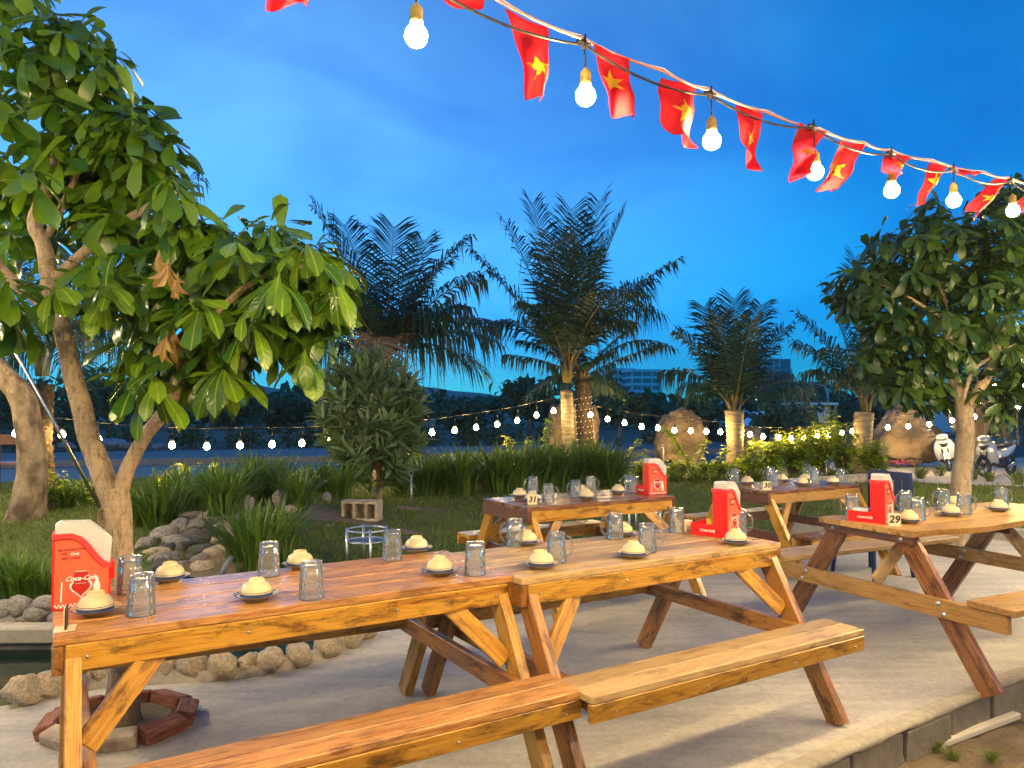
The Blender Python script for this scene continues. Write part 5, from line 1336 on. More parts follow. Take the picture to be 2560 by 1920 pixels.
# ---- lime leafed hedge and shoots
LIM = [leaf_shape(1, 0.72, 0.3, 0.25, 3), leaf_shape(1, 0.62, 0.6, 0.3, 3)]
def lime_bush(px, py, hpx, wpx, Y, n, label, group, ls=0.135, seed=0):
    b = D(px, py, Y); b.z = gz(b.x, b.y); rr = random.Random(seed + px)
    t = thing('lime_shrub', label, 'shrub', b, 0, group); h = hpx * Y / F; w_ = wpx * Y / F / 2
    xf = []; m = MB()
    for _ in range(n):
        a = rr.uniform(0, 6.28); tip = Vector((math.cos(a) * w_ * rr.uniform(0.2, 1), math.sin(a) * w_ * 0.7 * rr.uniform(0.2, 1), h * rr.uniform(0.45, 1.0)))
        mid = tip * 0.5 + Vector((0, 0, 0.15 * h)); base = Vector((tip.x * 0.25, tip.y * 0.25, 0))
        m.tube([base, mid, tip], [0.008, 0.006, 0.003], 4)
        for i in range(13):
            q = 0.25 + 0.78 * i / 12; p = base * (1 - q) ** 2 + mid * 2 * q * (1 - q) + tip * q * q
            th = rr.uniform(0, 6.28); d = Vector((math.cos(th), math.sin(th), rr.uniform(-0.3, 0.5)))
            xf.append((rr.randrange(2), frame(d, (0, 0, 1)), ls * rr.uniform(0.6, 1.2), tuple(p)))
    m.obj('stems', M['palm_stem'], t); tag(merged('foliage', LIM, xf, M['lime'], t), kind='stuff')
for i, (x, y, h, w_, Y, n) in enumerate([(1925, 1195, 95, 120, 15.0, 64), (1985, 1190, 112, 120, 15.3, 76), (2045, 1188, 118, 120, 15.6, 76), (2105, 1186, 125, 110, 15.8, 70), (2180, 1182, 90, 100, 15.8, 46), (2060, 1185, 165, 80, 16.2, 36), (1880, 1195, 60, 90, 14.6, 30), (1620, 1196, 45, 90, 14.2, 24), (1690, 1200, 48, 90, 14.2, 26), (1760, 1204, 48, 90, 14.2, 26), (1815, 1204, 50, 80, 14.2, 24)]):
    lime_bush(x, y, h, w_, Y, n, 'bright yellow-green leafy bush in the hedge under the string of bulbs', 'lime hedge bushes', seed=i)
lime_bush(2210, 1180, 60, 60, 15.6, 14, 'low green bush with pink blossom beside the planter edge', None, 0.09)
lime_bush(240, 1255, 70, 70, 9.6, 14, 'sparse yellow-green shrub in front of the leaning steel prop', None, 0.09)
lime_bush(130, 1235, 110, 90, 9.9, 16, 'sparse yellow-green climbing shrub beside the rough trunk', None, 0.1)
lime_bush(430, 1265, 80, 120, 11.2, 22, 'yellow-green bush rising behind the ferns near the front tree', None, 0.09)
lime_bush(760, 1230, 60, 150, 12.0, 22, 'low yellow-green bush between the ferns and the leafy shrub', None, 0.08)
def shoot(pts, Y, n, label, group='lime shoots rising above the ferns', ls=0.135):
    P = [D(x, y, Y) for x, y in pts]; b = P[0].copy(); rr = random.Random(pts[0][0])
    t = thing('lime_shoot', label, 'plant', b, 0, group); P = [p - b for p in P]
    MB().tube(P, [0.012] * (len(P) - 1) + [0.004], 5).obj('stem', M['palm_stem'], t)
    xf = []
    for i in range(n):
        q = (i + 0.5) / n * (len(P) - 1); k_ = min(int(q), len(P) - 2); p = P[k_].lerp(P[k_ + 1], q - k_)
        th = rr.uniform(0, 6.28); d = Vector((math.cos(th), math.sin(th), rr.uniform(-0.5, 0.6)))
        xf.append((rr.randrange(2), frame(d, (0, -0.3, 1)), ls * rr.uniform(0.7, 1.25), tuple(p)))
    tag(merged('foliage', LIM, xf, M['lime'], t), kind='stuff')
lb = 'leafy yellow-green shoot lit by the garden bulbs, rising above the ferns'
for pts, Y, n in [([(1350, 1170), (1362, 1110), (1375, 1040)], 13.9, 60), ([(1310, 1170), (1285, 1130), (1265, 1092)], 13.7, 45), ([(1330, 1165), (1325, 1120), (1318, 1095)], 13.6, 26), ([(1040, 1200), (1050, 1150), (1055, 1100)], 12.0, 34), ([(1010, 1200), (1020, 1150), (1030, 1120)], 12.0, 24), ([(395, 1230), (430, 1200), (462, 1165)], 10.8, 30), ([(600, 1235), (560, 1190), (525, 1158)], 11.2, 34),
                  ([(1730, 1175), (1700, 1120), (1660, 1065)], 14.2, 60), ([(1735, 1175), (1755, 1130), (1765, 1095)], 14.3, 36), ([(1770, 1175), (1800, 1145), (1822, 1115)], 14.3, 36), ([(1560, 1180), (1580, 1130), (1598, 1095)], 14.0, 34), ([(1870, 1175), (1878, 1130), (1882, 1092)], 14.8, 40), ([(1920, 1160), (1928, 1120), (1930, 1105)], 15.0, 26), ([(1610, 1180), (1615, 1150), (1610, 1125)], 14.0, 20), ([(1990, 1120), (2040, 1060), (2110, 1060)], 15.4, 40)]:
    shoot(pts, Y, n, lb)

# ---- flowers, garden stakes
m = MB(); rr = random.Random(2); p = GT(2245, 1172)
for _ in range(40): m.box((rr.gauss(0, 0.14), rr.gauss(0, 0.1), 0.10 + rr.uniform(0, 0.12)), (0.03, 0.03, 0.02), rz=rr.random())
fl = thing('flower_clump', 'small clump of pink flowers at the end of the planter edge', 'flowers', p)
m.obj('blossom', pm('pink_petal', (0.7, 0.12, 0.25), None, 4, 0.7), fl); lf = link('foliage', TUFT[0], fl); lf.scale = (0.4, 0.4, 0.35)
def stake(px, py0, py1, label, r_=0.010):
    p = GT(px, py0); h = (py0 - py1) * p.y / F
    t = thing('garden_stake', label, 'stake', p)
    MB().tube([(0, 0, -0.05), (0, 0, h)], r_, 8).obj('rod', M['steel'], t, True)
    MB().tube([(0.03 * math.cos(a), 0, h + 0.03 + 0.03 * math.sin(a)) for a in [k_ * 6.2832 / 10 for k_ in range(11)]], 0.006, 6).obj('eyelet', M['steel'], t, True)
stake(1659, 1188, 1120, 'thin steel stake with an eyelet beside the round boulder')
stake(2345, 1230, 1185, 'thin steel stake with an eyelet on the lawn by the scooters')
stake(2432, 1205, 1175, 'short steel stake at the edge of the parking pavement')
stake(1028, 1272, 1190, 'thin pale steel stake right of the leafy shrub', 0.013)
stake(2067, 1200, 1160, 'thin steel stake in front of the lime hedge')

# ================================================================== ROCKS AND POND EDGE
def rock_mesh(seed, sub=2, rough=0.28, flat=0.0):
    bm = bmesh.new(); bmesh.ops.create_icosphere(bm, subdivisions=sub, radius=0.5); o = Vector((seed * 7.3, seed * 3.1, seed * 1.7))
    rr = random.Random(seed); planes = [(Vector((rr.gauss(0, 1), rr.gauss(0, 1), rr.gauss(0, 1))).normalized(), rr.uniform(0.30, 0.44)) for _ in range(7)]
    for v in bm.verts:
        n = v.co.normalized(); v.co += n * (rough * 0.5 * mnoise.noise(n * 1.6 + o) + 0.06 * mnoise.noise(n * 4.5 + o))
        for pn, pd_ in planes:
            d = v.co.dot(pn)
            if d > pd_: v.co -= pn * (d - pd_) * 0.85
    me = bpy.data.meshes.new('rock'); bm.to_mesh(me); bm.free()
    me.polygons.foreach_set('use_smooth', [True] * len(me.polygons)); return me
RM = {}
for key in ('rock', 'rock_tan', 'rock_dark'):
    RM[key] = []
    for s in range(6):
        me = rock_mesh(s + 1, 3); me.name = key; me.materials.append(M[key]); RM[key].append(me)
def rock(c, sx, sy, sz, mat, parent=None, name='rock'):
    o = link(name, rnd.choice(RM[mat]), parent); o.location = c; o.scale = (sx * 1.12, sy * 1.12, sz * 1.12); o.rotation_euler = (rnd.uniform(-.25, .25), rnd.uniform(-.25, .25), rnd.uniform(0, 6.28)); return o
# near rim of mortared stones
z1 = lambda x, y: (x * 0.41, 1240 + y * 0.41)
rim = []
for x, y, w_, h in [(90, 1195, 200, 200), (245, 1160, 150, 170), (430, 1110, 150, 150), (560, 1085, 130, 140), (700, 1065, 140, 140), (905, 1050, 90, 140), (1010, 1048, 115, 140), (1150, 1035, 170, 185), (1330, 1035, 180, 190), (1490, 1035, 115, 130), (1635, 1010, 155, 165), (1805, 965, 160, 170)]: rim.append((*z1(x, y), w_ * 0.41, h * 0.41))
for x, y, w_, h in [(275, 915, 155, 150), (410, 868, 150, 130), (510, 832, 90, 100)]: rim.append((700 + x * 0.41, 1240 + y * 0.41, w_ * 0.41, h * 0.41))
pr = thing('stone_edging', 'low rim of mortared round stones along the near side of the pond', 'stone wall', G(rim[5][0], rim[5][1] + rim[5][3] / 2))
bed = []
for x, y, w_, h in rim:
    g = G(x, y + h * 0.5); sw = w_ * g.y / F; hh = h * g.y / F
    rock(g + Vector((0, 0.06, hh * 0.36)) - pr.location, sw * 1.05, 0.17, hh * 0.92, 'rock_tan', pr, 'stone'); bed.append(g)
m = MB()
for i in range(len(bed)):
    g = bed[i] - pr.location
    m.v += [(g.x - 0.01, g.y - 0.03, -0.02), (g.x, g.y + 0.0, 0.045), (g.x + 0.02, g.y + 0.12, 0.05), (g.x + 0.04, g.y + 0.16, -0.12)]
for i in range(len(bed) - 1):
    for q in range(3): m.f.append((i * 4 + q, i * 4 + 4 + q, i * 4 + 5 + q, i * 4 + 1 + q)); m.m.append(0)
m.obj('mortar_bed', M['mortar'], pr, True)
# concrete ledge on the far left side
lg = thing('pond_ledge', 'long concrete ledge along the back of the pond', 'ledge', (-4.4, 4.66, -0.1))
board('ledge_slab', lg, (0, 0, 0.115), (2.05, 0.06, 0.115), 0.14, 0.10, (0, 0, 1), M['mortar'], 0.012)
board('ledge_wall', lg, (0.02, 0.03, -0.02), (2.02, 0.09, -0.02), 0.08, 0.16, (0, 0, 1), M['block'], 0.004)
for x, y, w_, h in [(10, 1520, 60, 35), (50, 1515, 50, 50), (95, 1530, 60, 45), (115, 1508, 40, 40), (30, 1548, 70, 30), (150, 1540, 50, 40), (75, 1545, 45, 30)]:
    c = D(x, y, 5.0); tag(rock(c, w_ * 5 / F, 0.18, h * 5 / F, 'rock'), 'grey-brown rock lying behind the concrete pond ledge', 'rock', 'rocks behind the pond ledge')
# rock cascade
zz = lambda x, y: (380 + x * 0.2532, 1140 + y * 0.2532)
for i, (x, y, w_, h, k_) in enumerate([(110, 790, 240, 180, 'rock'), (290, 720, 150, 190, 'rock'), (400, 585, 110, 80, 'rock_tan'), (440, 680, 230, 130, 'rock'), (520, 605, 110, 100, 'rock_tan'), (640, 595, 190, 150, 'rock'), (440, 825, 200, 190, 'rock_dark'), (230, 865, 180, 170, 'rock'), (340, 905, 110, 130, 'rock_dark'), (140, 1015, 250, 170, 'rock'), (570, 775, 120, 140, 'rock_dark'), (730, 715, 200, 150, 'rock_tan'), (700, 830, 200, 120, 'rock_tan'), (670, 970, 210, 220, 'rock_tan'), (560, 1120, 310, 130, 'rock_tan'), (870, 635, 120, 120, 'rock'), (300, 1085, 130, 90, 'rock'), (400, 985, 110, 50, 'rock_dark'), (20, 960, 120, 110, 'rock_tan'), (60, 1090, 150, 120, 'rock_dark'), (510, 1010, 110, 110, 'rock'), (590, 680, 100, 80, 'rock_dark'), (770, 600, 90, 70, 'rock'), (820, 790, 110, 120, 'rock'), (-60, 880, 160, 150, 'rock'), (300, 640, 120, 90, 'rock_dark'), (160, 910, 150, 110, 'rock_dark'), (480, 930, 120, 110, 'rock_dark')]):
    px, py = zz(x, y); Y = 6.3 + (1437 - py) / 157 * 1.6; c = D(px, py, Y + 0.12)
    lab = {'rock': 'grey angular rock piled round the dark waterfall hollow', 'rock_tan': 'tan rounded stone edging the dark waterfall hollow', 'rock_dark': 'dark rock inside the waterfall hollow'}[k_]  # the darkest rock colour goes to stones inside the hollow
    tag(rock(c, w_ * .2532 * Y / F, 0.3, h * .2532 * Y / F, k_), lab, 'rock', lab.split(' ', 1)[0] + ' rocks of the waterfall')
# bank of earth that carries the rocks
m = MB(); pts = [(360, 1460), (420, 1400), (460, 1330), (530, 1290), (600, 1290), (600, 1380), (560, 1450)]
nn = 9
for j in range(nn):
    for i in range(nn):
        px = 340 + 300 * i / (nn - 1); py = 1460 - 190 * j / (nn - 1); Y = 6.55 + (1437 - py) / 157 * 1.6
        dip = 0.28 * math.exp(-((px - 520) / 60) ** 2) * (1 - j / (nn - 1)) + 0.06
        p = D(px, py, Y + 0.1); m.v.append((p.x, p.y + 0.1, max(-0.15, p.z - dip)))
for j in range(nn - 1):
    for i in range(nn - 1): a = j * nn + i; m.f.append((a, a + 1, a + nn + 1, a + nn)); m.m.append(0)
tag(m.obj('earth_bank', M['rock_dark'], smooth=True), kind='structure')
for x, y, w_, h, lab in [(698, 1245, 34, 42, 'upright brown stone among the ferns'), (818, 1243, 28, 28, 'round grey stone beside the hollow block'), (725, 1270, 30, 20, 'flat tan stone on the bare earth'), (620, 1258, 36, 42, 'pale grey stone half hidden by ferns above the waterfall'), (1017, 1212, 26, 26, 'round grey stone right of the leafy shrub'), (1200, 1215, 26, 26, 'small round grey stone at the foot of the fern row'), (1352, 1135, 30, 38, 'pointed pale stone among the ferns by the pale palm'), (818, 1318, 28, 12, 'thin flat tan stone lying on the grass'), (1715, 1175, 20, 12, 'small pale stone in front of the short palm'), (1955, 1185, 26, 16, 'small reddish stone before the lime hedge'), (2192, 1133, 40, 22, 'flat grey stone at the foot of the pointed boulder'), (2225, 1133, 40, 18, 'low brown stone beside the pointed boulder')]:
    p = GT(x, y + h / 2); tag(rock(p + Vector((0, 0, h * p.y / F * 0.4)), w_ * p.y / F, w_ * p.y / F * 0.8, h * p.y / F, 'rock_tan' if 'tan' in lab or 'brown' in lab or 'red' in lab else 'rock'), lab, 'rock')
# boulders
def boulder(seed, px, y0, y1, wpx, Y, lab, taper=0.0, blocky=0.3, tilt=0.0):
    bm = bmesh.new(); bmesh.ops.create_icosphere(bm, subdivisions=5, radius=0.5); o = Vector((seed * 5.1, seed * 2.3, 0))
    for v in bm.verts:
        n = v.co.normalized()
        mx = max(abs(n.x), abs(n.y), abs(n.z)); v.co = n * 0.5 * (1 + blocky * (1 / mx - 1))
        v.co += n * (0.12 * mnoise.noise(n * 1.7 + o) + 0.06 * mnoise.noise(n * 4 + o) + 0.05 * mnoise.ridged_multi_fractal(n * 3 + o, 0.9, 2.1, 5, 1.0, 2.0) * 0.4 + 0.02 * mnoise.noise(n * 13 + o))
        s = 1 - taper * (v.co.z + 0.5); v.co.x = v.co.x * s + tilt * v.co.z; v.co.y *= s
    me = bpy.data.meshes.new('boulder'); bm.to_mesh(me); bm.free(); me.materials.append(M['boulder']); me.polygons.foreach_set('use_smooth', [True] * len(me.polygons))
    h = (y1 - y0) * Y / F; w_ = wpx * Y / F; c = D(px, (y0 + y1) / 2, Y)
    ob = link('boulder', me); ob.location = c; ob.scale = (w_ * 1.05, w_ * 0.9, h * 1.05); tag(ob, lab, 'boulder'); return ob
boulder(1, 1432, 1015, 1160, 118, 17.5, 'blocky brown boulder standing behind the pale palm trunk', 0.1, 0.7)
boulder(2, 1702, 1035, 1155, 128, 17.5, 'round-topped brown boulder beyond the lime shoots', 0.25, 0.35)
boulder(3, 1865, 1068, 1140, 80, 21.0, 'low rounded boulder behind the short palm', 0.1, 0.3)
boulder(4, 2256, 1025, 1145, 155, 18.6, 'pointed pale brown boulder beside the white scooter', 0.55, 0.45, 0.10)

# ================================================================== SMALL FURNITURE
def ring_pts(r, z, n=28): return [(r * math.cos(2 * math.pi * k_ / n), r * math.sin(2 * math.pi * k_ / n), z) for k_ in range(n + 1)]
def steel_stand(px, py, hpx, wpx, Y, label):
    p = D(px, py, Y); p.z = gz(p.x, p.y); top = D(px, py - hpx, Y).z
    h = top - p.z; r_ = wpx * Y / F / 2
    t = thing('ring_stand', label, 'stand', p)
    for k_ in range(4):
        a = k_ * math.pi / 2 + 0.35; MB().tube([(r_ * math.cos(a), r_ * math.sin(a), 0), (r_ * math.cos(a), r_ * math.sin(a), h)], 0.011, 10).obj('leg', M['chrome'], t, True)
    MB().tube(ring_pts(r_, h - 0.02), 0.007, 6, False).obj('ring', M['chrome'], t, True)
    MB().tube(ring_pts(r_ * 0.98, h - 0.11), 0.006, 6, False).obj('ring', M['chrome'], t, True)
    MB().lathe([(0.0003, h - 0.12), (r_ * 0.9, h - 0.12), (r_ * 0.97, h - 0.112), (r_ * 0.9, h - 0.116), (0.0003, h - 0.116)], 28).obj('shelf', M['chrome'], t, True)
steel_stand(917, 1425, 108, 98, 6.3, 'chrome ring stand on the grass behind the reddish table')
steel_stand(1612, 1310, 60, 86, 7.6, 'chrome ring stand beyond the table nearest the fern row')
# hollow concrete block
p = GT(905, 1300); hb = thing('hollow_block', 'hollow concrete block lying on bare earth below the leafy shrub', 'concrete block', p, R(-8))
bl_, bh, bd, wl_ = 0.42, 0.22, 0.19, 0.03
MB().box((0, 0, wl_ / 2), (bl_, bd, wl_)).box((0, 0, bh - wl_ / 2), (bl_, bd, wl_)).box((-bl_ / 2 + wl_ / 2, 0, bh / 2), (wl_, bd - .002, bh - 2 * wl_)).box((bl_ / 2 - wl_ / 2, 0, bh / 2), (wl_, bd - .002, bh - 2 * wl_)).box((-0.065, 0, bh / 2), (wl_, bd - .002, bh - 2 * wl_)).box((0.075, 0, bh / 2), (wl_, bd - .002, bh - 2 * wl_)).box((0, bd / 2 - 0.012, bh / 2), (bl_ - 2 * wl_, 0.02, bh - 2 * wl_)).obj('block', M['rock_tan'], hb)
# leaning steel prop
a = GT(252, 1272); b = D(28, 860, 8.6)
pp = thing('steel_prop', 'long steel prop leaning against the rough old trunk', 'pole', a)
MB().tube([(0, 0, 0), b - a], 0.021, 10).obj('tube', M['steel'], pp, True); MB().tube([(b - a) * 0.96, (b - a) * 1.01], 0.027, 10).obj('cap', M['red'], pp, True)
# grey pond hose and white pipe
o = MB().tube([D(548, 1445, 6.2), D(565, 1415, 6.25), D(580, 1392, 6.3)], 0.022, 10).obj('pond_hose', plain('grey_hose', (0.16, 0.18, 0.22), 0.4), None, True); tag(o, 'short grey hose lying beside the waterfall stones', 'hose')
a = G(2200, 1915, -0.165); b = G(2542, 1787, -0.165); d = (b - a).normalized()
wp = thing('white_bar', 'long off-white square bar lying on the soil below the slab', 'bar', a); board('bar', wp, -d * 0.5, b - a, 0.042, 0.03, (0, 0, 1), M['pvc'], 0.004)
# stray weeds at the foot of the slab
for i, (x, y) in enumerate([(2340, 1880), (2380, 1905), (2480, 1905)]):
    p = G(x, y, -0.175); o = link('weed', TUFT[i % 2]); o.location = p; o.scale = (0.22, 0.22, 0.16); tag(o, 'small weed growing in the soil beside the white bar', 'weed', 'weeds in the soil')
# navy plastic chair between the far tables
p = Vector((3.06, 6.42, 0)); bc = thing('plastic_chair', 'navy blue plastic chair between the far tables', 'chair', p, R(112))
MB().box((0, 0, 0.43), (0.42, 0.42, 0.03)).obj('seat', M['navy'], bc)
m = MB()
for k_ in range(5): m.box((-0.16 + 0.08 * k_, -0.20 - 0.02, 0.63), (0.05, 0.02, 0.38))
m.box((0, -0.22, 0.83), (0.42, 0.03, 0.07)); m.box((-0.20, -0.215, 0.63), (0.035, 0.03, 0.4)); m.box((0.20, -0.215, 0.63), (0.035, 0.03, 0.4)); m.obj('backrest', M['navy'], bc)
for sx in (-1, 1):
    for sy in (-1, 1): MB().tube([(sx * 0.18, sy * 0.18, 0.42), (sx * 0.22, sy * 0.22, 0.0)], [0.022, 0.016], 8).obj('leg', M['navy'], bc)
# wooden chair behind the rough trunk
p = D(22, 1215, 12.0); p.z = gz(p.x, p.y); wc = thing('wooden_chair', 'reddish wooden chair standing behind the rough old trunk', 'chair', p, R(20))
for sx in (-1, 1):
    MB().box((sx * 0.19, 0.19, 0.46), (0.045, 0.045, 0.92)).obj('leg', M['wood_dark'], wc); MB().box((sx * 0.19, -0.19, 0.22), (0.045, 0.045, 0.44)).obj('leg', M['wood_dark'], wc)
MB().box((0, 0, 0.455), (0.43, 0.43, 0.03)).obj('seat', M['wood_dark'], wc); MB().box((0, 0.19, 0.82), (0.334, 0.03, 0.16)).obj('backrest', M['wood_dark'], wc)
# woven chair by the pointed boulder
p = D(2333, 1140, 20.3); p.z = -0.02; rc = thing('woven_chair', 'round-backed woven chair with thin legs beside the pointed boulder', 'chair', p, R(-20))
rat = pm('woven_cane', (0.42, 0.26, 0.12), (0.15, 0.09, 0.05), 40, 0.8, 0.6, 60)
m = MB(); pr_ = []
for k_ in range(13):
    a = math.pi * k_ / 12; pr_.append((0.27 * math.cos(a), 0.15, 0.55 + 0.42 * math.sin(a) ** 0.7 if math.sin(a) > 1e-6 else 0.55))
m.prism([(q[0], q[2]) for q in pr_] + [(-0.24, 0.42), (0.24, 0.42)], 0.12, 0.17, Matrix(((1, 0, 0, 0), (0, 0, 1, 0), (0, 1, 0, 0), (0, 0, 0, 1)))); m.obj('backrest', rat, rc, recalc=True)
MB().box((0, -0.06, 0.42), (0.5, 0.42, 0.05)).obj('seat', rat, rc)
for sx in (-1, 1):
    for sy in (-1, 1): MB().tube([(sx * 0.2, sy * 0.16 - 0.04, 0.40), (sx * 0.24, sy * 0.2 - 0.04, 0)], 0.016, 8).obj('leg', M['wood_dark'], rc)

# ================================================================== SCOOTERS (local: nose to -Y, standing on z = 0)
def scooter(p, rz, lean, label, body, front_black, steer=-12):
    t = thing('motor_scooter', label, 'scooter', p, rz); t.rotation_euler = (0, lean, rz); t.scale = (0.84, 0.84, 0.84)
    def wheel(y, st, nm):
        w_ = MB(); R_, r_ = 0.215, 0.045; Mx = Matrix.Translation((0, y, R_ + r_)) @ Matrix.Rotation(st, 4, 'Z') @ Matrix.Rotation(R(90), 4, 'Y')
        vs = []; fs = []; n1_, n2_ = 28, 10
        for i in range(n1_):
            for j in range(n2_):
                a, b = 2 * math.pi * i / n1_, 2 * math.pi * j / n2_; vs.append(((R_ + r_ * math.cos(b)) * math.cos(a), (R_ + r_ * math.cos(b)) * math.sin(a), r_ * math.sin(b) * 0.95))
        for i in range(n1_):
            for j in range(n2_): fs.append((i * n2_ + j, ((i + 1) % n1_) * n2_ + j, ((i + 1) % n1_) * n2_ + (j + 1) % n2_, i * n2_ + (j + 1) % n2_))
        w_.add(vs, fs, Mx); o = w_.obj('tyre', M['black'], t, True)
        rm = MB(); rm.lathe([(0.172, -0.022), (0.183, -0.016), (0.183, 0.016), (0.172, 0.022), (0.166, 0.0), (0.172, -0.022)], 28, Mx); rm.lathe([(0.001, -0.03), (0.036, -0.03), (0.036, 0.03), (0.001, 0.03)], 14, Mx)
        for k_ in range(6):
            a = k_ * math.pi / 3; rm.tube([Mx @ Vector((0.03 * math.cos(a), 0.03 * math.sin(a), 0)), Mx @ Vector((0.17 * math.cos(a + .2), 0.17 * math.sin(a + .2), 0))], 0.010, 6)
        rm.obj('rim', M['chrome'] if not front_black else M['blackplastic'], o, True)
        rm = MB(); rm.lathe([(0.06, -0.036), (0.10, -0.036), (0.10, -0.033), (0.06, -0.033), (0.06, -0.036)], 20, Mx); rm.obj('brake_disc', M['steel'], o, True)
    st = R(steer); wheel(-0.63, st, 'front'); wheel(0.62, 0, 'rear')
    def loft(name, secs, mat, n=14, closed=True):
        """secs: (y, z centre, half width, half height, squareness)"""
        m = MB(); vs = []
        for y, zc, hw, hh, xo in secs:
            for k_ in range(n):
                a = 2 * math.pi * k_ / n; c, s = math.cos(a), math.sin(a)
                vs.append((xo + hw * math.copysign(abs(c) ** 0.7, c), y, zc + hh * math.copysign(abs(s) ** 0.7, s)))
        fs = []
        for i in range(len(secs) - 1):
            for k_ in range(n): fs.append((i * n + k_, i * n + (k_ + 1) % n, (i + 1) * n + (k_ + 1) % n, (i + 1) * n + k_))
        fs.append(tuple(range(n - 1, -1, -1))); fs.append(tuple((len(secs) - 1) * n + k_ for k_ in range(n)))
        m.add(vs, fs); return m.obj(name, mat, t, True, True)
    # front mudguard, fork
    m = MB(); 
    for i in range(11):
        a = R(20 + 150 * i / 10); rr_ = 0.285
        cy_, cz_ = -0.63 - rr_ * math.cos(a), 0.26 + rr_ * math.sin(a)
        for wx, dz in ((-0.075, -0.035), (-0.05, 0.0), (0, 0.012), (0.05, 0.0), (0.075, -0.035)): m.v.append((wx, cy_, cz_ + dz))
    for i in range(10):
        for j in range(4): q = i * 5 + j; m.f.append((q, q + 1, q + 6, q + 5)); m.m.append(0)
    m.obj('mudguard', M['blackplastic'] if front_black else body, t, True)
    m = MB()
    for sx in (-1, 1): m.tube([(sx * 0.07, -0.63, 0.26), (sx * 0.07, -0.50, 0.62)], 0.018, 8)
    m.obj('fork', M['blackplastic'], t, True)
    # leg shield: tall curved apron
    m = MB(); ny_, nx_ = 10, 9
    for j in range(ny_ + 1):
        q = j / ny_; z = 0.30 + 0.56 * q; hw = 0.17 + 0.09 * math.sin(math.pi * (0.15 + 0.7 * q)) - 0.06 * max(0, q - 0.75) * 4 * 0.5; y0 = -0.42 - 0.10 * math.sin(math.pi * q * 0.9)
        for i in range(nx_ + 1):
            u = -1 + 2 * i / nx_; m.v.append((u * hw, y0 + 0.14 * u * u, z))
    for j in range(ny_):
        for i in range(nx_): q = j * (nx_ + 1) + i; m.f.append((q, q + 1, q + nx_ + 2, q + nx_ + 1)); m.m.append(0)
    ls = m.obj('leg_shield', body, t, True)
    md = ls.modifiers.new('thick', 'SOLIDIFY'); md.thickness = 0.05; md.offset = -1
    m = MB()
    for i in range(9):
        u = -1 + 2 * i / 8; m.v += [(u * 0.12, -0.535 + 0.10 * u * u, 0.66 + 0.03 * u * u), (u * 0.13, -0.545 + 0.10 * u * u, 0.76 + 0.02 * u * u)]
    for i in range(8): m.f.append((2 * i, 2 * i + 2, 2 * i + 3, 2 * i + 1)); m.m.append(0)
    m.obj('turn_signal', M['blackplastic'], t, True)
    # head with headlamp, bars, mirrors
    loft('headlamp_cowl', [(-0.52, 0.90, 0.05, 0.04, 0), (-0.50, 0.91, 0.12, 0.075, 0), (-0.42, 0.935, 0.15, 0.085, 0), (-0.32, 0.95, 0.11, 0.065, 0), (-0.28, 0.95, 0.05, 0.04, 0)], body)
    loft('headlamp', [(-0.528, 0.90, 0.03, 0.02, 0), (-0.521, 0.90, 0.09, 0.045, 0), (-0.505, 0.905, 0.105, 0.055, 0)], M['chrome'])
    m = MB()
    for sx in (-1, 1): m.tube([(sx * 0.10, -0.37, 0.95), (sx * 0.22, -0.33, 0.98), (sx * 0.34, -0.28, 0.97)], 0.016, 8)
    m.obj('handlebar', M['blackplastic'], t, True)
    for sx in (-1, 1):
        mi = MB().tube([(sx * 0.22, -0.34, 0.99), (sx * 0.27, -0.36, 1.14)], 0.006, 6).obj('mirror', M['blackplastic'], t, True)
        MB().lathe([(0.001, -0.012), (0.045, -0.010), (0.052, 0.0), (0.001, 0.004)], 16, Matrix.Translation((sx * 0.285, -0.36, 1.17)) @ Matrix.Rotation(R(85), 4, 'X')).obj('mirror_glass', M['chrome'], mi, True)
    # floor, tunnel, tail, seat
    loft('floor_board', [(-0.40, 0.31, 0.17, 0.04, 0), (-0.1, 0.29, 0.18, 0.045, 0), (0.12, 0.31, 0.17, 0.06, 0)], M['blackplastic'])
    loft('body', [(0.02, 0.42, 0.10, 0.14, 0), (0.12, 0.50, 0.155, 0.17, 0), (0.35, 0.57, 0.17, 0.15, 0), (0.65, 0.65, 0.14, 0.11, 0), (0.90, 0.73, 0.07, 0.06, 0), (0.98, 0.76, 0.03, 0.03, 0)], body)
    loft('side_cover', [(0.0, 0.40, 0.178, 0.06, 0), (0.3, 0.46, 0.19, 0.05, 0), (0.7, 0.58, 0.155, 0.025, 0)], M['blackplastic'])
    loft('seat', [(0.02, 0.71, 0.08, 0.03, 0), (0.12, 0.735, 0.13, 0.045, 0), (0.45, 0.755, 0.14, 0.05, 0), (0.72, 0.80, 0.12, 0.045, 0), (0.80, 0.80, 0.06, 0.03, 0)], M['black'])
    loft('engine', [(0.2, 0.27, 0.09, 0.07, -0.05), (0.45, 0.27, 0.11, 0.09, -0.06), (0.66, 0.27, 0.07, 0.06, -0.06)], M['blackplastic'])
    MB().tube([(0.14, 0.25, 0.22), (0.15, 0.5, 0.27), (0.16, 0.95, 0.36)], [0.03, 0.045, 0.05], 10).obj('exhaust', M['steel'], t, True)
    m = MB()
    for sx in (-1, 1): m.tube([(sx * 0.10, 0.70, 0.82), (sx * 0.13, 0.92, 0.86), (sx * 0.02, 1.0, 0.86)], 0.012, 6)
    m.obj('grab_rail', M['steel'], t, True)
    MB().tube([(-0.1, 0.15, 0.3), (-0.2, 0.2, 0.0)], 0.012, 6).obj('kick_stand', M['steel'], t, True)
    m = MB()
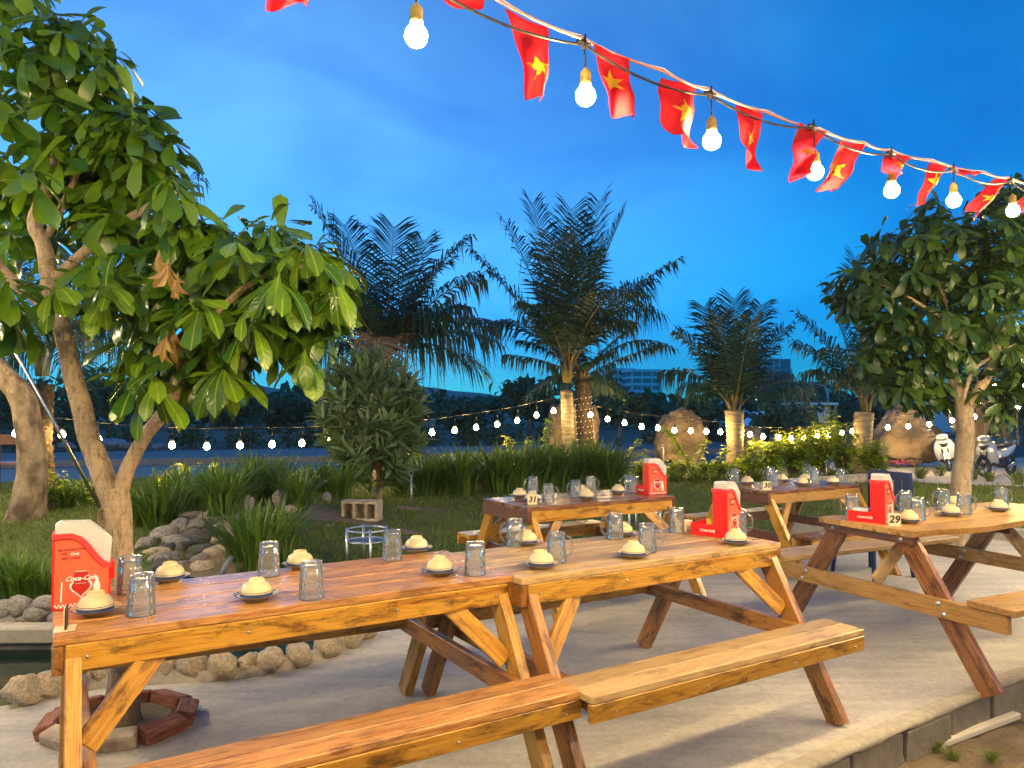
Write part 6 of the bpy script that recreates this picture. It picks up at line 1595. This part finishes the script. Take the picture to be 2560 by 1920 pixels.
    for k_ in range(5): m.tube([(-0.12 + 0.02 * k_, 0.98, 0.80), (-0.14 + 0.025 * k_, 1.06, 0.62), (-0.15 + 0.03 * k_, 1.09, 0.40)], 0.010, 5)
    if front_black: m.obj('luggage_strap', M['blackplastic'], t, True)
    return t
silver = pm('silver_paint', (0.55, 0.54, 0.52), (0.50, 0.49, 0.48), 3, 0.3, metal=0.3, coat=0.5); whitep = pm('white_scooter_paint', (0.80, 0.82, 0.84), (0.76, 0.78, 0.80), 3, 0.25, coat=0.5)
p = D(2496, 1185, 15.9); p.z = -0.01; scooter(p, R(-60), R(-7), 'silver scooter with black front mudguard parked beside the slender tree', silver, True)
p = D(2372, 1168, 17.4); p.z = -0.01; scooter(p, R(-28), R(-10), 'white scooter parked between the pointed boulder and the slender tree', whitep, False)

# ================================================================== ACROSS THE ROAD
def far_tree(x, y, Y, hpx, wpx, label, group, seed, n=500, ls=0.30, trunk=True, mat='far_leaf', low=0.28):
    b = D(x, y, Y); b.z = -0.1; rr = random.Random(seed)
    t = thing('background_tree', label, 'tree', b, 0, group); h = hpx * Y / F; w_ = wpx * Y / F / 2
    m = MB(); m.tube([(0, 0, 0), (0.1, 0, h * 0.4), (0, 0, h * 0.75)], [0.05 * h ** 0.7, 0.04 * h ** 0.7, 0.012 * h], 7)
    for k_ in range(6):
        a = rr.uniform(0, 6.28); m.tube([(0.05, 0, h * 0.35), (math.cos(a) * w_ * 0.6, math.sin(a) * w_ * 0.6, h * rr.uniform(0.5, 0.85))], [0.02 * h ** .7, 0.008 * h ** .7], 5)
    m.obj('trunk', M['bark_rough'], t, True)
    xf = []; cl = []
    for _ in range(16):
        u = Vector((rr.gauss(0, 1), rr.gauss(0, 1), rr.gauss(0, 1))).normalized() * rr.uniform(0.3, 0.8)
        cl.append((Vector((u.x * w_, u.y * w_, h * (low + (1 - low) / 2) + u.z * h * (1 - low) / 2)), rr.uniform(0.25, 0.5) * w_))
    for _ in range(n):
        c, r_ = rr.choice(cl); u = Vector((rr.gauss(0, 1), rr.gauss(0, 1), rr.gauss(0, 1))).normalized()
        d = Vector((rr.gauss(0, 1), rr.gauss(0, 1), rr.gauss(-0.2, 0.6)))
        xf.append((rr.randrange(2), frame(d, u), ls * rr.uniform(0.6, 1.3), tuple(c + Vector((u.x, u.y, u.z * 0.8)) * r_ * rr.uniform(0.7, 1.05))))
    tag(merged('crown', LIM, xf, M[mat], t), kind='stuff')
g_ = 'trees beyond the road'
for i, (x, y, Y, h, w_, lab) in enumerate([
    (60, 1110, 30, 170, 240, 'dark broad tree beyond the road behind the rough trunk'), (270, 1115, 30, 210, 260, 'tall dark tree beyond the road behind the front tree'),
    (430, 1110, 31, 180, 180, 'dark round tree beyond the sacks of rubble'), (570, 1105, 33, 140, 190, 'dark bushy tree under the gap of sky left of the shrub'), (720, 1100, 36, 110, 200, 'low dark tree beyond the road left of the leafy shrub'),
    (1000, 1100, 36, 110, 180, 'low dark tree beyond the road right of the leafy shrub'), (1150, 1095, 40, 90, 170, 'low bushy tree before the far hill'), (1320, 1095, 34, 165, 150, 'dark round tree left of the pale palm'),
    (1545, 1110, 28, 170, 150, 'broad leafy tree between the dark palm and the round boulder'), (1745, 1105, 30, 125, 130, 'dark tree behind the short palm and the round boulder'), (1960, 1108, 28, 125, 200, 'broad tree before the tower under construction'),
    (2090, 1090, 45, 80, 240, 'low dark tree by the road signs'), (2250, 1085, 45, 85, 260, 'low dark tree behind the crossing sign'), (2560, 1110, 30, 150, 260, 'dark tree beyond the road behind the scooters'), (2420, 1095, 40, 95, 260, 'dark tree across the road behind the slender tree'), (140, 1112, 29, 90, 180, 'dark bush beyond the road left of the front tree'), (880, 1105, 32, 130, 170, 'dark tree hidden behind the leafy shrub')]):
    far_tree(x, y, Y, h, w_, lab, g_, 100 + i, 620, 0.34 * Y / 30)
for i, (x, y, Y, h, w_) in enumerate([(330, 1118, 27.6, 70, 120), (480, 1118, 27.8, 60, 130), (620, 1115, 28, 55, 140), (760, 1112, 29, 60, 140), (1060, 1108, 29, 55, 140), (1180, 1108, 29, 60, 120), (1260, 1105, 29, 55, 130), (1380, 1100, 30, 60, 130), (1650, 1105, 30, 50, 140), (1800, 1100, 32, 50, 140), (200, 1118, 27.6, 50, 100), (50, 1118, 27.6, 50, 120), (930, 1110, 29, 55, 130)]):
    far_tree(x, y, Y, h, w_, 'grey-green scrub bush along the far pavement', 'scrub bushes along the far pavement', 200 + i, 300, 0.22, low=0.02)
# wood that closes the view far behind
rr = random.Random(77); xf = []
for _ in range(9000):
    x = rr.uniform(-95, 120); h = 3.2 + 2.2 * mnoise.noise(Vector((x * 0.12, 0, 0))) + 1.2 * mnoise.noise(Vector((x * 0.5, 4, 0))) + (2.2 if x > 40 else 0)
    z = h * rr.random() ** 0.7; yy_ = 62 + rr.uniform(-4, 4) + abs(x) * 0.05
    xf.append((rr.randrange(2), frame((rr.gauss(0, 1), rr.gauss(0, 1), rr.gauss(0, .6)), (rr.gauss(0, 1), -1, rr.gauss(0, 1))), rr.uniform(0.7, 1.4), (x, yy_, z)))
tag(merged('far_wood', LIM, xf, M['far_leaf']), 'dark belt of far-off trees closing the view beyond the road', 'woods', kind='stuff')

# sacks and rubble across the road
m = MB(); sackm = pm('pale_sacks', (0.45, 0.46, 0.47), (0.22, 0.23, 0.25), 6, 0.8, 0.9, 10, dist=0.08)
for i, (x, y, w_, h) in enumerate([(272, 1122, 70, 34), (315, 1128, 44, 22), (165, 1125, 40, 24), (395, 1128, 26, 18), (230, 1128, 40, 18)]):
    Y = 25.5; c = D(x, y, Y); me = rock_mesh(40 + i, 4, 0.6); me.name = 'rubble_sack'; me.materials.append(sackm)
    o = link('rubble_sack', me); o.location = (c.x, c.y, max(c.z, 0.02 + h * Y / F * 0.4)); o.scale = (w_ * Y / F, 0.6, h * Y / F); tag(o, 'pale crumpled sack of rubble heaped on the far pavement', 'sack', 'sacks on the far pavement')
# buildings
def tower(name, label, px, y_top, Y, wd, dp, floors, fh, wall, band, bays, rz, frame_only=False, step=None):
    c = D(px, y_top, Y); H_ = floors * fh; base = Vector((c.x, c.y, c.z - H_))
    t = thing(name, label, 'building', base, rz)
    MB().box((0, 0, (H_ - 20) / 2 + 0), (wd - 1.2, dp - 1.2, H_ + 20)).obj('core', band, t)
    for f_ in range(floors + 1):
        w2 = wd if not step or f_ < floors - step else wd * 0.72
        MB().box((-(wd - w2) / 2, 0, f_ * fh), (w2, dp, 0.45 if frame_only else 1.1)).obj('floor_slab', wall, t)
    for b_ in range(bays + 1):
        x = -wd / 2 + 0.3 + (wd - 0.6) * b_ / bays
        MB().box((x, -dp / 2 + 0.25, H_ / 2), (0.5, 0.4, H_ - 0.6 if not step or x < wd * 0.2 else (floors - step) * fh - 0.3)).obj('pillar', wall, t)
    if not frame_only:
        wm = MB().box((0, 0, 0), ((wd - 0.6) / bays - 0.9, 0.2, fh - 1.5)).mesh('window', M['glassdark'])
        for f_ in range(floors):
            for b_ in range(bays):
                x = -wd / 2 + 0.3 + (wd - 0.6) * (b_ + 0.5) / bays; link('window', wm, t, Matrix.Translation((x, -dp / 2 + 0.5, f_ * fh + fh / 2)))
    return t
M['glassdark'] = plain('window_glass', (0.05, 0.07, 0.09), 0.1)
bw_ = plain('white_render', (0.80, 0.82, 0.84), 0.8); bg_ = plain('grey_concrete_frame', (0.6, 0.62, 0.64), 0.8); bd2 = plain('dark_interior', (0.25, 0.27, 0.30), 0.8)
tower('apartment_tower', 'white apartment tower with balcony bands rising right of the dark palm', 1602, 928, 330, 14, 14, 11, 3.0, bw_, bd2, 3, R(12))
tower('apartment_tower', 'lower white apartment block half hidden by the dark palm', 1545, 925, 340, 13, 12, 11, 3.0, bw_, bd2, 3, R(12))
tt = tower('concrete_tower', 'unfinished concrete tower with open floors behind the short palm', 1926, 900, 340, 16, 14, 13, 2.9, bg_, bd2, 6, R(-8), True, 3)
wl = emit('work_lamp', (1.0, 0.97, 0.9), 9)
for k_ in range(9): MB().box((-7.4, -7.4, 3 + k_ * 3.4), (0.8, 0.5, 0.8)).obj('work_lamp', wl, tt)
tower('apartment_tower', 'pale far tower showing through the gap left of the shrub', 800, 985, 900, 22, 14, 14, 3.2, bw_, bd2, 5, R(10))
tower('apartment_tower', 'wide pale far block showing left of the shrub', 745, 1000, 950, 26, 14, 12, 3.2, bw_, bd2, 6, R(10))
for i, (x, y, wd) in enumerate([(1690, 1018, 26), (2180, 990, 30), (2330, 975, 40), (2480, 985, 34), (2080, 1005, 24)]):
    tower('low_building', ['long low grey building above the round boulder', 'pale low building above the crossing sign', 'long pale building above the pointed boulder', 'pale building seen between the slender limbs', 'small pale house near the stop sign'][i], x, y, 260, wd, 10, 4, 3.0, bw_ if i % 2 else bg_, bd2, 8, R(5))
# billboard
p = D(1190, 1032, 60); o = MB().box((0, 0, 0), (3.2, 0.12, 0.7)); bb = thing('billboard', 'small dark billboard before the far hill', 'sign', (p.x, p.y, 0)); MB().box((0, 0, p.z), (2.6, 0.12, 0.9)).obj('board', bd2, bb)
for sx in (-1, 1): MB().tube([(sx, 0.1, -0.2), (sx, 0.1, p.z)], 0.06, 6).obj('post', M['steel'], bb)
# lamp posts
def lamp_post(px, y0, Y, label, arm=1.0):
    b = D(px, 1090, Y); b.z = -0.1; h = D(px, y0, Y).z + 0.1
    t = thing('street_lamp', label, 'street lamp', b)
    MB().tube([(0, 0, 0), (0, 0, h - 0.5), (arm * 0.2, 0, h - 0.1), (arm * 0.7, 0, h), (arm * 1.6, 0, h)], [0.10, 0.07, 0.06, 0.05, 0.05], 8).obj('pole', M['steel'], t, True)
    MB().box((arm * 1.9, 0, h), (0.7, 0.25, 0.12)).obj('lamp_head', M['steel'], t)
lamp_post(1727, 922, 55, 'curved street lamp left of the short palm'); lamp_post(1640, 1003, 75, 'small far street lamp beside the white tower', -1)
lamp_post(2070, 960, 42, 'street lamp right of the short palm, taller of the pair', -1); lamp_post(2083, 968, 60, 'street lamp behind the taller one right of the short palm', -1); lamp_post(2040, 993, 90, 'thin far pole near the road signs', 1)
# road signs
def pole_sign(px, Y, ytop, label):
    b = D(px, 1120, Y); b.z = -0.05; h = D(px, ytop, Y).z + 0.05
    t = thing('road_sign', label, 'road sign', b); pr_ = MB(); nb = 10
    for k_ in range(nb): MB().tube([(0, 0, h * k_ / nb), (0, 0, h * (k_ + 1) / nb)], 0.055, 10).obj('pole_band', M['red'] if k_ % 2 else M['white'], t, True)
    return t, h
t, h = pole_sign(2110, 45.0, 985, 'octagonal STOP sign with a give-way triangle above on a striped pole')
Y = 45.0; s_ = 27 * Y / F
XZM = Matrix(((1, 0, 0, 0), (0, 0, 1, 0), (0, 1, 0, 0), (0, 0, 0, 1)))
zc = D(2110, 1032, Y).z + 0.05
oc = lambda r_: [(r_ * math.cos(R(22.5 + 45 * k_)), zc + r_ * math.sin(R(22.5 + 45 * k_))) for k_ in range(8)]
MB().prism(oc(0.36), -0.10, -0.07, XZM).obj('stop_rim', M['white'], t, recalc=True); fc = MB().prism(oc(0.33), -0.104, -0.101, XZM).obj('stop_plate', M['dkred'], t, recalc=True)
link('lettering', text_mesh('STOP', 0.24, M['white'], 0, 0.002, 0.006), fc, Matrix.Translation((0, -0.107, zc - 0.08)) @ RX)
zt_ = D(2110, 992, Y).z + 0.05
MB().prism([(-0.33, zt_ + 0.22), (0.33, zt_ + 0.22), (0, zt_ - 0.34)], -0.10, -0.07, XZM).obj('triangle_rim', M['dkred'], t, recalc=True)
MB().prism([(-0.22, zt_ + 0.16), (0.22, zt_ + 0.16), (0, zt_ - 0.21)], -0.104, -0.101, XZM).obj('triangle_plate', pm('amber_sign', (0.75, 0.40, 0.03), None, 3, 0.5), t, recalc=True)
b = D(2245, 1080, 46); b.z = -0.05; t = thing('road_sign', 'square blue pedestrian crossing sign behind the pointed boulder', 'road sign', b); zc = D(2245, 1027, 46).z + 0.05
MB().tube([(0, 0, 0), (0, 0, zc + 0.3)], 0.04, 8).obj('pole', M['steel'], t, True)
pl_ = MB().box((0, -0.06, zc), (0.60, 0.02, 0.62)).obj('plate', pm('blue_sign', (0.02, 0.20, 0.62), None, 3, 0.5), t)
MB().prism([(-0.24, zc - 0.22), (0.24, zc - 0.22), (0, zc + 0.22)], -0.076, -0.071, XZM).obj('white_triangle', M['white'], pl_, recalc=True)
wk = MB()
for poly in ([(-0.02, zc - 0.05), (0.03, zc - 0.05), (0.03, zc + 0.05), (-0.02, zc + 0.05)], [(-0.02, zc - 0.05), (0.01, zc - 0.05), (-0.06, zc - 0.19), (-0.09, zc - 0.19)], [(0.0, zc - 0.05), (0.03, zc - 0.05), (0.08, zc - 0.19), (0.05, zc - 0.19)], [(-0.015, zc + 0.06), (0.025, zc + 0.06), (0.025, zc + 0.10), (-0.015, zc + 0.10)], [(0.03, zc + 0.04), (0.09, zc - 0.03), (0.075, zc - 0.04), (0.03, zc + 0.01)], [(-0.02, zc + 0.04), (-0.08, zc - 0.03), (-0.065, zc - 0.04), (-0.02, zc + 0.01)]): wk.prism(poly, -0.081, -0.0775, XZM)
wk.obj('walking_figure', M['black'], pl_, recalc=True)
# kiosk, cars, white hoarding
p = D(2025, 1105, 30); p.z = -0.1; k1 = thing('vending_kiosk', 'small white roofed kiosk across the road behind the lime hedge', 'kiosk', p, R(8))
MB().box((0, 0, 0.85), (1.2, 0.9, 1.5)).obj('body', M['white'], k1); MB().box((0, 0, 1.70), (1.7, 1.3, 0.10)).obj('roof', M['white'], k1)
for sx in (-0.8, 0.8): MB().tube([(sx * 0.95, -0.55, 0), (sx * 0.95, -0.55, 1.66)], 0.03, 6).obj('post', M['steel'], k1)
MB().box((-0.2, -0.46, 1.0), (0.5, 0.03, 1.1)).obj('door', M['glassdark'], k1)
def car(px, Y, label, rz, paint):
    p = D(px, 1110, Y); p.z = -0.13; t = thing('parked_car', label, 'car', p, rz)
    prof = [(-2.1, 0.35), (-2.15, 0.75), (-1.3, 0.92), (-0.7, 1.42), (0.7, 1.45), (1.5, 0.98), (2.1, 0.88), (2.15, 0.35)]
    MB().prism(prof, -0.82, 0.82, XZM).obj('body', paint, t, recalc=True)
    for sy in (-0.83, 0.83): MB().prism([(-1.1, 0.95), (-0.62, 1.36), (0.62, 1.38), (1.25, 0.98)], sy - 0.006, sy + 0.006, XZM).obj('window', M['glassdark'], t, recalc=True)
    for sx in (-1.35, 1.35):
        for sy in (-0.74, 0.74): MB().lathe([(0.001, -0.1), (0.3, -0.1), (0.32, 0), (0.3, 0.1), (0.001, 0.1)], 18, Matrix.Translation((sx, sy, 0.32)) @ RX).obj('wheel', M['black'], t, True)
car(1945, 34, 'white car parked across the road behind the low boulder', R(17), whitep); car(1815, 38, 'pale car across the road behind the short palm', R(17), silver)
p = D(2360, 1085, 34); hd = thing('hoarding', 'pale blue-grey hoarding panel right of the pointed boulder', 'hoarding', (p.x, p.y, -0.1)); MB().box((0, 0, 1.2), (2.6, 0.06, 1.5)).obj('panel', M['white'], hd)
for sx in (-1.2, 1.2): MB().tube([(sx, 0.08, 0), (sx, 0.08, 1.9)], 0.04, 6).obj('post', M['steel'], hd)
# banyan behind the slender tree, lit from below by the garden string
b = D(2450, 1140, 19.0); b.z = -0.02; by = thing('banyan_tree', 'multi-stemmed tree with hanging roots lit yellow behind the scooters', 'tree', b)
m = MB(); rr = random.Random(9)
limb(m, [(0, 0, -0.1), (-0.05, 0, 0.7), (0.5, 0, 1.5), (0.9, 0, 2.3)], [0.22, 0.18, 0.12, 0.05], 10); limb(m, [(0, 0, 0.4), (-0.7, 0, 1.1), (-0.9, 0, 2.0)], [0.13, 0.09, 0.04], 8); limb(m, [(0, 0, 0.5), (0.1, 0.1, 1.4), (0, 0, 2.4)], [0.14, 0.1, 0.04], 8)
m.obj('trunk', M['bark'], by, True)
m = MB()
for k_ in range(22): x = rr.uniform(-0.3, 0.9); m.tube([(x, rr.uniform(-.3, .1), rr.uniform(1.5, 2.1)), (x + rr.uniform(-.05, .05), rr.uniform(-.3, .1), rr.uniform(0.3, 0.9))], 0.012, 4)
m.obj('hanging_roots', M['leaf_dead'], by)
xf = []
for _ in range(900):
    u = Vector((rr.gauss(0, 1), rr.gauss(0, 1), rr.gauss(0, 1))).normalized() * rr.uniform(0.5, 1); xf.append((rr.randrange(2), frame((rr.gauss(0, 1), rr.gauss(0, 1), rr.gauss(-.3, .6)), (0, -.5, 1)), 0.15 * rr.uniform(0.6, 1.3), (u.x * 1.3 + 0.2, u.y * 0.9, 2.3 + u.z * 0.9)))
for _ in range(160): xf.append((rr.randrange(2), frame((rr.gauss(0, 1), rr.gauss(0, 1), rr.gauss(0, 1)), (0, 0, 1)), 0.1, (rr.uniform(0, 1.0), rr.uniform(-.5, 0), rr.uniform(0.6, 1.3))))
tag(merged('crown', LIM, xf, M['fern'], by), kind='stuff')

# ================================================================== UNSEEN WALL ADDED FOR WARM FILL AND REFLECTIONS
rw = thing('unseen_fill_wall', 'unseen cream wall added behind the seating for warm fill and reflections', 'building', (3.5, -4.5, -0.2), A31)
MB().box((0, 0, 1.7), (13, 0.25, 3.4)).obj('wall', pm('cream_render', (0.72, 0.62, 0.46), (0.66, 0.56, 0.40), 2, 0.9), rw)
MB().box((0, 0.9, 3.46), (13.4, 2.2, 0.12)).obj('roof', M['brick'], rw)
for k_ in range(4):
    MB().box((-4.8 + 3.2 * k_, 0.14, 1.3), (1.5, 0.05, 2.1)).obj('door', M['wood_brown'], rw)

# ================================================================== HAZE
hz, t_, b_ = newmat('blue_haze'); t_.nodes.remove(b_)
pv = N(t_, 'ShaderNodeVolumePrincipled'); pv.inputs['Color'].default_value = (0.80, 0.86, 0.92, 1); pv.inputs['Density'].default_value = 0.00035
t_.links.new(pv.outputs[0], t_.nodes['Material Output'].inputs['Volume'])
tag(MB().box((0, 1000, 64.4), (3400, 2100, 131.2)).obj('haze', hz), 'thin blue evening haze over the whole place', 'haze', kind='stuff')
cy.volume_bounces = 0
